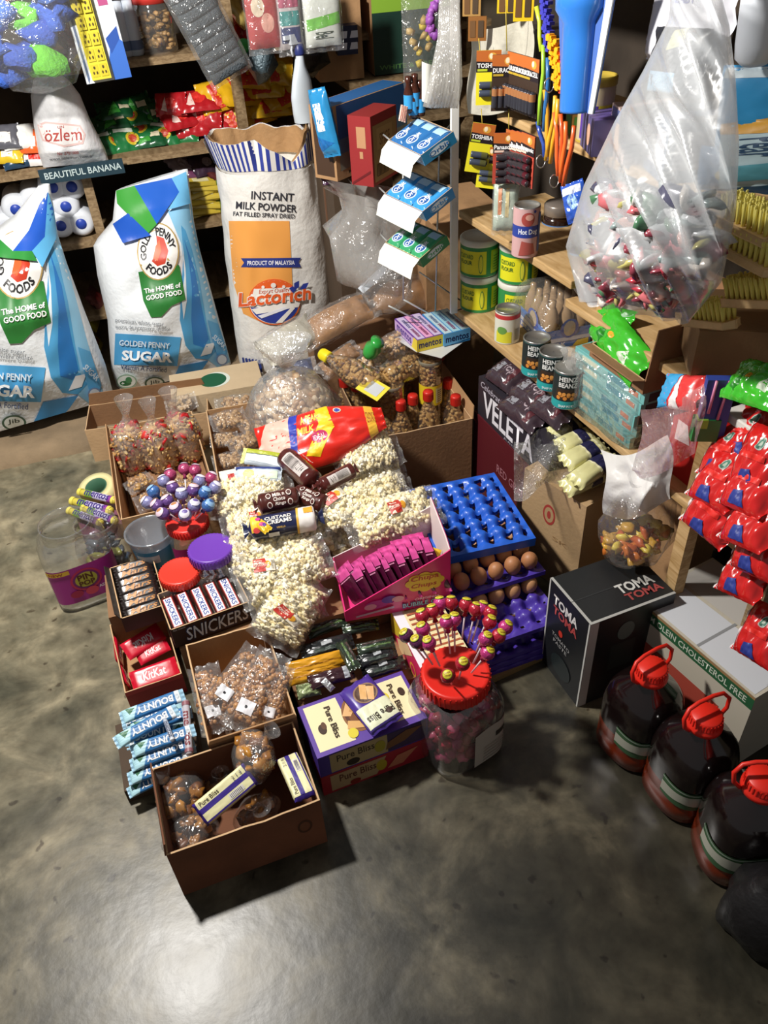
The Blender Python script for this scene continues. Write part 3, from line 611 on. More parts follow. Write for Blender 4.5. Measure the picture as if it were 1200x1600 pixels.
# ================================================================ the heap of popcorn and biscuits
def popcorn_bag(seed, sticker, pu=0., pv=0., rot=0):
    random.seed(seed); r = thing('popcorn_bag', 'x', 'popcorn bag'); L_, W_, T_ = .27, .115, .08
    fn = pillowfn(L_*.9, W_*.95, T_, .1, .5, .06, seed, 2.8); mb = MB(); pts = []
    mb.grid(lambda a, b: fn(a*1.8-.9, b*1.8-.9, 1)*.86, 14, 8, 'D8CDA0'); mb.grid(lambda a, b: fn(a*1.8-.9, b*1.8-.9, -1)*.86, 14, 8, 'D8CDA0')
    for i in range(560):
        u = random.uniform(-.92, .92); v = random.uniform(-.95, .95); s = 1 if random.random() < .68 else -1
        p = fn(u, v, s); p.z *= .92; pts.append(p+Vector((0, 0, random.uniform(-.003, .003))))
    lumps(mb, pts, .0068, [C('FBF0CC', .75), C('FDF6E0', .75), C('F2DFA6', .7), C('F8EABF', .75)], .55, lod=0, fr=1.9)
    mb.build('popcorn', r)['kind'] = 'stuff'
    f = MB(); fn2 = pillowfn(L_*1.06, W_*1.08, T_*1.14, .2, .5, .1, seed, 2.6); pillow(f, fn2, FILM, 24, 12); f.build('wrapper', r)
    if sticker:
        s = MB(); c_, s_ = math.cos(rot), math.sin(rot)
        def fs(u, v, o): x = u*c_-v*s_; y = u*s_+v*c_; return fn2(pu+x/(L_/2), pv+y/(W_/2), 1, o)
        paint(s, fs, [('r', -.026, -.017, .030, .017, 'F0E6D0'), ('r', -.026, -.017, .006, .017, 'B83024'), ('e', .012, 0, .008, .010, 'E0A030'), ('p', [(-.006, -.012), (.010, -.004), (.006, .017), (-.006, .017)], 'B83024'), ('t', 'POPCORN', -.024, -.004, .002, .005, 'F2E0D0', .7), ('t', 'Yummy', -.021, .007, -.002, .013, 'F2E0D0', .4)]
              + [('r', .021+i*.0022, -.012, .022+i*.0022, .012, '8A8478') for i in range(4)], .012, eps=.0012); s.build('sticker', r)
    return Kind(r)
PA = popcorn_bag(21, True, .1, .15, 0); PB = popcorn_bag(22, True, -.5, .55, .2); PC = popcorn_bag(23, False); PD = popcorn_bag(24, True, -.25, .0, -1.9); PE = popcorn_bag(25, True, -.35, .4, -.3)
G = 'bags of popcorn in the heap'; UP = (0, -.55, 1)
PB_ = [(PC, (350, 880), .225, (440, 845), .235, .27, 'popcorn bag at the bottom left of the heap, behind the purple lidded jar'),
       (PC, (505, 850), .225, (600, 812), .235, .27, 'popcorn bag low in the heap behind the pink bubble gum box'),
       (PC, (540, 770), .24, (635, 742), .25, .27, 'popcorn bag low on the right side of the heap next to the blue egg tray'),
       (PC, (395, 960), .225, (500, 930), .225, .27, 'popcorn bag nearly buried at the front left of the heap'),
       (PA, (350, 835), .27, (445, 812), .27, .26, 'popcorn bag with a red sticker under the left end of the blue cream biscuit roll'),
       (PC, (372, 868), .27, (525, 825), .27, .29, 'popcorn bag without a sticker just in front of the blue cream biscuit roll'),
       (PC, (328, 785), .29, (455, 757), .31, .24, 'popcorn bag at the left top of the heap behind the brown ring biscuits'),
       (PC, (525, 728), .31, (622, 697), .33, .24, 'popcorn bag highest at the right, touching the red and yellow bag'),
       (PB, (492, 812), .315, (634, 762), .33, .28, 'popcorn bag with its red sticker at the upper left, right of the brown biscuit rolls'),
       (PA, (545, 832), .32, (682, 786), .335, .27, 'popcorn bag with a red and orange sticker directly behind the pink bubble gum box'),
       (PE, (374, 922), .28, (512, 866), .30, .29, 'long popcorn bag with an upside-down red sticker at the left front of the heap'),
       (PD, (425, 1005), .20, (480, 905), .27, .27, 'foremost popcorn bag pointing towards the camera, with a square red sticker')]
for k, a, za, b, zb, ws, lab in PB_:
    A, B = P(*a, za), P(*b, zb); k.put(frame(A, B, .27, (.15, -.6, 1) if k is PD else UP, 1.15 if k is PD else 1.), lab, G)
# ---- red and yellow pillow bag
A, B = P(408, 712, .34), P(600, 652, .42)
rb = packet('milk_powder_bag', 'x', 'food bag', .36, .22, .10, C('D8281C', .3, .0, .1, 20, coat=.4),
       [('p', [(-.92, -1), (-.55, -1), (-.42, 1), (-.8, 1), (-1, .2)], 'D9B4A4'), ('p', [(-.55, -1), (-.46, -1), (-.28, 1), (-.42, 1)], '2A3AA8'), ('p', [(-.30, -.62), (-.1, -.75), (.24, .05), (.2, .95), (.0, .95), (.02, .3)], 'F2C21C'),
        ('p', [(-.27, -.5), (-.17, -.62), (.22, .0), (.12, .15)], 'F7D93A'), ('e', -.02, -.12, .13, .2, 'C8346A'), ('t', 'IDEAL', -.12, -.22, .08, -.03, 'F4E4EC', .8), ('t', 'MILK', -.34, .12, -.06, .38, 'F2C84A', 1, .2), ('t', 'A PEAK', -.26, .48, .04, .76, 'F2C84A', 1, .2),
        ('p', [(.72, -1), (.86, -1), (.86, 1), (.74, 1)], 'E8B23A'), ('t', 'SEASONS', .74, -.2, .85, .5, '8A2A14', .3), ('e', .34, .72, .06, .12, 'F0D0B0'), ('e', .34, .72, .045, .09, '3A4AA8')], e=.55, crump=.3, fin=.05, boxy=2.2, maxlen=.06, nu=40, nv=22, pinch=.75)
rb.put(frame(A, B, .36, (-.1, -.75, 1), .8), 'large glossy red bag with a yellow panel and badge on top of the heap')
# ---- biscuit rolls
def biscuit(name, L_, r_, base, spec, seed=1, rough=.3):
    mb = MB(); n = 24
    def fn(u, v, off=0):
        a = v*PI; q = r_*(1+.05*nz((u*4, math.sin(a)*2, math.cos(a)*2), 2, seed))*(1-.86*max(0, (abs(u)-.86)/.14)**1.2) if abs(u) < 1 else r_*.14
        return Vector((u*L_/2, math.sin(a)*(q+off), math.cos(a)*(q+off)))
    mb.grid(lambda a, b: fn(a*2-1, b*2-1), 30, n, C(base, rough, coat=.4)); 
    for q in (-1, 1):
        mb.grid(lambda a, b: Vector((q*(L_/2+a*.012), (b-.5)*r_*1.5*(.5+a*.5), (.3-a*.2)*r_*.4*math.sin(b*9))), 2, 8, C(base, rough, coat=.4))
    paint(mb, fn, spec, .09, eps=.0012); return Kind(single(mb, name, 'x', 'biscuits'))
RINGS = [('t', 'Milk n', -.25, .08, .3, .2, 'E8DCD4', .7), ('t', 'Choco', -.25, -.06, .3, .05, 'E8DCD4', .7), ('t', 'Rings', -.2, -.2, .3, -.09, 'E8DCD4', .7, .2)]
for cx_, cy_ in ((-.45, .12), (-.45, -.14), (.5, .12), (.5, -.14)):
    RINGS += [('e', cx_, cy_, .12, .085, 'E8DCD4'), ('e', cx_, cy_, .09, .06, '4A1E18')]
br = biscuit('ring_biscuit_roll', .15, .03, '4A1E18', RINGS)
bl_ = [('r', -.6, -.2, .6, .16, 'C8C0BC')]+[('r', -.5+i*.055, -.16, -.475+i*.055, .1, '6A6462') for i in range(12)]+[('t', '2 1 4', .25, -.1, .5, .08, '6A6462', .3), ('e', -.45, .38, .1, .07, 'E8DCD4'), ('e', -.45, .38, .075, .05, '4A1E18'), ('t', 'Choco', -.2, .3, .4, .45, 'E8DCD4', .6, .2)]
br2 = biscuit('ring_biscuit_roll', .15, .03, '4E1C18', bl_)
G = 'brown ring biscuit rolls'
br.put(frame(P(402, 790, .36), P(468, 776, .36), .15, (0, -.8, 1), 1.0), 'dark brown roll of ring biscuits with white rings, behind the blue cream biscuits', G)
br2.put(frame(P(444, 712, .37), P(492, 755, .36), .15, (-.2, -.8, 1)), 'dark brown biscuit roll with a barcode label, leaning against the red bag', G)
br2.put(frame(P(554, 733, .38), P(500, 760, .37), .15, (0, -.9, .8)), 'dark brown biscuit roll with a barcode label, resting on a popcorn bag', G)
br.put(frame(P(462, 770, .35), P(510, 790, .35), .15, (0, -.8, 1), .9), 'dark brown roll of ring biscuits underneath the two barcoded rolls', G)
cc = biscuit('cream_biscuit_roll', .17, .028, '20264A', [('t', 'CUSTARD', -.5, .1, .25, .2, 'E8E4DC', .8), ('t', 'CREAMS', -.45, -.03, .25, .08, 'E8E4DC', .9), ('t', 'VANILLA', -.2, -.16, .05, -.11, 'D8B050', .4), ('p', [(.38, -.5), (.9, -.5), (.9, .5), (.45, .5)], 'E8E4E0'), ('p', [(.34, -.5), (.4, -.5), (.47, .5), (.41, .5)], 'E0B040'),
      ('r', .6, .1, .85, .3, 'E8A030'), ('p', [(-.9, -.2), (-.6, -.05), (-.7, .25), (-.9, .3)], 'E8C83A'), ('e', -.75, -.12, .1, .07, 'D84A4A'), ('e', -.68, .16, .07, .05, 'C83A8A'), ('r', -.45, -.36, -.15, -.24, 'E8E4DC')])
cc.put(frame(P(388, 828, .335), P(498, 808, .34), .17, (0, -.8, 1)), 'dark blue and white roll of custard cream biscuits lying on the popcorn')
gp = packet('biscuit_pack', 'x', 'biscuits', .16, .06, .03, C('C9D2D8', .3, coat=.4), [('r', -.95, .35, .95, 1, 'A8B030'), ('r', -.95, .28, .95, .36, '22301E'), ('p', [(-1, -1), (-.8, -1), (-.8, 1), (-1, 1)], 'E0DE90'), ('p', [(-.7, -.6), (.9, -.8), (.9, .1), (-.5, .2)], 'DDE6EC')], e=.4, crump=.2)
gp.put(frame(P(378, 712, .37), P(446, 722, .36), .16, (0, -.7, 1)), 'white and yellow-green biscuit pack behind the brown rolls')
gp2 = packet('biscuit_pack', 'x', 'biscuits', .16, .055, .03, C('BFCBD6', .3, coat=.4), [('r', -.95, .6, .95, 1, '2A3A7A'), ('e', -.35, .0, .25, .55, 'D8CF7A'), ('r', .15, -.6, .85, .4, 'D8E8D0')], e=.4, crump=.2)
gp2.put(frame(P(366, 742, .345), P(440, 742, .345), .16, (0, -.7, 1)), 'pale blue biscuit pack with a yellow oval, behind the popcorn at the left')
gp3 = packet('snack_sachet', 'x', 'snack bag', .09, .07, .02, C('DCD8CC', .35), [('p', [(-.2, -.8), (.5, -.8), (.5, .3), (-.2, .3)], 'B03028')], e=.4, crump=.3)
gp3.put(frame(P(344, 748, .34), P(374, 742, .34), .09, (0, -.7, 1)), 'small white sachet with a red square beside the pale blue biscuit pack')
tw = packet('sweet', 'x', 'sweet', .06, .03, .02, C('E8C030', .3, .2), [('e', 0, 0, .3, .6, 'C03A8A'), ('e', .3, .2, .2, .4, '5A3A9A')], crump=.5)
tw.put(frame(P(402, 815, .36), P(420, 830, .36), .06), 'small yellow and pink twisted sweet on the end of the cream biscuit roll')

# ---- pink bubble gum display box with sachets
CH = 'DE2A78'
z0 = .20; A = P(540, 970, z0); Bq = P(703, 940, z0); X = (Bq-A); X.z = 0; wB = X.length; X.normalize(); Yv = Vector((-X.y, X.x, 0)); dB = .19
MC = Matrix((X, Yv, Vector((0, 0, 1)))).transposed().to_4x4(); MC.translation = A
cr0 = thing('display_box', 'pink bubble gum display box with a slanting front, full of pink sachets', 'box', MC)
mb = MB(); t = .003; hl, hr, hb = .035, .183, .17
mb.poly3([(0, 0, 0), (wB, 0, 0), (wB, 0, hr), (wB*.93, 0, hr*.93), (0, 0, hl)], t, C(CH, .35, coat=.3))
mb.poly3([(wB, 0, 0), (wB, dB, 0), (wB, dB, hb+.03), (wB, dB*.2, hr+.01), (wB, 0, hr)], -t, C('E8D8D8', .5))
mb.poly3([(wB+.001, 0, 0), (wB+.001, dB, 0), (wB+.001, dB, hb+.03), (wB+.001, dB*.2, hr+.01), (wB+.001, 0, hr)], .0005, C(CH, .35, coat=.3))
mb.poly3([(0, dB, 0), (0, 0, 0), (0, 0, hl), (0, dB, hl*1.4)], -t, C(CH, .35, coat=.3))
mb.poly3([(wB, dB, 0), (0, dB, 0), (0, dB, hl*1.4), (wB*.5, dB, hb*.6), (wB, dB, hb)], t, C('E8D8D8', .5))
mb.add([(0, 0, .002), (wB, 0, .002), (wB, dB, .002), (0, dB, .002)], [(0, 1, 2, 3)], CH)
fF = flat((0, -.0034, 0), (1, 0, 0), (0, 0, 1))
s = wB; cl = []
for i in range(8): a = i*PI/4; cl.append(('e', s*.76+.034*math.cos(a), .092+.020*math.sin(a), .017, .013, 'F2D23A'))
paint(mb, fF, cl+[('e', s*.76, .092, .040, .024, 'F2D23A'), ('T', 'Chupa', (s*.63, .095), (s*.89, .098), .020, 'C0402A', .7, .15), ('T', 'Chups', (s*.63, .072), (s*.87, .074), .018, 'C0402A', .7, .15),
      ('t', 'BUBBLE GUM', s*.54, .012, s*.97, .030, '27408C', 1.2), ('t', 'BUBBLE GUM', s*.545, .014, s*.965, .028, '9AD0E8', .3), ('t', 'ORIGINAL', s*.66, .034, s*.9, .042, 'E0C0E0', .6),
      ('p', [(s*.1, .010), (s*.46, .022), (s*.46, .029), (s*.1, .016)], 'C8A8C8'), ('e', s*.30, .045, .030, .014, 'C03A98'), ('e', s*.42, .055, .020, .012, '6A3AA8'), ('e', s*.24, .040, .016, .010, 'E89AB8'), ('e', s*.50, .052, .016, .010, 'E8A0A8')])
mb.build('box_body', cr0)
fl = MB(); fl.poly3([(wB, dB*.25, hr), (wB, dB, hb+.025), (wB-.05, dB*.95, hb+.03), (wB-.055, dB*.35, hr+.01)], .0015, C(CH, .35)); 
sa = packet('gum_sachet', 'x', 'sachet', .12, .075, .010, C('4E0C30', .35, coat=.3), [('r', -1, -1, -.50, 1, 'E85AA8'), ('r', -.45, -.9, -.40, .9, 'F0A0C8'), ('r', .0, -.5, .6, .5, '3A0822')],
            [('r', -1, -1, -.5, 1, 'D23C90')], fincol=C('E85AA8', .35), e=.4, crump=.3, fin=.12)
for i in range(18):
    u = (i+.7)/18.5; ya = dB*(.38+.10*math.sin(i*2.1)); x = .012+u*(wB*.80); tilt = random.uniform(-.06, .06)
    lo = Vector((x+.030, ya-.045, .012+.02*u)); hi = Vector((x-.008+tilt*.1, ya+.035, .075+.085*u*.9+random.uniform(-.006, .006)))
    a, b = MC @ hi, MC @ lo
    n = Vector((-.93, -.42, .12)); sa.put(frame(a, b, .12, n), 'pink and maroon gum sachet in the pink display box, '+ordn(i)+' from the left', 'gum sachets in the pink display box')
ys = packet('gum_sachet', 'x', 'sachet', .06, .05, .008, C('E8C22A', .35), [], crump=.3)
ys.put(frame(MC @ Vector((wB*.86, .05, .10)), MC @ Vector((wB*.93, .07, .13)), .06, (-.3, -1, .6)), 'yellow sachet at the right end of the pink display box')

# ---- egg trays and eggs
def tray(name, col, holes=False):
    p_ = .05; nx, ny = 5, 6; W_, D_ = .27, .31; mb = MB(); N1, N2 = 50, 60
    def fz(x, y): return .5*(math.cos(2*PI*x/p_)+math.cos(2*PI*y/p_))
    def fn(a, b):
        x = (a-.5)*W_; y = (b-.5)*D_; e = min(1, min(a, 1-a, b, 1-b)*9); q = fz(x, y)*(1 if not holes else 1)
        q = max(-.75, min(.62, q*1.15)); return Vector((x, y, .022+.020*q*e))
    def skip(a, b):
        x = (a-.5)*W_; y = (b-.5)*D_; q = fz(x, y)
        u = (x/p_+.5) % 1-.5; v = (y/p_+.5) % 1-.5
        u2 = (x/p_) % 1-.5; v2 = (y/p_) % 1-.5
        if min(a, 1-a, b, 1-b) < .04: return False
        return abs(u2) < .20 and abs(v2) < .34 if holes else (abs(u2) < .1 and abs(v2) < .1)
    mb.grid(fn, N1, N2, C(col, .42, coat=.15), True, skip=skip)
    for (x0, y0, x1, y1) in ((-W_/2, -D_/2, W_/2, -D_/2), (W_/2, -D_/2, W_/2, D_/2), (W_/2, D_/2, -W_/2, D_/2), (-W_/2, D_/2, -W_/2, -D_/2)):
        mb.grid(lambda a, b: Vector((x0+(x1-x0)*a, y0+(y1-y0)*a, .022-.014*b))*1, 2, 1, C(col, .42))
    return Kind(single(mb, name, 'x', 'egg tray'))
tb = tray('egg_tray', '1E5CC8', True); tp = tray('egg_tray', '4A34A0')
xc, yc = .70, 1.395
for i, z in enumerate((0.004, .022, .040)): tp.put(T(xc+.004*i, yc-.01+.004*i, z, 3), 'purple egg tray at the bottom of the stack, '+ordn(i)+' from the floor', 'purple egg trays stacked at the bottom')
tp.put(T(xc, yc, .105, 3), 'purple egg tray whose back rows still hold brown eggs')
tp.put(T(xc+.005, yc+.125, .172, 2), 'purple egg tray of eggs directly under the uppermost blue tray')
tb.put(T(xc+.01, yc+.185, .255, -4), 'bright blue egg tray on top of the stack')
tb.put(T(xc+.012, yc+.19, .238, -4), 'blue egg tray just beneath the topmost blue one')
crate('carton', 'plain dark red carton holding up the rear egg trays', 'box', .25, .16, .17, '4A2024', T(.71, 1.66, 0, 2), closed=True)
crate('carton', 'low flat brown carton between the lower purple egg trays', 'box', .22, .24, .05, KRAFTD, T(.70, 1.41, .062, 3), closed=True)
mb = MB(); prof = []
for k in range(15):
    a = PI*k/14; prof.append((max(1e-5, .0222*math.sin(a)*(1-.08*math.cos(a))), -.0285*math.cos(a)))
mb.lathe(prof, C('B07850', .5, 0, .06, 220, .06, 40), 24); egg = Kind(single(mb, 'egg', 'x', 'egg'))
mb = MB(); mb.lathe(prof, C('C99468', .5, 0, .06, 220, .06, 40), 24); egg2 = Kind(single(mb, 'egg', 'x', 'egg'))
M1 = T(xc, yc, .105, 3); M2 = T(xc+.005, yc+.125, .172, 2)
def eggs(MM, rows, lab, grp):
    for j in rows:
        for i in range(5):
            p = MM @ Vector((-.10+.05*i, -.125+.05*j, .046)); k = egg2 if (i*3+j) % 3 else egg
            k.put(T(p.x, p.y, p.z, random.uniform(0, 90), random.uniform(-14, 14), random.uniform(-14, 14), random.uniform(.94, 1.03)), lab % (ordn(i), ordn(5-j)), grp)
eggs(M1, (2, 3), 'brown egg in the open purple tray, %s from the left, %s row from the back', 'eggs in the open purple tray')
eggs(M2, (0, 1, 2, 3, 4), 'brown egg under the blue tray, %s from the left, %s row from the back', 'eggs under the blue tray')
mb = MB(); mb.box((0, 0, .008), (.26, .10, .016), cardboard('8A7048')); mb.box((.02, .01, .020), (.20, .07, .008), cardboard('94784E')); c = P(790, 1022, .0)
single(mb, 'cardboard_sheet', 'flattened brown cardboard piece on the floor in front of the egg trays', 'cardboard', T(c.x-.02, c.y-.02, 0, 8))

# ---- flat pink box and pink lollipop jar
M, w_, d_, h_ = bx((657, 1045), (735, 1020), (598, 958), .20, .0)
crate('carton', 'narrow pink printed box with cream and brown stripes on top, behind the lollipops', 'box', w_, d_, h_, 'D8285E', M, closed=True,
      sides={'t': [('r', 0, 0, .2, 1, 'E8E2EA'), ('r', .2, 0, 1, 1, 'E6D8A8')]+[('r', .24, .06+i*.085, .98, .09+i*.085, 'A8583A') for i in range(11)],
             'l': [('p', [(.0, .6), (.5, .95), (.4, 1), (0, 1)], 'E8C83A'), ('p', [(.3, .5), (.75, .95), (.6, 1), (.2, .7)], 'F0D0A0'), ('e', .75, .7, .1, .1, 'F0B040'), ('e', .75, .7, .07, .07, 'D8285E')]})
c = P(712, 1045, .275); JC = Vector((c.x, c.y, 0))
jar('plastic_jar', 'big clear jar of pink wrapped sweets with a red lid full of upright lollipops', 'jar', .095, .255, T(JC.x, JC.y, 0, 14), .74, 'D8281E', None,
    contents=(150, .015, [C('B8284A', .3, .1, coat=.5), C('A83A6A', .3, .1), C('8A2A3A', .3), C('C85A7A', .3)], .70, dict(dis=.3, sq=(1, 1, 1))), sq=.35, lidh=.04)
s = MB()
def fj(u, v, off=0):
    a = u; e = 2+.35*6; x, y = math.sin(a), -math.cos(a); k = 1/((abs(x)**e+abs(y)**e)**(1/e)); q = (.0965+off)*k; return Vector((q*x, q*y, .235*v+.01*math.sin(u*5)*v))
s.grid(lambda a, b: fj(-.15+1.35*a, .08+.52*b), 14, 6, C('B9B2A6', .5)); paint(s, fj, [('r', .45, .40, .8, .47, '3A3630')]+[('r', .1, .12+i*.05, .9, .13+i*.05, '9A9488') for i in range(5)], .1, eps=.001)
o = s.build('paper_label', [x for x in COL.objects if x.get('label', '').startswith('big clear jar of pink')][0])
cl_ = {n: lolly('lollipop', b, [('e', 0, 0, .62, .62, '8A9A20'), ('e', 0, 0, .54, .54, 'D8CE3A'), ('t', 'Chupa', -.42, .0, .42, .3, '8A4A1A', .8), ('t', 'Chups', -.38, -.34, .40, -.04, '8A4A1A', .8)], 'E8DCE4', .0165) for n, b in (('red', 'B02238'), ('pink', 'C0387E'), ('dark', '5A2450'))}
LQ = [((635, 993), 'dark'), ((652, 1003), 'dark'), ((670, 1005), 'pink'), ((660, 962), 'red'), ((661, 983), 'pink'), ((676, 955), 'red'), ((688, 943), 'pink'), ((705, 942), 'red'), ((710, 968), 'pink'), ((728, 945), 'red'), ((743, 952), 'red'), ((753, 950), 'pink'), ((766, 957), 'red'),
      ((765, 972), 'red'), ((790, 980), 'pink'), ((779, 994), 'red'), ((759, 998), 'pink'), ((762, 1020), 'pink'), ((698, 972), 'pink'), ((723, 1037), 'red'), ((700, 1056), 'red')]
for i, ((px, py), k) in enumerate(LQ):
    zb = .375 if py < 1010 else .35; b = P(px, py, zb); d = Vector((b.x-JC.x, b.y-JC.y, 0)); f = Vector((JC.x, JC.y, .262))+d*.45
    d2 = (b-f); b = f+d2.normalized()*min(.125, max(.085, d2.length)) if False else b
    stick_up(cl_[k], b, b+(f-b).normalized()*.085, {'red': 'red', 'pink': 'pink', 'dark': 'dark purple'}[k]+' lollipop with yellow emblem in the big jar, '+ordn(i) if i < 20 else 'red lollipop with yellow emblem nearest the camera in the big jar', 'lollipops in the big jar')
for o in [x for x in COL.objects if x.get('group') == 'lollipops in the big jar']: o['label'] = o['label'].replace(' in the big jar, ', ' in the big jar, ') + (' counting round from the left' if 'nearest' not in o['label'] else '')

# ---- wafer boxes
TOP = [('r', .03, .05, .97, .95, 'B8A8C8'), ('r', .04, .06, .40, .94, 'E8DDB0'), ('r', .70, .06, .96, .94, 'E8DDB0'), ('r', .40, .06, .70, .94, '6A50A0')]
WF = [('r', 0, 0, 1, 1, '5A3C98'), ('p', [(.04, .08), (.36, .08), (.34, .94), (.04, .94)], 'E8DDB0'), ('p', [(.72, .12), (.97, .12), (.97, .92), (.68, .92)], 'E8DDB0'), ('e', .46, .52, .13, .34, '8A5A34'), ('e', .46, .52, .11, .29, '5A3420'), ('e', .47, .5, .09, .24, '7A4A2A'),
      ('p', [(.33, .30), (.50, .22), (.52, .32), (.36, .44)], 'D8A868'), ('p', [(.33, .55), (.40, .50), (.50, .72), (.42, .82)], 'E0B078'), ('p', [(.40, .60), (.46, .5), (.56, .56), (.50, .78)], 'C89458'), ('e', .36, .2, .045, .09, 'D8C83A'),
      ('e', .13, .45, .035, .09, '3A2418'), ('e', .15, .5, .022, .07, '5A3824'), ('e', .9, .62, .03, .08, '3A2418'), ('e', .74, .62, .04, .09, 'D8C83A')]
M, w_, d_, h_ = bx((496, 1186), (668, 1122), (464, 1106), .15, .075)
def vt(s, x, y0, y1, hgt, col):   # text running from the far edge towards the camera
    return ('T', s, (x, y0), (x, y1), hgt, col, .4)
Wn = crate('wafer_box', 'closed purple and cream wafer box, upper of two, with a small pack lying on it', 'box', w_, d_, h_, '4A3290', M, closed=True,
      sides={'t': WF+[vt('Pure Bliss', .205, .82, .22, .055, '3A2A1A'), vt('Pure Bliss', .80, .82, .22, .05, '3A2A1A')],
             'f': [('r', .1, .06, .62, .95, 'B8A070'), ('r', .62, .06, .98, .95, '3E2A50'), ('t', 'Pure Bliss', .16, .5, .5, .82, '3A2A1A', .3), ('e', .3, .25, .06, .16, '2A1A12'), ('e', .55, .5, .05, .28, 'A89A2A'), ('p', [(.6, .2), (.78, .35), (.95, .8), (.8, .85), (.62, .55)], '7A5030')]})
M2_, w2, d2, h2 = bx((496, 1186), (668, 1122), (464, 1106), .15, .0)
crate('wafer_box', 'closed red and cream wafer box beneath the purple one', 'box', w2, d2, .074, 'A82430', M2_, closed=True,
      sides={'f': [('p', [(.08, .1), (.5, .1), (.6, .9), (.08, .9)], 'B89A70'), ('t', 'Pure Bliss', .16, .45, .5, .8, '5A2A1A', .3), ('e', .55, .5, .05, .28, 'B8A02A'), ('p', [(.6, .2), (.7, .7), (.9, .8), (.75, .2)], 'C87A5A'), ('e', .3, .2, .05, .12, '8A2A1A')]})
pkw = packet('wafer_pack', 'x', 'wafers', .13, .075, .022, C('4A3290', .3, coat=.4), [('p', [(.02, -.95), (.85, -.95), (.85, .95), (.1, .95)], 'DDE0C0'), ('e', -.35, .1, .38, .7, '8A6A50'), ('e', -.35, .1, .33, .6, '4E3224'), ('p', [(-.75, .1), (-.25, -.35), (-.1, -.05), (-.6, .4)], 'D8A868'), ('p', [(-.55, .35), (-.1, .0), (.05, .25), (-.4, .7)], 'E0B078'),
      ('T', 'Pure Bliss', (.45, .85), (.45, -.75), .26, '2E2418', .5), ('e', .62, .55, .1, .2, '3A2418'), ('r', .86, -1, .92, 1, '3A2A70')], e=.35, crump=.12, fin=.06, boxy=5)
pkw.put(frame(P(552, 1068, .175), P(607, 1135, .17), .13, (0, -.3, 1)), 'purple and white wafer pack lying at a slant on the two wafer boxes')

# ---- dark biscuit packs in front of the popcorn
dk = packet('biscuit_pack', 'x', 'biscuits', .15, .05, .03, C('26282A', .25, .2, coat=.6), [('r', -.5, -.6, .5, -.1, '34403A'), ('r', -.2, .1, .2, .6, 'A8ACB0')], e=.5, crump=.5, fin=.1)
dg = packet('biscuit_pack', 'x', 'biscuits', .15, .05, .03, C('2E3A2E', .25, .2, coat=.6), [('r', -.8, -.2, .8, .1, '5E7A4A'), ('r', -.7, .4, .6, .7, '4A3A38')], e=.5, crump=.5, fin=.1)
db = packet('biscuit_pack', 'x', 'biscuits', .15, .05, .035, C('3A1E26', .25, .1, coat=.6), [('r', .55, -.8, .8, .8, 'B8BCC4')], e=.5, crump=.4, fin=.1)
dy = packet('noodle_pack', 'x', 'food bag', .19, .05, .03, C('D89A1E', .35, coat=.3), [('r', -.9, -.1, .9, .1, 'B87A14')], e=.5, crump=.4, fin=.06)
G = 'dark glossy biscuit packs in front of the popcorn'
for k, a, b, z, lab in [(dk, (470, 1022), (552, 1000), .165, 'blackish biscuit pack just behind the orange-yellow packs'), (dg, (480, 990), (540, 968), .17, 'green edged dark pack tucked behind the foremost popcorn bag'), (dg, (535, 985), (592, 975), .165, 'dark green pack under the front edge of the pink gum box'),
                     (dg, (558, 1016), (616, 1003), .19, 'green striped dark pack at the top of the right pile'), (dk, (560, 1034), (620, 1018), .175, 'black pack with grey label in the middle of the right pile'), (dk, (566, 1052), (632, 1034), .155, 'black pack at the foot of the right pile beside the purple wafer box'),
                     (dg, (532, 1002), (556, 1046), .185, 'green striped dark pack lying crosswise between the two piles'), (db, (482, 1068), (552, 1048), .165, 'dark maroon pack with silver band in front of the orange-yellow packs')]:
    k.put(frame(P(*a, z), P(*b, z), .15, (0, -.4, 1)), lab, G)
for a, b, z, lab in [((450, 1062), (532, 1040), .165, 'lower'), ((448, 1048), (536, 1026), .178, 'upper')]: dy.put(frame(P(*a, z), P(*b, z), .19, (0, -.7, .8)), 'flat orange-yellow packet beside the peanut carton, '+lab+' of two', 'orange-yellow packets')
gw = packet('sweet', 'x', 'sweet', .08, .05, .03, C('7E8A62', .35, .2), [('e', 0, 0, .4, .5, '9AA87A')], crump=.8); gw.put(frame(P(464, 1082, .15), P(500, 1074, .15), .08), 'crumpled olive green wrapped sweet behind the purple wafer box')
sw = packet('sweet', 'x', 'sweet', .06, .03, .02, C('C8CCD0', .3, .5), [], crump=.8); sw.put(frame(P(505, 1062, .18), P(520, 1078, .16), .06), 'crumpled silver wrapped sweet by the small wafer pack')

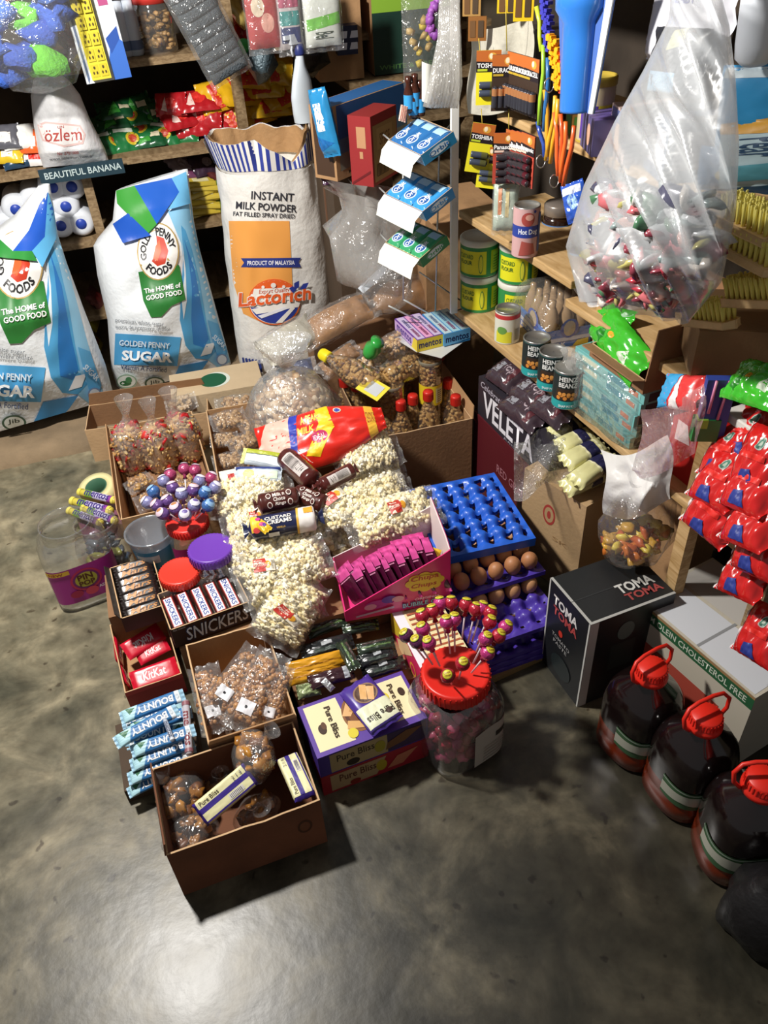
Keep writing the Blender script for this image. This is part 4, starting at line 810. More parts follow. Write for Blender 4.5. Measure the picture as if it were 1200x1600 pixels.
# ================================================================ cartons further back: contents
def snack_bag(seed):
    random.seed(seed); r = thing('snack_bag', 'x', 'snack bag'); mb = MB(); pts = []
    prof = [(.02, 0), (.05, .008), (.062, .04), (.066, .09), (.058, .13), (.03, .15)]
    mb.lathe([(a*.85, b) for a, b in prof], C('DDB272'), 20)
    for i in range(460):
        t_ = random.random(); k = min(4, int(t_*5)); q = t_*5-k; rr = prof[k][0]*(1-q)+prof[k+1][0]*q; z = prof[k][1]*(1-q)+prof[k+1][1]*q; a = random.uniform(0, 6.3); pts.append(Vector((rr*.92*math.cos(a), rr*.8*math.sin(a), z+.002)))
    lumps(mb, pts[:400], .0125, [C('DDB878', .5), C('C9995A', .5), C('E6C88E', .5), C('B98A4E', .5)], .35, sq=(1.5, .6, .35), lod=1); lumps(mb, pts[400:], .017, [C('C2262A', .35), C('D23A34', .35)], .35, sq=(1.1, .9, .35), lod=1); mb.build('snacks', r)['kind'] = 'stuff'
    f = MB(); f.lathe([(.022, -.002), (.054, .006), (.068, .04), (.072, .09), (.066, .13), (.04, .155), (.018, .175), (.012, .19), (.022, .215), (.036, .245)], film('heavy_film', .16, .5, bump=1., bscale=28), 26, fy=.88, amp=.16, seed=seed, cap=False); f.build('wrapper', r)
    return Kind(r)
s1, s2 = snack_bag(31), snack_bag(32); G = 'red-flecked snack bags standing in the carton'
for k, px, py, s_, rx, lab in [(s1, 210, 742, 1., 8, 'left'), (s2, 257, 738, .98, 8, 'middle'), (s1, 300, 722, 1.0, 8, 'right')]:
    c = P(px, py-3, .10); k.put(T(c.x, c.y+.02, .1, random.uniform(-40, 40), rx, random.uniform(-4, 4), s_) @ Matrix.Diagonal((.86, .86, 1.22, 1)), lab+'most of three upright clear snack bags with red flecks' if lab != 'middle' else 'middle one of three upright clear snack bags with red flecks', G)
crate('carton', 'plain carton inside the left snack carton, under the upright bags', 'box', .26, .2, .095, KRAFTD, T(-.075, 2.38, .005, 2), closed=True)
def chips_bag(seed, cols, dis=.35, sq=(1, .9, .5), r_=.016, n=40):
    random.seed(seed); r = thing('snack_bag', 'x', 'snack bag'); fn = pillowfn(.15, .095, .06, .1, .5, .1, seed, 2.4); mb = MB(); pts = []
    for i in range(n):
        u = random.uniform(-.8, .8); v = random.uniform(-.85, .85); s = 1 if random.random() < .7 else -1; p = fn(u, v, s); p.z *= .75; pts.append(p)
    lumps(mb, pts, r_, cols, dis, sq); mb.build('snacks', r)['kind'] = 'stuff'
    f = MB(); pillow(f, pillowfn(.19, .115, .08, .35, .5, .16, seed, 2.4), FILM, 22, 12); f.build('wrapper', r); return Kind(r)
ch = chips_bag(41, [C('B88A3A', .35, coat=.3), C('A8742E', .35), C('C89A4A', .35)]); pn = chips_bag(42, [C('B08A58', .45), C('9A7446', .45), C('C29C6A', .45)], .15, (1.2, .9, .8), .011, 90)
G = 'bags of snacks lying in the left carton'
for a, b, z, lab in [((200, 765), (235, 745), .13, 'bag of orange chips at the left wall of its carton'), ((215, 790), (262, 772), .10, 'bag of orange chips lying low left in its carton behind the clear tub'), ((262, 760), (310, 748), .13, 'bag of orange chips lying in the middle of its carton'), ((290, 775), (330, 762), .10, 'bag of orange chips at the right front corner of its carton')]:
    ch.put(frame(P(*a, z), P(*b, z), .17), lab, G)
G = 'knotted peanut bags in the right carton'
for a, b, z, lab in [((332, 663), (382, 650), .19, 'knotted peanut bag at the far left of the right hand carton'), ((378, 672), (412, 655), .17, 'peanut bag touching the big bag of toffee popcorn'), ((330, 690), (370, 685), .16, 'peanut bag in the second row by the carton divider'), ((362, 702), (402, 680), .16, 'round peanut bag in the middle of the right hand carton'), ((335, 725), (380, 715), .14, 'peanut bag at the near left corner of the right hand carton'), ((372, 722), (420, 712), .14, 'peanut bag at the near right of the right hand carton'), ((340, 640), (400, 630), .17, 'reddish lit peanut bag at the very back of the right hand carton')]:
    pn.put(frame(P(*a, z), P(*b, z), .17, (0, -.4, 1)), lab, G)
pv = chips_bag(43, [C('C8B090', .5), C('B89A70', .5)], .3)
pv.put(frame(P(262, 640, .15), P(305, 625, .17), .17), 'clear knotted bag of pale snacks poking out behind the upright snack bags')
# big bag of toffee popcorn
crate('carton', 'plain carton under the big clear bag of toffee popcorn', 'box', .27, .27, .19, KRAFTD, T(.40, 2.20, 0, 0), closed=True)
random.seed(5); c = P(458, 640, .33); r = thing('popcorn_bag', 'big clear knotted bag of pale brown toffee popcorn behind the red bag', 'popcorn bag', T(c.x, c.y, .20, 20))
prof = [(.03, 0), (.10, .01), (.13, .06), (.135, .12), (.12, .18), (.08, .225), (.03, .25)]
mb = MB(); mb.lathe([(a*.8, b*.95) for a, b in prof], C('B89A78', .6), 30); pts = []
for i in range(420):
    t_ = random.random()*.999; k = int(t_*6); q = t_*6-k; rr = prof[k][0]*(1-q)+prof[k+1][0]*q; z = prof[k][1]*(1-q)+prof[k+1][1]*q; a = random.uniform(0, 6.3); pts.append(Vector((rr*.88*math.cos(a), rr*.88*math.sin(a), z*.95)))
lumps(mb, pts, .014, [C('C9A87E', .5), C('D8BE98', .5), C('B0875A', .5), C('E0CDB0', .5)], .5, lod=1); mb.build('popcorn', r)['kind'] = 'stuff'
f = MB(); f.lathe([(.03, -.004), (.11, .004), (.142, .06), (.147, .12), (.135, .19), (.09, .24), (.04, .27), (.018, .285), (.035, .31), (.07, .34), (.085, .37)], film('heavy_film', .16, .5, bump=1., bscale=28), 44, amp=.22, seed=8, cap=False); f.build('wrapper', r)

# ---- bottle carton
M, w_, d_, h_ = T(.735, 2.20, .0, -2), .35, .40, .30
c1 = P(600, 680, .3); c2 = P(742, 655, .3)
crate('carton', 'large open brown carton full of bottled peanuts with red caps', 'box', w_, d_, h_, KRAFTD, T(c2.x-.17, c2.y+.215, 0, -3), KRAFT, rag=.02, flaps=[('r', .04, 80)])
def nuts_in(mb, prof, n, r_, mats, seed=1, fill=.97):
    random.seed(seed); pts = []
    seg = [(math.hypot(prof[k+1][0]-prof[k][0], prof[k+1][1]-prof[k][1])*(prof[k][0]+prof[k+1][0]+.002), k) for k in range(len(prof)-1)]; tot = sum(s for s, k in seg)
    for s, k in seg:
        for i in range(max(1, int(n*s/tot))):
            q = random.random(); rr = prof[k][0]*(1-q)+prof[k+1][0]*q; z = prof[k][1]*(1-q)+prof[k+1][1]*q; a = random.uniform(0, 6.3); pts.append(Vector((max(0, rr-r_*.9)*math.cos(a), max(0, rr-r_*.9)*math.sin(a), z)))
    mb.lathe([(max(.0005, a-r_*1.6), b) for a, b in prof], mats[0], 16); lumps(mb, pts, r_, mats, .18, (1.25, .85, .8), 1, bend=.25)
NUT = [C('C29A62', .4, coat=.3), C('B0854E', .4), C('D0AC78', .4), C('A67C48', .4)]
def nut_bottle(cap, name='peanut_bottle'):
    r = thing(name, 'x', 'bottle'); inner = [(.02, .004), (.034, .01), (.037, .03), (.037, .09), (.034, .12), (.022, .155), (.013, .18), (.012, .195)]
    mb = MB(); nuts_in(mb, inner, 210, .0072, NUT, 4); mb.build('peanuts', r)['kind'] = 'stuff'
    f = MB(); f.lathe([(.02, 0), (.037, .006), (.040, .03), (.038, .055), (.040, .09), (.037, .12), (.025, .158), (.0145, .183), (.0135, .2)], PET, 28, cap=False); f.build('body', r)
    k = MB(); k.lathe([(.0165, .192), (.0172, .194), (.0165, .222), (.0155, .225), (.001, .225)], C(cap, .35), 24)
    for i in range(24): a = 2*PI*i/24; k.box((.0168*math.cos(a), .0168*math.sin(a), .207), (.0016, .0016, .026), C(cap, .35), Matrix.Rotation(a, 3, 'Z'))
    k.build('cap', r); return Kind(r)
rb_ = nut_bottle('C82A20'); yb = nut_bottle('E2D020')
G = 'peanut bottles with red caps in the carton'
BT = [((626, 628), .345, 'nearest to the left front corner of the carton'), ((645, 619), .33, 'partly hidden behind the front left one'), ((669, 613), .36, 'in the middle of the front row'), ((712, 620), .345, 'at the right front corner of the carton'), ((700, 594), .33, 'at the right, behind the corner one'),
      ((556, 598), .33, 'standing by the big bag of toffee popcorn, in front'), ((537, 592), .33, 'standing farthest left'), ((627, 560), .34, 'at the back, under the fallen bottles')]
for i, ((px, py), zc, lab) in enumerate(BT):
    c = P(px, py, zc-.005); rb_.put(T(c.x, c.y, zc-.225, i*40), 'red capped bottle of peanuts '+lab, G)
crate('carton', 'plain carton standing inside the bottle carton to raise the bottles', 'box', .33, .38, .09, KRAFTD, T(c2.x-.17, c2.y+.215, .006, -3), closed=True)
crate('carton', 'plain carton under the peanut bottles beside the toffee popcorn', 'box', .13, .3, .10, KRAFTD, T(.53, 2.48, 0, 0), closed=True)
def nut_jar(h, lab_, cat, label, M, r_=.041):
    r = thing('peanut_jar', label, 'jar', M); mb = MB(); nuts_in(mb, [(.03, .004), (r_-.003, .01), (r_-.003, h*.93), (.01, h*.94)], 340, .009, NUT, 6); mb.build('peanuts', r)['kind'] = 'stuff'
    f = MB(); f.lathe([(r_*.9, 0), (r_, .006), (r_, h-.006), (r_*.95, h), (r_*.9, h-.002), (.001, h-.003)], PET, 32, cap=False)
    f.lathe([(r_*1.01, h-.012), (r_*1.03, h-.01), (r_*1.03, h-.002), (r_*1.0, h)], C('A8A490', .3, .6), 32, cap=False); f.build('body', r)
    if lab_:
        def fn(u, v, off=0): return Vector(((r_+.0012+off)*math.sin(u), -(r_+.0012+off)*math.cos(u), v))
        s = MB(); s.grid(lambda a, b: fn(-1.6+3.2*a, .09+.075*b), 24, 2, C('E2C42A', .4)); paint(s, fn, [('e', -.3, .13, .38, .024, 'B03A1A'), ('e', -.3, .13, .28, .017, 'E8B83A'), ('e', -.3, .13, .14, .008, '8A2A14'), ('r', .35, .1, 1.1, .155, 'D8CFA0')]+[('r', .45, .105+i*.008, 1.0, .108+i*.008, '7A7048') for i in range(6)], .1); s.build('paper_label', r)
    return r
c = P(672, 560, .42); nut_jar(.25, True, 'jar', 'tall clear jar of cashew nuts with a yellow label, among the red caps', T(c.x, c.y, .17, -15), .038)
c = P(611, 600, .36); nut_jar(.22, False, 'jar', 'clear unlabelled jar of cashew nuts in front of the tilted bottle', T(c.x, c.y, .145, 0), .042)
def lay(k, top, zt, bot, zb, lab, L_=.225):
    A, B = P(*top, zt), P(*bot, zb); Z = (A-B).normalized(); X = Vector((0, -.3, 1)); X = (X-Z*X.dot(Z)).normalized(); Yv = Z.cross(X); s = (A-B).length/L_
    return k.put(Matrix.Translation(B) @ Matrix((X, Yv, Z)).transposed().to_4x4() @ Matrix.Scale(s, 4), lab)
lay(yb, (502, 552), .42, (590, 605), .38, 'yellow capped bottle of cashew nuts lying on its side across the other bottles')
lay(rb_, (690, 555), .36, (600, 590), .38, 'bottle of peanuts lying with its cap towards the rack')
c = P(578, 605, .385); mb = MB(); mb.poly3([(-.028, -.018, 0), (.028, -.018, 0), (.028, .018, .004), (-.028, .018, .004)], .0006, C('E0CC3A', .5)); mb.poly3([(-.012, -.012, .001), (.02, -.012, .001), (.02, .012, .004), (-.012, .012, .004)], .0008, C('B8BCC0', .5))
single(mb, 'paper_tag', 'small yellow and grey tag at the foot of the yellow capped bottle', 'tag', frame(P(566, 598, .395), P(600, 618, .385), .056, (0, -.6, 1)))
# film wrapped bags above the bottles
def longbag(seed, cols, wcol=None, L_=.24, W_=.11, T_=.08, r_=.012, n=120, extra=()):
    random.seed(seed); r = thing('nut_bag', 'x', 'snack bag'); fn = pillowfn(L_, W_, T_, .12, .5, .1, seed, 2.4); mb = MB()
    if cols:
        pts = [];
        for i in range(n):
            u = random.uniform(-.85, .85); v = random.uniform(-.9, .9); p = fn(u, v, 1 if random.random() < .7 else -1)*.9; pts.append(p)
        lumps(mb, pts, r_, cols, .2, (1.2, .9, .8), 1); mb.build('nuts', r)['kind'] = 'stuff'
    else: pillow(mb, fn, wcol, 26, 14); mb.build('filling', r)
    f = MB(); pillow(f, pillowfn(L_*1.25, W_*1.15, T_*1.25, .4, .5, .2, seed+1, 2.4), FILM, 26, 14); f.build('wrapper', r)
    return Kind(r)
nutb = longbag(51, NUT, r_=.010); brn = longbag(52, None, C('9A6E40', .45, 0, .3, 30, .25, 25)); 
nutb.put(frame(P(555, 590, .36), P(640, 540, .40), .26, (0, -.5, 1)), 'long clear bag of nuts behind the bottles, in front')
nutb.put(frame(P(590, 560, .42), P(650, 520, .44), .24, (0, -.5, 1)), 'clear bag of nuts under the green cap, behind the bottles')
brn.put(frame(P(470, 530, .42), P(585, 470, .50), .30, (0, -.6, 1)), 'long brown filled bag in shiny film at the back left of the bottles')
brn.put(frame(P(560, 470, .50), P(700, 455, .47), .30, (0, -.6, 1)), 'brown filled bag in shiny film at the back, below the rack')
brn.put(frame(P(500, 585, .35), P(560, 540, .40), .30, (0, -.6, 1)), 'brown bag beneath the yellow capped bottle')
crate('carton', 'tall plain carton at the back that carries the wrapped brown bags', 'box', .34, .30, .36, KRAFTD, T(.72, 2.62, 0, 0), closed=True)
mb = MB(); mb.lathe([(.001, 0), (.016, 0), (.02, .01), (.022, .03), (.014, .045), (.02, .055), (.006, .06)], C('2E9A3E', .3, coat=.4), 22, amp=.3, seed=4)
c = P(575, 555, .44); single(mb, 'green_twist_cap', 'bright green crumpled plastic twist cap on the nut bags', 'wrapper', T(c.x, c.y, c.z, 0, 30, 20, 1.3))  # a loose green twist cap with a crumpled outline
fb = longbag(55, None, C('B9B4A4', .5, 0, .3, 30, .2, 20)); nv = longbag(56, None, C('3A4468', .4, 0, .3, 30, .4, 20))
fb.put(frame(P(405, 560, .42), P(500, 505, .44), .28, (0, -.7, 1)), 'greyish crumpled film bag between the milk powder sack and the nuts')
nv.put(frame(P(430, 585, .34), P(490, 570, .36), .26, (0, -.7, 1)), 'navy striped film bag behind the toffee popcorn')
mb = MB(); mb.poly3([(0, 0, 0), (.22, 0, 0), (.22, .05, .0), (0, .04, 0)], .003, C('C8CED6', .6)); single(mb, 'paper_sheet', 'narrow pale grey card strip leaning behind the wrapped brown bags', 'card', frame(P(545, 478, .52), P(590, 440, .56), .22, (0, -.8, 1)))

# ================================================================ sacks
def pixsack(name, label, rows, mat, specs, parent=None, sub=14, p=2.2, crump=.012, seed=1, eps=.0015, back=1.):
    """upright sack: rows = (left px, right px, y of the middle plane, half depth) from bottom to top"""
    def row(v):
        t_ = max(0, min(.99999, v))*(len(rows)-1); k = int(t_); q = t_-k; a, b = rows[k], rows[k+1]; q2 = q
        return [(a[0][0]*(1-q)+b[0][0]*q, a[0][1]*(1-q)+b[0][1]*q), (a[1][0]*(1-q)+b[1][0]*q, a[1][1]*(1-q)+b[1][1]*q), a[2]*(1-q)+b[2]*q, a[3]*(1-q2)+b[3]*q2]
    def S(u, v, off=0, side=1):
        L_, R_, y0, D = row(v); a = (u+1)/2; px = L_[0]*(1-a)+R_[0]*a; py = L_[1]*(1-a)+R_[1]*a
        f_ = max(0, 1-abs(u)**p)**.5; y = y0-side*D*f_
        c = crump*(nz((px/60, py/60, side), 1., seed)+.5*nz((px/25, py/40, side), 1., seed+5))*f_
        q = PY(px, py, y0-D*f_-off-c) if side == 1 else PY(px, py, y0-D*f_*.2)
        if side == -1: q.y = y0+D*f_*back
        return q
    def inv(px, py):
        lo, hi = 0., 1.
        def sgn(v):
            L_, R_, _, _ = row(v); return (R_[0]-L_[0])*(py-L_[1])-(R_[1]-L_[1])*(px-L_[0])
        for _ in range(22):
            m = (lo+hi)/2
            if sgn(m) < 0: lo = m
            else: hi = m
        v = (lo+hi)/2; L_, R_, _, _ = row(v); u = ((px-L_[0])*(R_[0]-L_[0])+(py-L_[1])*(R_[1]-L_[1]))/((R_[0]-L_[0])**2+(R_[1]-L_[1])**2)
        return max(-.995, min(.995, u*2-1)), v
    mb = MB(); n = sub*(len(rows)-1)
    mb.grid(lambda a, b: S(a*2-1, b, 0, 1), 44, n, mat); mb.grid(lambda a, b: S(1-a*2, b, 0, -1), 20, n, mat)
    def fn(px, py, off=0): u, v = inv(px, -py); return S(u, v, off)
    paint(mb, fn, specs, 9, pix=True, eps=eps)
    return single(mb, name, label, 'sack')
SW = C('E9EDF0', .45, 0, .25, 60, .04, 12, .1)
def sugar(f_):
    q = lambda pts: [f_(x, y) for x, y in pts]
    k = f_(1, 0)[0]-f_(0, 0)[0]
    cx, cy = f_(247, 393); out = []
    out += [('p', q([(262, 330), (299, 318), (302, 345), (318, 420), (338, 495), (360, 566), (340, 574), (322, 560), (305, 500), (292, 440), (283, 380)]), '8CC4E4')]
    out += [('p', q([(283, 352), (287, 400), (283, 450), (281, 500), (290, 540), (305, 560), (325, 562), (338, 548), (330, 540), (322, 500), (312, 440), (300, 390), (290, 360)]), '4FA0D2'),
            ('p', q([(287, 372), (304, 420), (315, 480), (326, 530), (318, 543), (302, 538), (299, 500), (300, 450), (294, 400)]), '2A78C0'), ('p', q([(285, 380), (290, 420), (292, 470), (287, 500), (284, 470), (288, 430)]), 'DCEAF2'), ('p', q([(313, 557), (322, 538), (336, 535), (330, 552)]), 'F0F4F6'),
            ('p', q([(180, 521), (283, 527), (277, 572), (178, 570)]), '4C9DCF'), ('p', q([(280, 572), (326, 563), (310, 586), (268, 598)]), '3C90CC'),
            ('p', q([(325, 500), (341, 506), (356, 550), (345, 572), (337, 548)]), '5AA8D8')]
    out += [('p', q([(216, 425), (280, 414), (290, 468), (268, 478), (252, 495), (236, 496), (224, 470)]), '2C7A34'),
            ('e', cx, cy, 33*k, 45*k, 'B89A5A'), ('e', cx, cy, 31*k, 43*k, 'F2F2EE'), ('p', q([(244, 368), (256, 372), (263, 392), (258, 412), (246, 416), (237, 408), (246, 392)]), 'C23A22'), ('p', q([(243, 385), (249, 374), (252, 392), (246, 408), (239, 404)]), 'E0602E'),
            ('arc', 'PENNY', cx, cy, 25*k, 13*k, 100, 10, '202024', 1., .74), ('arc', 'GOLD', cx, cy, 25*k, 13*k, 205, 125, '202024', 1., .74), ('arc', 'FOODS', cx, cy, 25*k, 13*k, 225, 325, '202024', 1., .74),
            ('T', 'The HOME of', f_(226, 459), f_(283, 449), 8*k, 'F2F4F0', .8), ('T', 'GOOD FOOD', f_(229, 470), f_(285, 460), 8*k, 'F2F4F0', .9),
            ('T', 'premium white sugar', f_(180, 504), f_(256, 511), 7*k, '7A8088', .1), ('T', 'sucre de première qualité', f_(180, 514), f_(266, 519), 7*k, '7A8088', .1),
            ('T', 'GOLDEN PENNY', f_(186, 540), f_(265, 545), 9*k, 'DCEAF4', .8), ('T', 'SUGAR', f_(190, 563), f_(269, 567), 16*k, 'F4F8FA', 1.2), ('T', 'Vitamin A Fortified', f_(188, 577), f_(260, 582), 8*k, '2E4A78', .4),
            ('e', *f_(198, 596), 16*k, 11*k, '9AB8A0'), ('e', *f_(198, 596), 14*k, 9*k, 'E8EEE8'), ('e', *f_(196, 599), 9*k, 4*k, '2E6A3E'), ('e', *f_(201, 594), 5*k, 5*k, '4A8A5A'),
            ('e', *f_(242, 599), 16*k, 10*k, '3A5A48'), ('e', *f_(242, 599), 13*k, 8*k, 'E4EAE6'), ('T', 'Jib', f_(234, 602), f_(250, 600), 7*k, '2E3A36', .4),
            ('e', *f_(347, 562), 9*k, 9*k, '7A92B8'), ('e', *f_(347, 562), 7*k, 7*k, 'DCE4EC'), ('T', 'SUGAR', f_(331, 528), f_(349, 545), 8*k, 'D8E8F4', .8)]
    return out
ident = lambda x, y: (x, y)
top1 = [('p', [(181, 298), (210, 290), (228, 320), (245, 350), (228, 368), (205, 340), (183, 318)], '3E9A3A'), ('p', [(210, 290), (268, 278), (280, 300), (262, 325), (245, 350), (224, 314)], '2060C8'), ('p', [(176, 350), (200, 333), (236, 368), (216, 373), (192, 380)], '1E56BC'),
        ('p', [(268, 278), (291, 268), (298, 318), (262, 328), (280, 300)], '6FB8E4')]
pixsack('sugar_sack', 'white and blue sugar sack next to the milk powder, its whole badge visible',
        [((186, 614), (362, 572), 3.16, .09), ((174, 575), (352, 535), 3.16, .17), ((168, 500), (330, 455), 3.17, .19), ((152, 430), (312, 390), 3.2, .17), ((146, 384), (303, 345), 3.23, .13), ((176, 345), (299, 312), 3.26, .08), ((181, 298), (293, 264), 3.28, .02)], SW, sugar(ident)+top1, crump=.022, seed=3)
ml = lambda x, y: (118+(x-322)*1.2, 602+(y-550)*1.2)
top2 = [('p', [(-30, 395), (0, 372), (40, 352), (62, 294), (75, 298), (60, 350), (20, 392)], 'E8EEF2'), ('p', [(62, 318), (75, 300), (84, 330), (70, 370), (50, 392), (20, 392), (45, 360)], '1E56BC'), ('p', [(75, 300), (87, 335), (88, 372), (66, 418), (50, 392), (70, 370)], '5FB0E0'), ('p', [(-60, 372), (0, 374), (20, 392), (50, 392), (58, 408), (0, 402)], '2E8A3A')]
pixsack('sugar_sack', 'bulging white and blue sugar sack cut by the left picture edge',
        [((-110, 706), (179, 622), 3.02, .10), ((-115, 640), (165, 570), 3.03, .2), ((-110, 540), (130, 480), 3.05, .22), ((-100, 450), (104, 410), 3.08, .18), ((-60, 400), (90, 365), 3.12, .12), ((20, 340), (84, 325), 3.14, .06), ((60, 290), (78, 288), 3.16, .015)], SW, sugar(ml)+top2, crump=.024, seed=6)

# milk powder sack with open torn collar
r0 = thing('milk_powder_sack', 'tall white paper sack of milk powder with orange panel and torn open striped top', 'sack')
MR = [((388, 600), (505, 575), 3.10, .10), ((374, 565), (512, 530), 3.10, .15), ((362, 480), (515, 450), 3.10, .16), ((354, 400), (508, 385), 3.10, .16), ((346, 320), (498, 305), 3.10, .155), ((338, 262), (490, 245), 3.10, .15)]
def mrow(v):
    t_ = max(0, min(.99999, v))*(len(MR)-1); k = int(t_); q = t_-k; a, b = MR[k], MR[k+1]
    return [tuple(a[0][i]*(1-q)+b[0][i]*q for i in (0, 1)), tuple(a[1][i]*(1-q)+b[1][i]*q for i in (0, 1)), a[2]*(1-q)+b[2]*q, a[3]*(1-q)+b[3]*q]
def MS(ang, v, off=0):
    """ang 0 = left, pi/2 = front, pi = right, 3pi/2 = back"""
    L_, R_, y0, D = mrow(v); A_, B_ = PY(*L_, y0), PY(*R_, y0); c = (A_+B_)/2; h = (B_-A_)/2
    q = c-h*math.copysign(abs(math.cos(ang))**.85, math.cos(ang)); q = q+Vector((0, -math.copysign(abs(math.sin(ang))**.8, math.sin(ang))*(D+off), 0))
    q.y += .008*nz((ang*2, v*5, 0), 1.5, 2); q.x += .006*nz((ang*3, v*7, 3), 1.5, 2); return q
mb = MB(); mb.grid(lambda a, b: MS(a*2*PI, b), 72, 50, C('E9E6E0', .55, 0, .35, 40, .04, 12), wrap=True)
def msfn(px, py, off=0):
    py = -py; lo, hi = 0., 1.
    # front surface lookup: match the ray with the front of the sack
    best = None
    v = .5; u = PI/2
    for it in range(14):
        q = MS(u, v); c = RM.transposed() @ (q-CAM); x = CX+F*c.x/-c.z; y = CY-F*c.y/-c.z
        L_, R_, _, _ = mrow(v); wpx = (R_[0]-L_[0])/2
        cu = math.cos(u)-(px-x)/wpx*.8; cu = max(-.97, min(.97, cu)); u = math.acos(cu); v = max(0, min(.9999, v-(py-y)/340*.8))
    return MS(u, v, off)
def ribbon(cx_, cy_, rx, ry, a0, a1, n=14): return [(cx_+rx*math.cos(math.radians(a0+(a1-a0)*i/n)), cy_-ry*math.sin(math.radians(a0+(a1-a0)*i/n))) for i in range(n+1)]
paint(mb, msfn, [('p', [(357, 345), (452, 345), (458, 470), (446, 500), (412, 505), (380, 490), (364, 440)], 'EFA552'),
     ('T', 'INSTANT', (392, 311), (459, 315), 13, '34363E', .5), ('T', 'MILK POWDER', (368, 326), (463, 332), 12, '34363E', .5), ('T', 'FAT FILLED SPRAY DRIED', (364, 337), (460, 341), 7, '34363E', .4),
     ('p', [(376, 403), (470, 402), (466, 409), (470, 417), (376, 417), (381, 410)], '2C3A86'), ('T', 'PRODUCT OF MALAYSIA', (386, 414), (460, 413), 7, 'E8E8F0', .7),
     ('e', 428, 471, 41, 36, 'E8642A'), ('e', 428, 471, 39, 34, 'F2EEE8'), ('p', ribbon(428, 471, 39, 34, 158, 20), 'E8642A'), ('p', ribbon(428, 471, 38, 33, 195, 345), '2E3F9A'), ('p', [(392, 482), (470, 466), (466, 478), (400, 490)], 'F2EEE8'), ('p', [(430, 503), (455, 478), (460, 480), (440, 503)], 'F2EEE8'), ('p', [(402, 492), (445, 478), (448, 481), (408, 496)], 'E8E8F0'),
     ('p', [(396, 450), (461, 447), (467, 466), (391, 470)], 'F2EEE8'), ('T', 'Export Quality', (404, 460), (452, 456), 9, 'C8502A', .2, .2),
     ('e', 410, 447, 2.5, 2.5, 'F2EEE8'), ('e', 426, 444, 4, 4, 'F2EEE8'), ('e', 442, 446, 2.5, 2.5, 'F2EEE8'),
     ('T', 'Lactorich', (371, 480), (487, 466), 24, 'F2EEE8', 2., .15), ('T', 'Lactorich', (372, 479), (486, 466), 22, 'E8602A', 1., .15),
     ('p', [(458, 452), (458, 440), (466, 436), (466, 446)], '2E3F9A'), ('p', [(466, 450), (472, 441), (481, 439), (477, 448)], '2E3F9A'), ('p', [(456, 455), (450, 448), (456, 444), (461, 451)], '2E3F9A')]
     + [('p', [(377+i*5, 558+i*.4), (380+i*5, 557+i*.4), (384+i*5, 578), (381+i*5, 579)], '2E3F8A') for i in range(6)], 7, pix=True, eps=.002)
mb.build('body', r0)
def rimz(ang):   # height of the torn rim around the collar, front right dips in a V
    d = abs((ang-PI*.62+PI) % (2*PI)-PI)
    return .02+.095*min(1, d/.6)+.015*nz((ang*3, 0, 0), 1.2, 4)-(.02 if math.sin(ang) < 0 else 0)
def collar(a, b, off=0.):
    ang = a*2*PI; q = MS(ang, .9999); top = rimz(ang); fl = 1+b*(.16 if math.cos(ang) > .3 else -.02); c = MS(0, .9999)*.5+MS(PI, .9999)*.5
    d = q-c; q2 = c+d*(fl-off*8); q2.z = q.z+top*b-.002; q2.y += .01*math.sin(ang*7)*b; return q2
mb = MB(); NAVY = C('33429A', .5); WH = C('E9E6E0', .55)
N_ = 110
for i in range(N_):
    m_ = NAVY if i % 2 == 0 else WH
    mb.grid(lambda a, b: collar((i+a)/N_, .12+.88*b, .002), 1, 8, m_ if 10 < i < 120 or True else WH)
mb.grid(lambda a, b: collar(a, b, 0.004), 90, 8, WH, wrap=False)
mb.build('striped_collar', r0)
mb = MB(); mb.grid(lambda a, b: collar(a, b*.995, .012), 90, 8, C('B0895E', .85, 0, .5, 40, .15, 12)); 
cc_ = MS(0, .999)*.5+MS(PI, .999)*.5; ring = [MS(2*PI*i/40, .93)*.97+cc_*.03 for i in range(40)]
mb.add(ring, [tuple(range(40))], C('D8CDB8', .9)); mb.build('kraft_lining', r0)

# ================================================================ back shelves
for z, nm in ((.88, 0), (1.195, 0), (.60, 0), (.30, 0), (1.52, 0)):
    mb = MB(); mb.box((0, 0, -.012), (2.75, .5, .024), WOODD); 
    lab = {.88: 'long plank shelf of the back rack carrying green and red packets', 1.195: 'upper plank shelf of the back rack behind the hanging goods', .60: 'lower plank shelf of the back rack carrying white rolls', .30: 'lowest plank shelf of the back rack behind the sacks', 1.52: 'topmost plank of the back rack above the hanging goods'}[z]
    single(mb, 'shelf_plank', lab, 'shelf', T(.17, 3.57, z))
for i, x in enumerate((-1.12, -.10, .52, 1.46)):
    mb = MB(); mb.box((0, 0, .9), (.035, .05, 1.8), WOODD); single(mb, 'wooden_post', ['front post at the far left end of the back rack', 'front post of the back rack beside the white rolls', 'front post of the back rack behind the milk powder sack', 'front post at the right end of the back rack'][i], 'post', T(x, 3.315+.028 if False else 3.35, 0))
mb = MB(); mb.box((0, 0, .9), (2.75, .02, 1.8), C('3E352B', .9, 0, .2, 20, .3, 6)); single(mb, 'back_board', 'dark board closing the rear of the back shelves', 'board', T(.17, 3.84, 0))
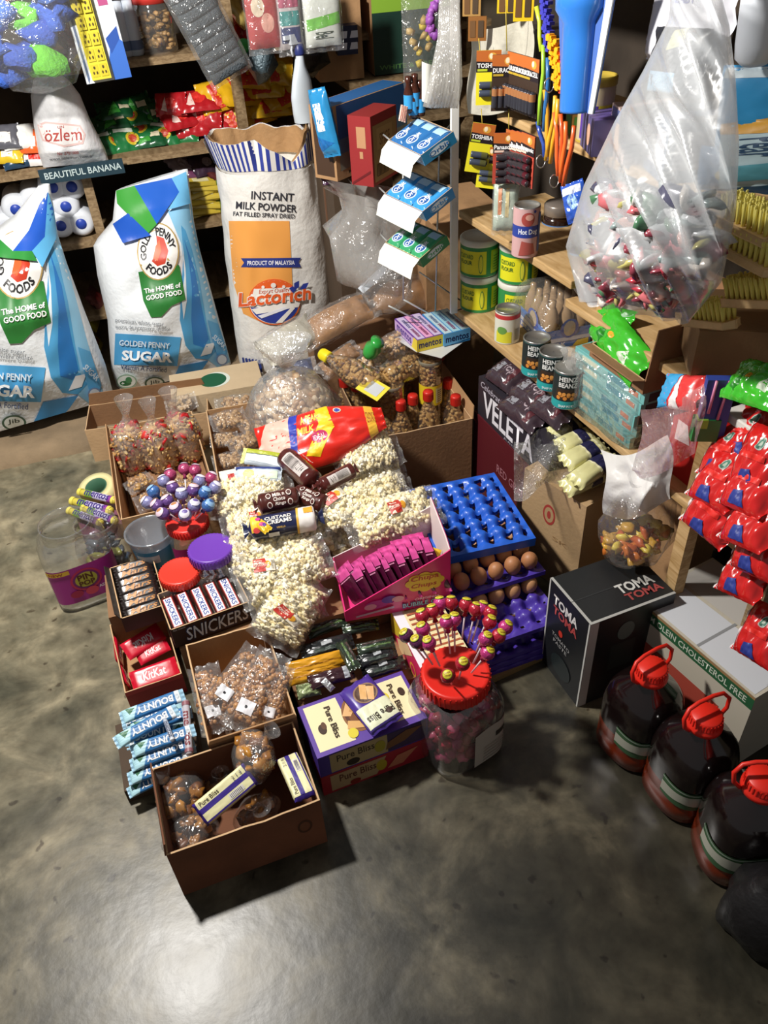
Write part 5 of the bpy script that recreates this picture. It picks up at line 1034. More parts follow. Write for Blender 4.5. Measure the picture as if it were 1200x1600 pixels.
# white rolls with blue ends
mb = MB(); mb.lathe([(.001, 0), (.018, .001), (.03, -.002), (.044, .004), (.052, .02), (.053, .16), (.04, .18), (.001, .18)], C('DDE2EA', .4), 30)
mb.lathe([(.001, -.002), (.020, -.0015), (.021, .004)], C('2A46A8', .4), 24); mb.xf(Matrix.Rotation(-PI/2, 4, 'X'))
rl = Kind(single(mb, 'bottle', 'x', 'bottle'))
for i, ((px, py), lab) in enumerate([((112, 292), 'top row, right one'), ((82, 293), 'top row, left one'), ((103, 323), 'middle row, right one'), ((53, 317), 'middle row, centre'), ((25, 328), 'middle row, far left'), ((95, 353), 'bottom row, second from the right'), ((127, 350), 'bottom row, rightmost by the post'), ((10, 356), 'bottom row, at the picture edge'), ((62, 352), 'bottom row, behind the sack top')]):
    c = PY(px, py, 3.36); rl.put(T(c.x, 3.36, max(.655, c.z), 0, 0, i*33), 'white bottle lying with its blue-centred base outwards, '+lab, 'white bottles with blue bases on the lower shelf')
# packets on the shelves
def gp_(col, specs, L_=.17, W_=.12, Th=.04, rough=.25, crump=.35, seed=1, cat='food bag', name='noodle_pack'): return packet(name, 'x', cat, L_, W_, Th, C(col, rough, coat=.5), specs, crump=crump, seed=seed, e=.5)
grn = gp_('1E6E3A', [('e', .1, 0, .35, .5, 'C8B02A'), ('e', .1, 0, .22, .3, 'B03A24'), ('r', -.8, .5, .2, .8, 'D8E0D0')], seed=2); grn2 = gp_('17502E', [('p', [(-.5, -.8), (.2, -.6), (0, .7)], '3E9A3A'), ('r', .2, -.3, .7, .2, 'D8CFB0')], seed=5)
red = gp_('B01E26', [('e', 0, 0, .4, .5, 'D8302A'), ('p', [(-.6, -.5), (-.2, -.7), (-.3, .6)], 'E8C8C0')], seed=3); yel = gp_('D8A81E', [('p', [(-.3, -.9), (.5, -.8), (.2, .9), (-.5, .6)], 'C8341E'), ('e', .5, 0, .25, .4, 'E8D050')], seed=4)
G = 'green noodle packets piled on the middle back shelf'
k_ = 0
for px, py, kk_ in [(178, 228, 0), (205, 226, 0), (232, 222, 1), (258, 220, 0), (285, 216, 0), (190, 210, 1), (220, 208, 0), (248, 200, 1), (272, 200, 0), (175, 195, 1), (205, 190, 0), (234, 184, 1), (210, 172, 1), (182, 176, 1), (250, 172, 1)]:
    y = 3.40+(228-py)*.002; c = PY(px, py, y); lv = ['bottom', 'bottom', 'bottom', 'bottom', 'bottom', 'second', 'second', 'second', 'second', 'third', 'third', 'third', 'top', 'top', 'top'][k_]; col_ = ['far left', 'left', 'middle', 'right', 'far right', 'left', 'middle', 'right', 'far right', 'left', 'middle', 'right', 'middle', 'left', 'right'][k_]
    (grn, grn2)[kk_].put(T(c.x, y+.04, max(.91, c.z), random.uniform(-25, 25), random.uniform(25, 60), random.uniform(-12, 12), .85), 'green noodle packet in the shelf pile, %s layer, %s' % (lv, col_), G); k_ += 1
for i, (px, py, sc) in enumerate([(282, 185, .9), (300, 195, .9), (318, 180, .9), (268, 165, .7), (310, 160, .9), (335, 190, .8)]):
    c = PY(px, py, 3.44); red.put(T(c.x, 3.46, c.z, random.uniform(-30, 30), random.uniform(30, 70), 0, sc), 'red snack packet on the middle back shelf, '+ordn(i)+' from the green pile', 'red snack packets on the middle back shelf')
for i, (px, py, sc) in enumerate([(360, 180, 1.1), (392, 172, 1.1), (420, 165, 1.1), (375, 145, 1.1), (410, 135, 1.1), (440, 150, 1.), (345, 150, 1.), (390, 115, 1.), (425, 110, 1.)]):
    c = PY(px, py, 3.44); yel.put(T(c.x, 3.46, c.z, random.uniform(-40, 40), random.uniform(30, 70), random.uniform(-20, 20), sc), 'yellow and red noodle packet behind the milk powder sack, '+ordn(i)+' from the bottom', 'yellow and red noodle packets')
for i, (px, py, col, nm) in enumerate([(10, 238, 'D8B82A', 'yellow'), (28, 245, '22405A', 'dark blue'), (30, 215, 'E4E4E0', 'white'), (45, 222, 'E8642A', 'orange'), (52, 242, 'E8E6E4', 'white and red'), (5, 215, '5A5A62', 'grey')]):
    k = packet('snack_pack', 'x', 'food bag', .12, .09, .035, C(col, .3, coat=.4), [('r', -.2, -.6, .5, .2, 'E8E0D8' if i != 4 else 'C82A1E')], crump=.3, seed=i); c = PY(px, py, 3.38)
    k.put(T(c.x, 3.39, max(.915, c.z), random.uniform(-20, 20), 50, 0), nm+' food packet left of the white shop bag on the middle shelf')
st = packet('spaghetti_pack', 'x', 'food bag', .26, .05, .025, C('C8B040', .3, coat=.4), [('r', -.4, -.5, .1, .5, 'D8D0A0'), ('r', .3, -1, .5, 1, '6A7A2A')], crump=.2)
for i in range(9):
    c = PY(322+(i % 2)*8, 345-i*7, 3.36); st.put(T(c.x, 3.40, max(.62, c.z), random.uniform(-14, 14)+8, 20, random.uniform(-10, 10)), 'yellow spaghetti packet on the lower back shelf, '+ordn(i)+' from the bottom', 'yellow spaghetti packets')
for i, (px, py, col, sc) in enumerate([(300, 268, '6A3A5A', .8), (325, 262, '3A2A3A', .8), (285, 262, '8A7A80', .7), (340, 275, '5A2A2A', .7)]):
    k = gp_(col, [('e', 0, 0, .3, .4, '9A8A90')], seed=i+20, name='snack_pack'); c = PY(px, py, 3.4); k.put(T(c.x, 3.45, c.z, 20*i, 40, 0, sc), ['plum coloured', 'very dark', 'pinkish grey', 'dark red'][i]+' packet above the yellow spaghetti')
for i, (px, py) in enumerate([(146, 540), (142, 500), (150, 470)]):
    k = packet('snack_pack', 'x', 'food bag', .16, .10, .04, C(['B8A82A', 'A89A2E', '6A3A3A'][i], .35), [('r', -.5, -.3, .3, .4, '7A2A2A')], crump=.3, seed=i+7); c = PY(px, py, 3.42); k.put(T(c.x, 3.44, c.z, 80, 60, 0, .9), ['lowest yellow', 'middle yellow', 'upper dark red'][i]+' packet glimpsed in the gap between the sugar sacks')
# stock on the upper shelf
for i, (px, py, col, sc, lab) in enumerate([(385, 60, 'A8242A', 1.1, 'red'), (360, 40, 'C83A2A', 1., 'red and white'), (410, 45, 'B01E26', 1.1, 'crimson'), (430, 20, '8A2A30', 1., 'dark red'), (380, 20, 'C8B060', 1., 'tan'), (340, 70, '8A7A3A', 1., 'olive'), (110, 70, '6A1E24', 1.2, 'dark maroon'), (95, 40, '8A2228', 1.2, 'maroon')]):
    k = gp_(col, [('e', 0, 0, .3, .4, 'D8A090'), ('r', .3, -.4, .7, .4, 'D8D0C8')], seed=i+30, name='snack_pack'); c = PY(px, py, 3.4); k.put(T(c.x, 3.45, max(1.225, c.z), 15*i, 55, 0, sc), lab+' packet on the upper back shelf behind the hanging goods')
def cyl_can(name, r, h, spec, body, lid=None, cat='can', ribs=0, lidr=1.02, top='B8B8B4', rough=.35, metal=0):
    mb = MB(); mb.lathe([(r*.97, 0), (r, .003), (r, h-.004), (r*.97, h)], C(body, rough, metal), 36, cap=False)
    mb.lathe([(r*1.01, 0), (r*1.02, .002), (r*1.01, .005)], C(lid or top, .35, 0 if lid else .8), 36, cap=False)
    if lid: mb.lathe([(r*1.03, h-.012), (r*1.05, h-.010), (r*1.05, h+.004), (r*1.0, h+.007), (r*.93, h+.007), (r*.90, h+.002), (.001, h+.002)], C(lid, .4), 36, cap=False)
    else: mb.lathe([(r*1.0, h-.004), (r*1.03, h-.002), (r*1.03, h+.002), (r*.97, h+.003), (r*.94, h-.003), (.001, h-.003)], C(top, .3, .8), 36, cap=False)
    def fn(u, v, off=0): return Vector(((r+.0006+off)*math.sin(u), -(r+.0006+off)*math.cos(u), v*h))
    paint(mb, fn, spec, .12); return Kind(single(mb, name, 'x', cat))
sj = thing('snack_jar', 'glass jar of brown snacks with a red lid on the upper back shelf', 'jar', T(PY(246, 60, 3.4).x, 3.4, 1.195))
mb = MB(); random.seed(9); lumps(mb, [Vector((.055*math.sqrt(random.random())*math.cos(a*1.7), .055*math.sqrt(random.random())*math.sin(a*1.7), random.uniform(.015, .13))) for a in range(120)], .014, [C('B08A54', .4), C('C49A60', .4), C('8A6A3A', .4)], .4, (1.2, .8, .6), 1); mb.build('snacks', sj)['kind'] = 'stuff'
mb = MB(); mb.lathe([(.06, 0), (.068, .01), (.068, .14), (.058, .16), (.058, .17)], JAR, 30, cap=False); mb.build('body', sj)
mb = MB(); mb.lathe([(.062, .155), (.062, .185), (.001, .186)], C('B83028', .4), 30); mb.build('lid', sj)
for i, px in enumerate((190, 207)):
    mb = MB(); mb.lathe([(.022, 0), (.025, .004), (.025, .13), (.018, .145), (.018, .17), (.001, .171)], C('C8D0DC', .35), 22); mb.lathe([(.0255, .02), (.0255, .05)], C('5A6A8A', .4), 22, cap=False)
    c = PY(px, 45, 3.38); single(mb, 'bottle', 'slim pale bottle on the upper back shelf, '+('left' if i == 0 else 'right')+' of a pair', 'bottle', T(c.x, 3.4, 1.195))
# white shop bag with red name
r = pixsack('plastic_bag', 'white plastic bag with a red name, hanging over the back shelf edge', [((68, 262), (170, 252), 3.30, .03), ((60, 240), (164, 232), 3.30, .09), ((52, 190), (140, 185), 3.30, .10), ((48, 150), (125, 148), 3.30, .08), ((52, 125), (110, 128), 3.30, .05), ((60, 112), (90, 112), 3.30, .02)], C('E4E4E6', .4, 0, .35, 40, .05, 14, .2),
   [('p', [(58, 195), (70, 190), (125, 195), (134, 210), (130, 225), (100, 230), (66, 220)], 'D8B8B4'), ('p', [(60, 197), (72, 193), (124, 198), (131, 210), (128, 222), (100, 227), (68, 218)], 'E2DEDC'), ('T', 'özlem', (70, 222), (128, 219), 20, 'B04A44', .2), ('T', 'UN', (90, 201), (100, 200), 4, 'B04A44', .2), ('T', 'No: 270/1000', (90, 243), (123, 241), 5, 'B03A34', .5), ('T', 'www.ozlemun.com.tr', (77, 251), (146, 246), 4, '5A5A5E', .2)], crump=.03, seed=12)
r['category'] = 'bag'
mb = MB(); mb.box((0, 0, 0), (.30, .012, .05), '16323E'); paint(mb, flat((-.15, -.0062, -.025), (.3, 0, 0), (0, 0, .05)), [('t', 'BEAUTIFUL BANANA', .06, .3, .97, .75, 'B8C8C8', .4)])
c = PY(128, 266, 3.29); single(mb, 'sign', 'dark teal strip with pale capitals on the shelf edge under the white bag', 'sign', T(c.x, 3.275, c.z, 0, -5))
# bag of coloured cloths at the top left
r0 = thing('cloth_bag', 'clear hanging bag of blue, green and pink cloths at the top left corner', 'bag', T(*PY(40, 40, 3.1)))
random.seed(3); mb = MB(); cols = ['3A62C0', '3A62C0', '6AC03A', 'D87A7A', '3556B0', '4A78D0']
for i, (dx, dz, ci) in enumerate([(-.12, -.05, 0), (-.05, -.08, 4), (.03, -.10, 2), (.0, .02, 2), (-.08, .04, 5), (.08, .03, 0), (-.02, .10, 3), (-.12, .10, 0), (.09, .10, 5), (.03, -.03, 4), (-.1, -.12, 1), (.04, .12, 3)]):
    lumps(mb, [Vector((dx, random.uniform(-.05, .03), dz))], .06, [C(cols[ci], .85, 0, .6, 90)], .45, (1, .8, .7))
mb.build('cloths', r0)
mb = MB(); mb.lathe([(.02, -.19), (.10, -.17), (.17, -.06), (.18, .05), (.14, .16), (.05, .24)], FILM, 30, fy=.6, amp=.2, seed=6, cap=False); mb.build('wrapper', r0)
# blister card with a yellow socket strip
a, b, c_ = PY(136, 132, 3.12), PY(206, 120, 3.12), PY(97, 0, 3.12); U = b-a; V = (c_-a); V = V*1.25
r0 = thing('blister_card', 'white and blue hanging card with a yellow strip of sockets', 'packaging'); fnb = flat(a, U, V); mb = MB(); n = U.cross(V).normalized()
mb.poly3([a, b, b+V, a+V], -.004, C('D4DAE2', .3, coat=.3)); paint(mb, fnb, [('p', [(.62, 0), (1, 0), (1, .35), (.8, .45), (.62, .2)], '3A6AC0'), ('p', [(.7, .25), (.95, .38), (.95, .5), (.66, .4)], '2A50A0'), ('r', .7, .7, .9, .78, 'A84A7A'), ('p', [(.05, 0), (.1, .05), (.1, 1), (.05, 1)], '5A6A8A')]); mb.build('card', r0)
mb = MB(); Rb = lambda u, v, w_: a+U*u+V*v+n*w_
mb.poly3([Rb(.14, .04, .002), Rb(.56, .04, .002), Rb(.56, .98, .002), Rb(.14, .98, .002)], .025, C('D8C83A', .4))
f2 = lambda u, v, off=0: Rb(u, v, .0275+off)
sp = []
for j in range(6):
    for i in range(2):
        u0 = .175+i*.19; v0 = .07+j*.15; sp += [('r', u0, v0, u0+.16, v0+.12, 'C8B832'), ('e', u0+.045, v0+.04, .018, .016, '4A3A1A'), ('e', u0+.115, v0+.04, .018, .016, '4A3A1A'), ('e', u0+.08, v0+.09, .022, .016, '4A3A1A')]
paint(mb, f2, sp); mb.build('socket_strip', r0)
# dark grey scouring strip
a, b = PY(300, 0, 3.05), PY(362, 118, 3.05); r0 = thing('scouring_pads', 'hanging clear pack of dark grey ribbed scouring pads', 'cleaning pads')
mb = MB(); M = frame(a+(a-b)*.2, b, None, (0, -1, .1)); L_ = (b-a).length*1.2
for i in range(9):
    fn = pillowfn(.028*1.3, .135, .045, .1, .4, .02, i, 3); k0 = len(mb.v); pillow(mb, fn, C('4A5258', .6, .3, .9, 200, .3, 150), 6, 12); 
    for q in range(k0, len(mb.v)): v = Vector(mb.v[q]); v.x += (i-4)*L_/9.2; mb.v[q] = tuple(v)
o = mb.build('pads', r0); 
mb2 = MB(); pillow(mb2, pillowfn(L_*1.08, .16, .055, .2, .4, .06, 3, 4), FILM, 24, 10); mb2.build('wrapper', r0); r0.matrix_world = M
mb = MB(); lumps(mb, [Vector((0, 0, 0))], .07, [C('4A5A62', .35, .3, .8, 60)], .3); c = PY(408, 95, 3.15); single(mb, 'scourer_bag', 'round dark grey shiny bag beside the scouring pads', 'bag', T(c.x, c.y, c.z, 0, 0, 0, .8))
mb = MB(); mb.lathe([(.001, 0), (.022, .0), (.026, .01), (.024, .03), (.02, .035), (.001, .036)], C('2E9A3A', .35), 20); c = PY(380, 75, 3.2); single(mb, 'ball', 'small green cap hanging behind the scouring pads', 'ball', T(c.x, c.y, c.z, 0, 70, 0))  # this ball is a small loose green cap
# spray bottle
c = PY(470, 190, 3.0); r0 = thing('spray_bottle', 'white spray bottle with a navy neck and navy edge', 'bottle', T(c.x+.02, 3.0, c.z, 25))
mb = MB(); prof = [((-.045, .03), 0), ((-.05, .04), .03), ((-.052, .04), .08), ((-.04, .035), .13), ((-.022, .015), .175), ((-.012, .012), .21)]
def sbf(a, b):
    t_ = min(.999, b)*(len(prof)-1); k = int(t_); q = t_-k; (x0, x1), z0_ = prof[k]; (x2, x3), z1 = prof[k+1]; l, r_, z = x0*(1-q)+x2*q, x1*(1-q)+x3*q, z0_*(1-q)+z1*q
    return Vector(((l+r_)/2-(r_-l)/2*math.cos(a*2*PI), -.032*(1-.55*b)*math.sin(a*2*PI), z))
mb.grid(sbf, 28, 24, C('C9D2DA', .35), wrap=True); mb.build('body', r0)
mb = MB(); mb.lathe([(.016, .205), (.018, .21), (.016, .235), (.01, .24)], C('2A3470', .4), 20); mb.box((-.012, 0, .255), (.05, .02, .03), C('D4DAE0', .4)); mb.box((-.045, 0, .262), (.025, .012, .012), C('D4DAE0', .4)); mb.tube([(-.02, 0, .25), (-.032, 0, .225), (-.028, 0, .205)], .004, C('D4DAE0', .4)); mb.build('trigger', r0)

# ================================================================ goods at the back right
cb = lambda *a, **k: crate('carton', *a, **k)
M, w_, d_, h_ = bx((518, 168), (634, 128), (492, 130), 1.09, .86, d=.10)
crate('carton', 'tilted kraft carton with blue printing, above and left of the red carton', 'box', w_, d_, h_, KRAFT, M, closed=True, sides={'t': [('r', .02, .06, .98, .96, '2E6AAA')], 'f': [('r', .05, .35, 1, 1, '2E5E98'), ('p', [(.05, .22), (1, .35), (1, .6), (.05, .55)], '5A7890'), ('p', [(.05, .12), (1, .25), (1, .42), (.05, .35)], '8A8878'), ('t', 'MADE IN', .15, .05, .4, .1, '4A3A2A', .2)], 'l': [('r', .1, .05, .9, .95, '4A3424')]})
M, w_, d_, h_ = bx((578, 183), (642, 152), (543, 163), 1.07, .855, w=.17, d=.085)
crate('carton', 'dark red carton with tan label panels, standing before the blue topped carton', 'box', w_, d_, h_, '9A2E30', M, closed=True,
      sides={'f': [('r', .06, .05, .97, .86, 'A88A5A'), ('r', .2, .5, .8, .8, 'B89A68'), ('t', 'SPICE', .3, .55, .7, .72, '7A5A34', .3), ('r', .15, .12, .6, .3, '4A3A2A')]+[('r', .18+i*.05, .13, .2+i*.05, .29, 'A88A5A') for i in range(8)], 'l': [('r', .35, .55, .75, .85, 'C0906A'), ('r', .45, .4, .6, .5, 'C0906A'), ('p', [(.05, .0), (.9, .2), (.9, .24), (.05, .04)], '6A1E22')]})
crate('carton', 'tall plain kraft carton behind the gum rack', 'box', .26, .28, .78, KRAFT, T(1.08, 2.62, 0, -4), closed=True, flaps=[('f', .05, -10)])
crate('carton', 'dark brown carton below the blue topped carton', 'box', .22, .30, .85, cardboard('4A3A2A'), T(.82, 2.93, 0, 0), closed=True)
pk2 = packet('food_pack', 'x', 'food bag', .22, .12, .07, C('2A88C0', .25, coat=.5), [('r', -.6, -.4, .2, .4, 'E8F0F4'), ('p', [(.3, -.9), (.8, -.9), (.6, .9)], '1E6AB0')], crump=.3); pk2.put(frame(PY(494, 138, 2.74), PY(520, 245, 2.70), .22, (-1., -.7, .2), .62), 'glossy light blue pack wedged left of the kraft carton')
crate('carton', 'small brown carton with a green edge in the dark gap by the milk sack', 'box', .16, .14, .16, cardboard('6A4A34'), T(*PY(542, 352, 2.95), -10), closed=True, sides={'f': [('r', 0, 0, 1, .14, '2E7A3A')]})
crate('carton', 'dark closed carton stacked low behind the clear crumpled bags', 'box', .30, .14, PY(542, 352, 2.95).z, cardboard('3A3028'), T(1.00, 3.19, 0, 0), closed=True)
for i, (px, py) in enumerate([(520, 275), (545, 285), (535, 300), (560, 292)]):
    k = gp_('4A2A4A', [('e', 0, 0, .3, .4, '8A6A9A')], seed=i+50, name='sweet_bag'); c = PY(px, py, 2.82); k.put(T(c.x, c.y, c.z, 30*i, 40, 0, .5), 'small purple wrapped pack in the dark gap, '+ordn(i)+' from the sack side', 'purple packs under the red carton')
# top cartons
c0 = PY(558, 112, 3.25); H2 = .26
crate('carton', 'dark green carton with a lime band on the upper shelf at the back right', 'box', .34, .24, H2, KRAFT, T(PY(590, 112, 3.25).x+.17, 3.37, 1.06, -4), closed=True, sides={'f': [('r', 0, 0, 1, 1, '1C3A30'), ('r', 0, .78, 1, .98, '8CB83A'), ('t', 'WHITE & GREEN', .06, .06, .8, .12, '5A8A4A', .3)], 'l': [('p', [(.0, 0), (.15, .1), (.05, .5), (.2, 1), (0, 1)], 'D8B888')]})
crate('carton', 'open brown carton lying on its side with black and white boxes inside', 'box', .17, .26, .26, KRAFT, T(PY(540, 112, 3.25).x, 3.40, 1.06, -4) @ Matrix.Translation((0, -.13, .13)) @ Matrix.Rotation(PI/2, 4, 'X') @ Matrix.Translation((0, 0, -.26)) if False else T(PY(538, 112, 3.25).x, 3.38, 1.06, -4), KRAFTD, sides={})
mb = MB(); mb.box((0, 0, 0), (.30*2, .3, .03), WOODD); single(mb, 'shelf_plank', 'short plank carrying the dark green carton at the back right', 'shelf', T(1.22, 3.36, 1.04))
for i, (px, py) in enumerate([(541, 52), (541, 70)]):
    mb = MB(); mb.box((0, 0, .0), (.075, .06, .055), '1A1E3A'); paint(mb, flat((-.0375, -.0301, -.0275), (.075, 0, 0), (0, 0, .055)), [('r', 0, .3, 1, .7, 'E4E4E8'), ('p', [(.45, .3), (.6, .3), (.7, .7), (.5, .7)], '1A1E3A')]); c = PY(px, py, 3.22)
    single(mb, 'small_box', ['upper', 'lower'][i]+' little black and white box before the brown carton', 'box', T(c.x, 3.22, c.z, -8))
crate('carton', 'brown opened carton at the very top above the milk powder sack', 'box', .16, .2, .2, KRAFTD, T(PY(530, 60, 3.3).x-.02, 3.36, 1.22, -4), closed=True)
# hanging packs at the top middle
def hang_bag(name, label, px, py, y, w_, h_, inner, M_=None, seed=1, filmm=None, cat='bag'):
    c = PY(px, py, y); r = thing(name, label, cat, T(c.x, c.y, c.z) @ (M_ or Matrix()))
    mb = MB(); fn = pillowfn(h_*.92, w_*.9, .035, .2, .5, .05, seed, 4); pillow(mb, fn, inner[0], 16, 10); paint(mb, lambda u, v, o: fn(u, v, 1, o), inner[1], .1)
    mb.xf(frame((0, 0, h_/2), (0, 0, -h_/2), None, (0, -1, 0))); mb.build('contents', r)
    f = MB(); pillow(f, pillowfn(h_*1.1, w_, .05, .3, .5, .08, seed+1, 4), filmm or FILM, 18, 10); f.xf(frame((0, 0, h_/2), (0, 0, -h_/2), None, (0, -1, 0))); f.build('wrapper', r); return r
hang_bag('sachet_strip', 'hanging clear strip of teal and navy sachets above the spray bottle', 450, 22, 3.0, .09, .22, (C('C0B8B8', .4), [('r', -.1, -.8, .3, .8, '3A8A86'), ('r', .35, -.8, .8, .8, '2E3A6A'), ('r', -.6, -.8, -.2, .8, 'A8506A')]))
hang_bag('snack_pack', 'hanging white and lime bag with dark lettering at the top middle', 503, 28, 3.0, .14, .18, (C('D8DCD4', .35), [('p', [(.0, -.9), (.4, -.9), (.2, .9), (-.2, .9)], '6AB83A'), ('t', 'Bel', .45, -.5, .7, .5, '3A4A3A', .5)]))
hang_bag('snack_pack', 'hanging clear bag of red sweets at the top, left of the teal sachets', 410, 25, 3.0, .12, .20, (C('A83A3A', .35), [('e', .2, .2, .3, .4, 'D8A090'), ('e', -.3, -.3, .3, .4, 'D8C8B0')]))
hang_bag('plastic_bags', 'hanging bundle of empty clear bags between the sachets and the lime bag', 472, 15, 3.05, .06, .22, (C('8A8E90', .4), []))
c = PY(478, 90, 3.1); mb = MB(); lumps(mb, [Vector((0, 0, 0))], .08, [C('2A2622', .3, 0, .5, 40)], .4); single(mb, 'black_bag', 'dark shiny bag hanging behind the spray bottle', 'bag', T(c.x+.03, c.y+.1, c.z))
# rack of gum displays
ZW = C('D8DCDC', .3, .6); r0 = thing('wire_rack', 'white wire display rack holding three gum boxes', 'rack'); YR = 2.36
w1 = PY(687, 213, YR); w2 = PY(680, 495, YR); w3 = PY(711, 188, YR+.02); w4 = PY(713, 480, YR+.02); w5 = PY(630, 262, YR+.02); w6 = PY(630, 468, YR)
for nm, pts, rr in (('rod', [w1, w2], .003), ('rod', [w3, w4], .003), ('rod', [w5, w6], .003), ('rod', [w3, w1], .003), ('rod', [PY(607, 478, YR-.06), PY(655, 501, YR-.06)], .003), ('rod', [w2, PY(740, 477, YR+.04)], .003), ('rod', [w6, w2], .003), ('rod', [PY(655, 425, YR), PY(735, 480, YR+.03)], .0025), ('rod', [w1, w5], .0025)):
    mb = MB(); mb.tube(pts, rr, ZW); mb.build(nm, r0)
for p0, p1 in (((613, 215), (664, 238)), ((606, 300), (664, 325)), ((608, 375), (660, 398))):
    mb = MB(); A_, B_ = PY(*p0, YR-.05), PY(*p1, YR-.05); mb.tube([A_+Vector((0, .08, -.01)), A_+Vector((0, 0, -.012)), B_+Vector((0, 0, -.012)), B_+Vector((0, .08, -.01))], .0025, ZW); mb.build('tray_wire', r0)
mb = MB(); a_, b_ = PY(706, -60, 2.26), PY(713, 488, 2.26); mb.box((a_+b_)/2, (.022, .012, (a_-b_).length), C('F0F0EC', .45), None)
single(mb, 'metal_post', 'slim white upright post at the corner of the right shelves', 'post')
def gumbox(fl, fr, bl, col, pcol, lab, flap, y0, n=3, txt='Orbit'):
    zt = PY(*fl, y0).z; Mx, w_, d_, h_ = bx(fl, fr, bl, zt, zt-.035, d=.11); Mx = Mx @ Matrix.Translation((0, -.055, 0)) @ Matrix.Rotation(math.radians(24), 4, 'X') @ Matrix.Translation((0, .055, 0)); N_ = Vector((0, 0, 1))
    r = crate('gum_box', lab, 'box', w_, d_, .032, C(col, .35, coat=.2), Mx, C('8A929A', .5), t=.002, sides={'r': [('e', .5, .5, .3, .35, 'D8E8F4'), ('t', txt, .2, .3, .8, .7, pcol, .6)], 'f': [('t', txt, .1, .2, .9, .8, 'E8F0F4', .6)]}, children=True)
    mb = MB(); q = [Vector((-w_/2, -d_/2-.001, .031)), Vector((w_/2, -d_/2-.001, .031)), Vector((w_/2*.98, -d_/2-.03, .022)), Vector((w_/2*.97, -d_/2-.052, -.004)), Vector((-w_/2*.97, -d_/2-.052, -.004)), Vector((-w_/2*.98, -d_/2-.03, .022))]
    mb.add(q, [(0, 1, 2, 5), (5, 2, 3, 4)], C('E8E8E0', .6), True); mb.build('price_flap', r)
    pk = packet('gum_pack', 'x', 'gum', d_*.94, w_/n*.92, .02, C(pcol, .3, coat=.4), [('e', -.45, 0, .35, .75, 'C8DCF0'), ('e', -.45, 0, .28, .6, '2A5AA0'), ('t', txt, -.7, -.3, .1, .35, 'F2F6FA', .9, .2), ('r', .4, -.8, .9, .8, 'A8CCE8')], e=.3, crump=.05, boxy=6)
    for i in range(n):
        x = (-w_/2)+w_*(i+.5)/n; p0 = Mx @ Vector((x, -d_/2, .026)); p1 = Mx @ Vector((x, d_/2, .028)); pk.put(frame(p0, p1, (p1-p0).length, N_), txt.lower()+' gum pack in the %s, %s from the left' % (lab.split(' gum')[0].replace('tilted ', '')+' box', ordn(i)), 'gum packs in the wire rack, '+lab.split(' ')[1])
gumbox((613, 214), (664, 238), (650, 172), '2A86B8', '2A6AA8', 'tilted blue-grey gum display box on the top tier of the rack', None, YR-.05)
gumbox((606, 298), (666, 326), (632, 262), '2A86C8', '3A96D8', 'tilted azure gum display box on the middle tier of the rack', None, YR-.05)
gumbox((607, 374), (661, 400), (645, 345), '2E8A5A', '3AA06A', 'tilted green gum display box on the bottom tier of the rack', None, YR-.05)
for o in COL.objects:
    if o.get('label', '').startswith('orbit gum'): o['label'] = o['label'].replace('orbit gum', 'small wrapped gum')
# mentos boxes
ZM = .50
M, w_, d_, h_ = bx((652, 532), (692, 522), (608, 500), ZM, .458)
mtop = lambda c1, c2: [('r', .03+i*.325, .02, .32+i*.325, .98, c1 if i % 2 else c2) for i in range(3)]+[('T', 'mentos', (.12+i*.325, .85), (.12+i*.325, .5), .14, '2A3A7A', .6) for i in range(3)]+[('T', 'mentos', (.12+i*.325, .45), (.12+i*.325, .1), .14, '8A3A6A', .6) for i in range(3)]
crate('sweet_box', 'purple and yellow box of mint rolls below the gum rack', 'box', w_, max(.12, d_), h_, '6A3A9A', M, closed=True, sides={'t': mtop('E0A0C8', 'C8B8D8'), 'f': [('r', 0, 0, 1, 1, 'E8D03A'), ('t', 'mentos', .06, .25, .94, .75, '2A2A5A', .8)], 'l': [('r', 0, .08, 1, .92, 'C8A8D8'), ('p', [(.75, 0), (1, 0), (1, 1), (.85, 1)], 'E8D03A'), ('t', 'mentos', .1, .2, .75, .85, '4A2A8A', .8)]})
M, w_, d_, h_ = bx((694, 523), (735, 513), (655, 492), ZM+.002, .46)
crate('sweet_box', 'light blue box of mint rolls below the gum rack', 'box', w_, max(.12, d_), h_, '3A8AC8', M, closed=True, sides={'t': mtop('9AC8D8', 'B8D0D8'), 'f': [('p', [(0, 0), (1, .2), (1, 1), (0, 1)], '6AB0E0'), ('t', 'mentos', .06, .25, .94, .75, '1E2E5A', .8)]})
mb = MB(); mb.poly3([P(610, 525, .455), P(650, 550, .455), P(690, 560, .455), P(745, 520, .455), P(700, 490, .455)], .002, C('C8C8C4', .4)); single(mb, 'card_tray', 'pale flat card under the two mint boxes', 'card')
c = P(672, 520, .44); crate('carton', 'narrow upright carton carrying the mint boxes', 'box', .07, .07, .24, KRAFTD, T(c.x+.06, c.y+.12, .21, 0), closed=True)
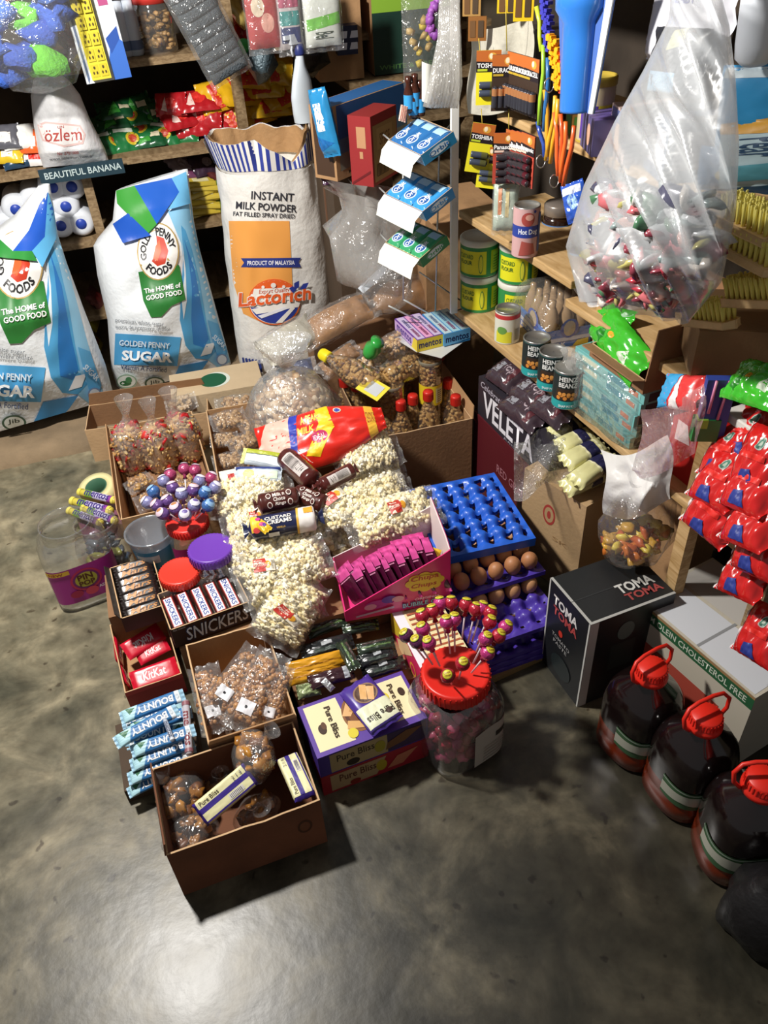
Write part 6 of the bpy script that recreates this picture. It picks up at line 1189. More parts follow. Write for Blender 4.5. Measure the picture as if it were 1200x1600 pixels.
# paper and bundle of bags hanging at the post
mb = MB(); mb.grid(lambda a, b: PY(659+a*42, 96+b*62+6*math.sin(a*3), 2.25-.01*math.sin(a*6)), 10, 6, C('DADAD2', .6)); o = single(mb, 'paper_sheet', 'white paper slip hanging beside the corner post', 'paper')
mb = MB()
for i in range(9):
    mb.tube([PY(690+i*3, -20, 2.2), PY(688+i*3.5, 60, 2.2-.004*i), PY(676+i*5, 130, 2.19), PY(668+i*5, 168, 2.185)], [.006, .008, .012, .014], CLOUD, 8)
single(mb, 'plastic_bags', 'bundle of clear empty bags hanging in front of the corner post', 'bag')
mb = MB(); random.seed(12)
for i in range(26):
    t_ = i/25; c = PY(690-8*t_-14*math.sin(t_*3), -5+62*t_, 2.5); lumps(mb, [c], .013, [C('8A4AA0', .5), C('A05AB0', .5)], .4, lod=1)
single(mb, 'flower_garland', 'purple flower string hanging at the top, left of the corner post', 'decoration')
r0 = thing('snack_bag', 'clear hanging bag with small yellow blossoms beside the purple flower string', 'bag'); c = PY(660, 60, 2.6); mb = MB(); lumps(mb, [c+Vector((random.uniform(-.04, .04), 0, random.uniform(-.08, .06))) for i in range(16)], .012, [C('C8B03A', .5), C('B89A5A', .5)], .4, lod=1); mb.build('contents', r0); f = MB(); pillow(f, pillowfn(.26, .13, .05, .3, .5, .08, 4, 4), FILM, 18, 10); f.xf(frame(c+Vector((0, 0, .13)), c+Vector((0, 0, -.13)), None, (0, -1, 0))); f.build('wrapper', r0)
# small drinks pack behind the top gum box
r0 = thing('drink_pack', 'wrapped pack of small brown bottles with blue labels above the gum rack', 'bottles')
for i, (px, py) in enumerate([(638, 132), (648, 128), (645, 142), (656, 138)]):
    c = PY(px, py, 2.32); mb = MB(); mb.lathe([(.012, -.07), (.014, -.065), (.014, -.02), (.007, .0), (.009, .004), (.009, .02), (.001, .022)], C('4A2418', .25, .2, coat=.5), 16, tuple(c)); mb.lathe([(.0145, -.06), (.0145, -.025)], C('3A9AD8', .4), 16, tuple(c), cap=False); mb.build('bottle', r0)
pk_ = packet('sachet', 'x', 'sachet', .10, .05, .02, C('D8B8A8', .4), [('r', -.9, -.8+i*.4, .9, -.65+i*.4, 'B05A4A') for i in range(4)] if False else [('r', -.9, -.75, .9, -.55, 'B86A5A'), ('r', -.9, -.3, .9, -.1, 'B86A5A'), ('r', -.9, .15, .9, .35, 'B86A5A'), ('r', -.9, .6, .9, .8, 'B86A5A')], crump=.2)
pk_.put(frame(PY(632, 165, 2.3), PY(628, 190, 2.28), .10, (0, -1, .3)), 'pinkish striped sachet left of the top gum box')
# clear crumpled bags
for (px, py, y, s_, sx, lab, sd) in [(575, 375, 2.62, 1.3, 1.2, 'big empty crumpled clear bag left of the gum rack', 3), (610, 425, 2.5, 1.05, .9, 'crumpled clear bag hanging under the green gum box', 7)]:
    mb = MB(); mb.lathe([(.01, -.13), (.05, -.12), (.085, -.06), (.09, .0), (.06, .06), (.08, .10), (.11, .12)], FILM if sd == 7 else CLOUD, 40, fx=sx, amp=.6, seed=sd, cap=False); c = PY(px, py, y); single(mb, 'plastic_bag', lab, 'bag', T(c.x, c.y, c.z, 0, 0, 18, s_))

# ================================================================ right hand shelves
SD = Vector((.077, -1, 0)).normalized(); SO = Vector((.955, 2.22, 0)); SR = math.degrees(math.atan2(SD.y, SD.x))+90   # front line of the shelves
def SH(t, back=0., z=0.): n = Vector((-SD.y, SD.x, 0)); return SO+SD*t+n*back+Vector((0, 0, z))    # t runs towards the camera
def onplane(px, py, back=0.):
    """point where the pixel ray meets the vertical plane of the shelf front (moved back)"""
    v = ray(px, py); n = Vector((-SD.y, SD.x, 0)); t = (SH(0, back)-CAM).dot(n)/v.dot(n); return CAM+v*t
def plank(t0, t1, z, lab, depth=.42, th=.022, mat=WOOD, name='shelf_plank', back=0., bev=.003):
    mb = MB(); mb.box((0, 0, -th/2), (depth, t1-t0, th), mat); c = SH((t0+t1)/2, depth/2+back, z)
    return single(mb, name, lab, 'shelf', T(c.x, c.y, z, SR), bevel=bev)
plank(-.02, 1.75, .55, 'long pale plank shelf carrying the custard tins and bean cans')
tz = onplane(720, 330).z
plank(-.02, .58, tz, 'pale plank with a rounded end above the custard tins', .30)
plank(.52, 1.05, tz-.075, 'short plank above the brown bottle pack with a dark sauce bottle on it', .36, back=.03)
tz3 = onplane(895, 222, .05).z
plank(.1, 1.8, tz3, 'upper right plank behind the keyrings and the large clear bag', .36, back=.05)
plank(-.02, 1.8, tz3+.33, 'highest right plank at the top of the picture', .36, back=.05)
mb = MB(); mb.box((0, 0, .9), (.02, 2.4, 1.8), C('3A3128', .9, 0, .2, 20, .3, 6)); c = SH(.75, .47); single(mb, 'back_board', 'dark board closing the rear of the right shelves', 'board', T(c.x, c.y, 0, SR))
def post(px0, py0, px1, py1, lab, w_=.03, back=0.):
    a, b = onplane(px0, py0, back), onplane(px1, py1, back); mb = MB(); L_ = a.z-b.z; mb.box((0, 0, L_/2), (w_, w_, L_), WOOD); return single(mb, 'wooden_post', lab, 'post', T(b.x+.012, b.y, b.z, SR), bevel=.002)
post(932, 455, 927, 545, 'short wooden strut between the planks beside the green packet', .022, .06)
a = onplane(1105, 660); mb = MB(); mb.box((0, 0, .37), (.03, .035, .74), WOOD); single(mb, 'wooden_post', 'rough upright wooden post left of the red packets', 'post', T(a.x+.02, a.y, 0, SR))
mb = MB(); mb.box((0, 0, .12), (.03, .035, .26), WOODD); c = PX(1165, 960, 1.12); single(mb, 'wooden_post', 'short dark post under the lower right packets', 'post', T(c.x+.03, c.y, .28, SR))
# custard tins
CT = [('r', -1.6, .06, 1.6, .88, 'E2DF24'), ('r', -1.6, .78, 1.6, .9, '2E8A4A'), ('r', .35, .04, .62, .9, '2E8A4A'), ('r', -1.6, .04, -1.3, .9, '2E8A4A'), ('r', -1.6, .02, 1.6, .10, '2E8A4A'), ('t', 'CUSTARD', -1.2, .55, -.35, .68, '4A7A2A', .5), ('t', 'FLOUR', -1.15, .38, -.4, .50, '3A6A2A', .6), ('e', .05, .42, .12, .28, '4A8A3A'), ('e', .05, .42, .09, .24, 'D8D83A'), ('r', .7, .15, 1.3, .75, 'D8DC50')]+[('r', .75, .2+i*.08, 1.25, .23+i*.08, '8A9A3A') for i in range(6)]
def canon(k, px, py, z, lab, grp, rz=0, r_=.0, s=1.):
    c = P(px, py, z); k.put(T(c.x+r_*.5, c.y+r_*.9, z, rz, 0, 0, s), lab, grp)
ct = cyl_can('custard_tin', .058, .108, CT, '2E8A4A', 'DCDCD0'); G = 'yellow and green custard tins'
c = P(742, 490, .55); k0 = (c.x+.035, c.y+.05)
ct.put(T(k0[0], k0[1], .55, -18), 'yellow and green custard tin, lower one of the left column', G); ct.put(T(k0[0]-.002, k0[1], .668, -22), 'yellow and green custard tin, upper one of the left column', G)
c = P(803, 492, .55); k1 = (c.x+.03, c.y+.04)
ct.put(T(k0[0]+.085, k0[1]-.10, .55, 10), 'yellow and green custard tin, lower one of the right column behind the open can', G); ct.put(T(k0[0]+.085, k0[1]-.10, .668, -18), 'yellow and green custard tin, upper one of the right column', G)
oc = cyl_can('food_can', .037, .10, [('r', -1.6, .02, 1.6, .9, 'D8D8C8'), ('r', -1.6, .80, 1.6, .93, 'C03A3A'), ('r', -1.2, .06, .1, .42, 'D8D43A'), ('e', -.7, .45, .4, .12, '6A9A4A'), ('r', .3, .1, .9, .55, 'D0D0C0')]+[('r', .35+i*.07, .12, .38+i*.07, .5, '4A4A44') for i in range(7)], 'D8D8C8')
c = P(791, 538, .55); oc.put(T(c.x+.015, c.y+.03, .55, -10), 'open white and yellow food can with a red rim near the custard tins')
# brown bottle pack
c = P(850, 545, .55); r0 = thing('drink_pack', 'wrapped pack of small brown drink bottles in a blue printed sleeve', 'bottles', T(c.x+.075, c.y+.08, .55, SR-8))
for i in range(3):
    for j in range(4):
        mb = MB(); mb.lathe([(.02, 0), (.023, .004), (.023, .085), (.012, .115), (.0095, .12), (.0095, .138), (.001, .14)], C('A88A66', .3, coat=.5), 18, ((i-1)*.046, (j-1.5)*.046, .002)); mb.build('bottle', r0)
mb = MB()
for (x0, y0, x1, y1) in ((-.072, -.097, .072, -.097), (-.072, .097, -.072, -.097), (.072, -.097, .072, .097)):
    mb.add([(x0, y0, .0), (x1, y1, .0), (x1, y1, .06), (x0, y0, .06)], [(0, 1, 2, 3)], C('4A78C8', .35)); f_ = flat((x0, y0, 0), (x1-x0, y1-y0, 0), (0, 0, .06))
    paint(mb, f_, [('r', .02, .35, .98, .55, 'C8D0E8'), ('e', .5, 1.0, .2, .5, '2A50B0'), ('e', .5, 1.0, .13, .4, 'B8A890'), ('p', [(.6, .02), (.95, .02), (.95, .35), (.7, .3)], 'E0C84A'), ('t', 'MILK', .08, .1, .45, .3, 'E8ECF4', .6)])
mb.build('sleeve', r0)
mb = MB(); pillow(mb, pillowfn(.23, .19, .16, .1, .35, .02, 3, 5), FILM, 18, 14); mb.xf(Matrix.Translation((0, 0, .075)) @ Matrix.Rotation(PI/2, 4, 'Z')); mb.build('wrapper', r0)
# bean cans
HB = [('r', -1.6, .02, 1.6, .24, '2AA0A0'), ('r', -1.6, .24, 1.6, .96, '1E2A2A'), ('p', [(-.9, .28), (.9, .28), (.75, .58), (-.75, .58)], '3A2A1E')]+[('e', -.6+i*.24, .33+.08*(i % 2), .14, .055, 'D88A3A') for i in range(6)]+[('e', -.5+i*.3, .45, .13, .05, 'E09A4A') for i in range(4)]+[('t', 'HEINZ', -.6, .80, .6, .93, 'E8E8E4', .9), ('t', 'BEANZ', -.6, .64, .6, .77, 'E8E8E4', .9), ('t', 'SNAP POTS', -.5, .08, .5, .15, 'E8F0F0', .5), ('p', [(.75, .3), (1.3, .5), (1.2, .96), (.8, .9)], '2AA0A0')]
hz = cyl_can('bean_can', .037, .105, HB, '1E6A6A'); G = 'teal bean cans along the plank edge'
for px, py, lab, zz, rz in [(833, 590, 'leftmost at the front edge, its name readable', .55, -28), (858, 612, 'second from the left, half under clear film', .55, -35), (882, 640, 'third from the left, against the stack of teal boxes', .55, -30)]:
    c = P(px, py, zz); hz.put(T(c.x+.02, c.y+.03, zz, rz), 'teal and black bean can, '+lab, G)
hz.put(T(*SH(.78, .26, .55), 20), 'teal and black bean can standing far back behind the brown bottle pack', G); hz.put(T(*SH(.84, .28, .66), -20), 'teal and black bean can on top at the back, by the strut', G)
crate('carton', 'low brown open tray behind the bean cans', 'box', .20, .26, .055, KRAFTD, T(*SH(.88, .26, .55), SR), KRAFTD)
hz.put(T(*SH(.84, .28, .565), 60), 'teal and black bean can lower at the back, inside the brown tray', G)
# teal boxes under film
r_ = 0
c = P(957, 700, .55)
for i in range(5):
    mb = MB(); mb.box((0, 0, .0165), (.13, .27, .031), C('6FB0AE', .4)); f_ = boxfn(.13, .27, .032)
    paint(mb, f_['l'], [('r', .05, .2, .95, .8, '8AC4C0'), ('r', .12, .3, .35, .7, 'D8DCC0'), ('r', .5, .25, .75, .75, '2A8A9A'), ('r', .8, .3, .92, .7, 'C87A5A')]); paint(mb, f_['f'], [('r', .1, .15, .9, .85, '2E3A44')]); paint(mb, f_['t'], [('r', .1, .1, .6, .9, '8FC8C4')])
    q = SH(.735+.004*i, .075+.006*(i % 2), .55+i*.0335); single(mb, 'small_box', 'flat teal box in the film wrapped stack, '+ordn(i)+' from the plank', 'box', T(q.x, q.y, q.z, SR+2*math.sin(i*2)), 'flat teal boxes stacked under film', bevel=.001)
q = SH(.735, .075, .55); mb = MB(); mb.lathe([(.02, -.0), (.082, .002), (.083, .1), (.078, .15), (.05, .166), (.02, .168)], film('box_film', .10, .4, bump=.8, bscale=22), 40, fy=1.75, sq=.8, amp=.08, seed=5, cap=False); single(mb, 'plastic_film', 'clear shrink film wrapped round the stack of teal boxes', 'film', T(q.x, q.y, q.z+.0005, SR))
mb = MB(); mb.grid(lambda a, b: onplane(845+a*55+b*25, 560+b*42-18*a+6*math.sin(a*7), .01+.02*math.sin(b*5+a*3)), 16, 10, CLOUD); single(mb, 'plastic_film', 'crumpled flap of clear film over the bean cans', 'film')
# carton with green packet on the plank
M = T(*SH(.79, .155, .722), SR); crate('carton', 'open brown carton on the teal boxes with a shiny green packet in it', 'box', .31, .21, .035, KRAFTD, M, KRAFTD, flaps=[('f', .125, 88), ('r', .12, 85), ('l', .03, 10)])
gr = packet('snack_pack', 'x', 'food bag', .22, .15, .06, C('3CB02A', .2, coat=.7), [('e', -.2, .1, .12, .14, 'E0A030'), ('p', [(.2, -.3), (.6, -.4), (.5, .3)], 'C8D8C0'), ('p', [(-.7, -.5), (-.4, -.7), (-.5, .2)], '1E7A1E')], crump=.7, seed=8, nu=34, nv=22)
gr.put(frame(onplane(940, 500, .05), onplane(1000, 578, .02), .2, (-1, -.5, .5), .62), 'shiny crumpled bright green packet sticking out of the carton')
gr.put(frame(onplane(932, 492, .06), onplane(985, 505, .07), .2, (-1, -.5, .8), .4), 'top corner of another bright green packet behind the first')
# sauce bottle, jar, sausage can on the middle planks
z2 = tz
hd = cyl_can('sausage_can', .033, .125, [('r', -1.6, .0, 1.6, 1., 'C8A0A0'), ('r', -1.6, .42, 1.6, .66, '2A3E94'), ('t', 'Hot Dog', -.7, .46, .8, .60, 'E8ECF4', .8), ('e', 0, .80, .5, .14, 'A84A44'), ('e', .1, .84, .3, .06, 'D8A090'), ('p', [(-.6, .05), (.7, .08), (.5, .3), (-.4, .36)], 'A8524A'), ('e', .5, .95, .1, .03, '2A3E94'), ('r', .9, .1, 1.5, .9, '5A70B0')], 'C8B8B8')
c = P(822, 403, z2); hd.put(T(c.x+.01, c.y+.03, z2, -20), 'tall pink and blue sausage can at the plank end')
c = P(862, 405, z2-.075); r0 = thing('coffee_jar', 'dark jar with a silvery lid and blue label behind the sausage can', 'jar', T(c.x+.05, c.y+.07, z2-.075+.0, 0))
mb = MB(); mb.lathe([(.04, 0), (.044, .006), (.046, .03), (.044, .085), (.036, .10)], C('2A1810', .15, coat=.6), 30); mb.build('body', r0)
mb = MB(); mb.lathe([(.040, .098), (.042, .10), (.042, .125), (.038, .13), (.001, .13)], C('8A8078', .3, .4), 30); mb.build('lid', r0)
mb = MB(); mb.lathe([(.0468, .03), (.0452, .078)], C('4A78B0', .4), 30, cap=False); paint(mb, lambda u, v, off=0: Vector(((.0472+off)*math.sin(u), -(.0472+off)*math.cos(u), .03+.048*v)), [('r', .2, .2, .8, .8, 'C8D4E0'), ('r', -1, .6, -.1, .9, 'A83A3A')], .1); mb.build('paper_label', r0)
c = P(897, 447, z2-.075); r0 = thing('sauce_bottle', 'small dark sauce bottle with a pale blue label on the short plank', 'bottle', T(c.x+.02, c.y+.03, z2-.075))
mb = MB(); mb.lathe([(.02, 0), (.022, .005), (.022, .09), (.012, .115), (.012, .13)], C('1E0E0C', .1, coat=.8), 24); mb.build('body', r0); mb = MB(); mb.lathe([(.0228, .025), (.0228, .08)], C('7AA8D0', .4), 24, cap=False); paint(mb, lambda u, v, off=0: Vector(((.0232+off)*math.sin(u), -(.0232+off)*math.cos(u), .025+.055*v)), [('r', -.6, .1, .6, .9, 'C8B8B0'), ('e', 0, .5, .35, .3, '8A4A3A')], .1); mb.build('paper_label', r0)
mb = MB(); mb.lathe([(.013, .125), (.013, .15), (.001, .151)], C('2A2A2E', .3), 20); mb.build('cap', r0)
for (px, py, back, col, sp, lab, up) in [((893, 285), (905, 345), .05, '2E5AC0', [('e', 0, 0, .4, .4, '9AC0E8'), ('r', -.8, -.8, -.4, .8, 'D8E0F0')], 'small shiny blue packet above the short plank', (-1, -.7, .2)),
                                     ((905, 435), (930, 470), .12, 'A8A8A8', [('r', -.3, -.6, .4, .5, 'C05A4A')], 'grey wrapped packet at the rear of the short plank', (-1, -.7, .4))]:
    k = packet('snack_pack', 'x', 'food bag', .12, .08, .04, C(col, .25, coat=.6), sp, crump=.4, seed=6); k.put(frame(onplane(*px, back), onplane(*py, back), .12, up), lab)
# batteries
def batt(col, band, brand, bats, flip=False, seed=0):
    sp = [('r', -1, -1, 1, 1, col), ('r', -1, .22, 1, 1, '241A1E'), ('p', [(-1, .62), (1, .56), (1, 1), (-1, 1)], 'B8642A'), ('e', .3, .78, .35, .14, 'D8A040'), ('e', .2, .80, .16, .10, 'F0E0C0'), ('t', brand, -.92, .38, .92, .55, 'F0F0F0', .9), ('r', -.9, .26, -.1, .34, band)]
    r = thing('battery_pack', 'x', 'batteries'); mb = MB(); w_, h_ = .052, .105
    mb.box((0, 0, 0), (w_, .0012, h_), C(col, .4)); fnb = flat((0, -.0007, 0), (w_/2, 0, 0), (0, 0, h_/2)); paint(mb, fnb, sp); paint(mb, flat((0, .0007, 0), (-w_/2, 0, 0), (0, 0, h_/2)), [('r', -1, -1, 1, 1, '3A2A26'), ('r', -.8, -.8, .8, -.2, '8A7A70')]); mb.build('card', r)
    for (x, z, horiz, c1, c2) in bats:
        b = MB(); b.lathe([(.001, -.019), (.0065, -.019), (.007, -.017), (.007, .017), (.0065, .019), (.003, .019), (.003, .021), (.001, .021)], C(c1, .3, .3), 16); b.lathe([(.0072, .004), (.0072, .0175)], C(c2, .3, .5), 16, cap=False)
        b.xf(Matrix.Translation((x, -.008, z)) @ (Matrix.Rotation(PI/2, 4, 'Y') if horiz else Matrix())); b.build('battery', r)
    return Kind(r)
bt1 = batt('E8DC2A', 'B8C830', 'TOSHIBA', [(0, -.012, True, '4A5264', '6A6A40'), (0, -.028, True, '4A5264', '6A6A40')])
bt2 = batt('3A2A20', 'B89A30', 'DURACELL', [(-.018+i*.012, -.025, False, '3A3A42', 'C88A5A') for i in range(4)])
bt3 = batt('B84A3A', 'E8C8B8', 'Panasonic', [(0, .005-i*.016, True, '3A3438', '6A2430') for i in range(4)])
G = 'battery cards hanging at the corner of the right shelves'
def hang(k, px, py, back, lab, grp=None, rz=0, tilt=0, s=1.):
    c = onplane(px, py, back); return k.put(T(c.x, c.y, c.z, rz, 0, tilt, s), lab, grp)
hang(bt1, 763, 122, -.04, 'yellow battery card with two short grey cells, in the upper cluster', G, -25, 0, 1.15)
hang(bt2, 788, 130, -.045, 'black battery card with four copper-topped cells, next to the upper yellow card', G, -25, 0, 1.15)
for i in range(4): hang(bt2, 803+i*9, 128+i*3, -.035, 'dark battery card seen nearly edge-on in the upper cluster, '+ordn(i)+' behind the copper-topped one', G, -84, 0, 1.15)
hang(bt1, 750, 232, -.05, 'yellow battery card with two short grey cells, hanging lowest and tilted', G, -20, 10, 1.15)
hang(bt3, 789, 248, -.045, 'red and black battery card with four stacked dark cells', G, -25, 0, 1.15)
for i in range(4): hang(bt3, 800+i*8, 245+i*2, -.035, 'dark red battery card seen nearly edge-on in the lower cluster, '+ordn(i)+' behind the front one', G, -84, 0, 1.12)
hang(bt1, 762, 262, -.03, 'battery card whose yellow edge shows behind the lowest tilted one', G, -30, 6, 1.0)
mb = MB()
for a in ((748, 60, 752, 100), (790, -10, 792, 80), (752, 170, 754, 200), (795, 170, 795, 205)): mb.tube([onplane(a[0], a[1], -.035), onplane(a[2], a[3], -.035)], .0012, C('B8A23A', .5), 6)
single(mb, 'hanging_strings', 'thin yellowish strings that carry the battery cards', 'string')
mb = MB(); mb.grid(lambda a, b: onplane(733+a*98+4*math.sin(b*6), 42+b*135-a*6+5*math.sin(a*5), .02+.012*math.sin(a*9+b*4)), 22, 22, C('B8B4A6', .5, 0, .4, 40, .1, 20)); single(mb, 'plastic_bag', 'flat greyish printed bag hanging behind the upper battery cards', 'bag')
for i, (px0, py0, px1, py1, col) in enumerate([(720, -5, 755, 22, 'A8824A'), (735, 30, 757, 60, '8A5A2A'), (785, -6, 800, 14, 'E8C020'), (805, -4, 832, 28, 'E8C020')]):
    a, b = onplane(px0, py0, -.02), onplane(px1, py1, -.02); mb = MB(); mb.box((0, 0, 0), (.045, .008, abs(a.z-b.z)+.02), C(col, .4)); paint(mb, flat((-.0225, -.0045, -.03), (.045, 0, 0), (0, 0, .06)), [('r', .1+i*.0, .2, .4, .8, '6A4A2A'), ('r', .55, .2, .85, .8, '4A3A2A')]); c = (a+b)/2
    single(mb, 'blister_card', ['tan', 'brown', 'small yellow', 'larger yellow'][i]+' card at the top above the battery cards', 'packaging', T(c.x, c.y, c.z, -30))
nb = hang_bag('sweet_bag', 'pale aqua net bag of sticks hanging below the red battery card', 788, 325, 2.05, .07, .13, (C('B8C8B8', .4), [('r', -.9, -.6, .2, -.3, 'D88A5A'), ('r', -.9, .0, .3, .3, 'D8C890')]))
c = onplane(790, 325, -.03); nb.matrix_world = T(c.x, c.y, c.z, -30)
# coloured keyring straps
r0 = thing('keyring_straps', 'hanging bunch of coloured plastic spiral straps with metal rings', 'keyrings')
def strap(px0, py0, px1, py1, col, r_=.005, back=-.07, nm='strap'):
    mb = MB(); a, b = onplane(px0, py0, back), onplane(px1, py1, back); mb.tube([a, a*.66+b*.34+Vector((.004, 0, 0)), a*.33+b*.67, b], r_, C(col, .3, coat=.5), 8); mb.build(nm, r0)
for a in [(849, 70, 842, 195, 'A0D038'), (856, 90, 850, 205, '2E6AA8'), (838, 10, 846, 80, 'C8D83A'), (851, 140, 856, 245, 'E0A02A'), (868, 150, 853, 250, 'E8B030'), (872, 155, 860, 255, 'E8A828'), (866, 175, 872, 275, 'E8642A'), (876, 178, 876, 285, 'E05A24'), (897, 197, 880, 290, 'E8602A'), (884, 190, 876, 280, 'E8702A'), (851, 245, 840, 190, '2A4AA0')]: strap(*a)
mb = MB(); random.seed(4)
for i in range(60):
    t_ = i/60; c = onplane(864+12*t_+random.uniform(-7, 7), 55+t_*85, -.07); mb.box(c, (.012, .012, .006), C('F0A818', .35))
for i in range(40): t_ = i/40; c = onplane(878+2*t_+random.uniform(-5, 5), 80+t_*65, -.065); mb.box(c, (.012, .012, .006), C('E0481E', .35))
for i in range(40): t_ = i/40; c = onplane(853+6*t_+random.uniform(-5, 5), 0+t_*80, -.065); mb.box(c, (.012, .012, .006), C('3A3AA8', .35))
mb.build('chain_links', r0)
for i, (px, py) in enumerate([(858, 133), (845, 252), (866, 283)]):
    mb = MB(); c = onplane(px, py, -.075); mb.tube([c+Vector((.011*math.cos(a), .003*math.sin(a), .013*math.sin(a))) for a in [k*PI/8 for k in range(17)]], .0014, C('C8C8C8', .2, .9), 6); mb.build('ring', r0)
# long blue pack
a, b, c_ = onplane(880, 172, -.09), onplane(917, 177, -.09), onplane(893, -30, -.09)
U = b-a; V = c_-a; n = U.cross(V).normalized(); r0 = thing('torch_pack', 'long blue torch shape in a clear white-edged hanging pack', 'packaging')
mb = MB(); mb.poly3([a-n*.004-U*.1, b-n*.004+U*.25, b-n*.004+V+U*.7, a-n*.004+V-U*.6], .002, C('4A6AB0', .4)); mb.poly3([b-n*.001+U*.08, b-n*.001+U*.25, b-n*.001+V+U*.7, b-n*.001+V+U*.45], .003, C('D8DCE0', .4)); mb.build('backing_card', r0)
mb = MB(); pr = [(.001, 0), (.45, .0), (.46, .02), (.5, .55), (.52, .7), (.75, .8), (.78, 1.0), (.001, 1.01)]
for q, (rr, t_) in enumerate(pr[:-1]):
    pass
vs = []; N_ = 24
for rr, t_ in pr:
    for i in range(N_): an = 2*PI*i/N_; vs.append(a+U*.5+V*t_+U*rr*math.cos(an)+n*U.length*rr*math.sin(an)*.7)
mb.add(vs, [(j*N_+i, j*N_+(i+1) % N_, (j+1)*N_+(i+1) % N_, (j+1)*N_+i) for j in range(len(pr)-1) for i in range(N_)], C('2E78D0', .3, coat=.5), True); mb.build('torch', r0)
# jar with yellow label, boxes on the upper right plank
c = onplane(928, 200, .10); jk = cyl_can('food_jar', .04, .13, [('r', -1.6, .08, 1.6, .62, 'E0D028'), ('r', -1.6, .08, -.6, .62, '5A3A9A'), ('e', .3, .4, .4, .12, 'D8B83A')], 'C8B894', 'B8A040', 'jar'); jk.put(T(c.x, c.y, tz3, 10), 'jar with yellow and purple label on the upper right plank')
for i, (px, py, back, w_, d_, h_, col, sp, lab) in enumerate([(905, 190, .10, .05, .06, .05, 'B8904A', [('r', .1, .1, .9, .9, '5AA84A')], 'small tan and green box beside the yellow labelled jar'), (965, 215, .10, .14, .10, .075, '6A5AA0', [('r', 0, 0, 1, 1, '5A5480'), ('e', .6, .5, .15, .3, 'D8A890')], 'muted purple box behind the large clear bag'),
      (1010, 240, .12, .14, .12, .10, 'C8B0A8', [('e', .5, .5, .25, .35, 'E0B898'), ('r', .05, .7, .95, .95, '5A6AA0')], 'pale pack with a round picture behind the large clear bag'), (860, 195, .14, .12, .1, .2, '3A3432', [], 'dark box on the upper right plank behind the straps'), (1080, 260, .12, .16, .12, .12, '4A5A78', [('r', .1, .2, .9, .8, 'C8C8D0')], 'slate blue box with white panel behind the large clear bag')]):
    c = onplane(px, py, back); cb2 = crate('carton', lab, 'box', w_, d_, h_, col, T(c.x, c.y, tz3, SR-20), closed=True, sides={'l': sp, 'f': sp})
# goods on the top right shelf edge
bp_ = packet('nappy_pack', 'x', 'packaging', .28, .20, .07, C('DCDCE4', .35), [('t', 'CUTY BABY', -.5, .45, .6, .75, '5A4A9A', .8), ('e', -.75, .6, .07, .12, 'E0A040'), ('e', -.6, .8, .05, .08, 'D85A7A'), ('t', 'BABY', -.2, .2, .3, .38, '8A8AC0', .4)], crump=.1, e=.35, boxy=5)
c = onplane(1085, 10, .0); bp_.put(frame(onplane(1022, 20, .02), onplane(1150, 25, .02), .28, (-1, -.6, .2)), 'white baby nappy pack at the top edge with violet lettering')
k = packet('clothing_pack', 'x', 'packaging', .2, .14, .04, C('23252C', .4), [('r', -.9, -1, .2, -.35, '8AB8D8'), ('p', [(-.3, .3), (.3, .5), (.2, 1), (-.2, .9)], 'C8C890'), ('t', 'Y', -.75, -.8, -.6, -.45, '2A3A5A', .5)], crump=.15); k.put(frame(onplane(1018, 92, -.02), onplane(1105, 100, -.02), .2, (-1, -.6, .2)), 'black and light blue packed garment below the nappy pack')
mb = MB(); mb.lathe([(.02, 0), (.03, .01), (.032, .03), (.03, .22), (.02, .25), (.001, .26)], C('DDE2EA', .35), 26); c = onplane(1178, 100, -.03); single(mb, 'bottle', 'fat white hanging tube at the top right corner', 'bottle', T(c.x, c.y, c.z, 0, 0, -6))
for i, (p0, p1, w_, col, sp, lab) in enumerate([((1185, 100), (1165, 250), .07, '2A90C8', [('r', -.95, -.9, -.75, .9, 'D8E8F0')], 'long cyan packet hanging right of the large clear bag'), ((1160, 230), (1150, 300), .09, '4A8AC0', [('e', .2, .1, .4, .6, 'D8C06A')], 'blue packet with a yellow spot at the right, lower'), ((1195, 185), (1190, 290), .09, 'B8D0D8', [('t', 'Pear', -.5, -.5, .1, .6, '2A4A6A', .5, .2), ('p', [(-1, -1), (-.7, -1), (-.5, 1), (-1, 1)], 'D8A03A'), ('r', .3, -.8, .8, .8, '5AA0B0')], 'pale packet with cursive lettering at the right picture edge')]):
    k = packet('packet', 'x', 'packaging', .2, w_*1.6, .03, C(col, .35, coat=.4), sp, crump=.15, seed=i); A, B = onplane(*p0, 0), onplane(*p1, 0); k.put(frame(A, B, .2, (-1, -.6, .1), 1.), lab)
# scrubbing brushes
r_b = None
def brush(seed):
    random.seed(seed); r = thing('scrubbing_brush', 'x', 'brush'); mb = MB(); mb.poly3([(-.10, -.028, 0), (.085, -.028, 0), (.105, 0, 0), (.085, .028, 0), (-.10, .028, 0)], .018, C('DDBB88', .6, 0, .2, 50, .12, 20)); mb.build('wooden_back', r, .004)
    mb = MB()
    for i in range(9):
        for j in range(3):
            x, y = -.085+i*.020, -.017+j*.017; c = C('F6E87A', .6)
            for q in range(8):
                a = q*PI/4+random.uniform(-.3, .3); s_ = .0045; dx, dy = math.cos(a)*s_, math.sin(a)*s_; mb.tube([(x+dx*.4, y+dy*.4, .017), (x+dx*.8, y+dy*.8, .04), (x+dx*1.7, y+dy*1.7, .068+random.uniform(-.004, .004))], [.0030, .0032, .0026], c, 4)
    mb.build('bristles', r)['kind'] = 'stuff'
    return Kind(r)
bs = brush(3); G = 'wooden scrubbing brushes with yellow bristles'
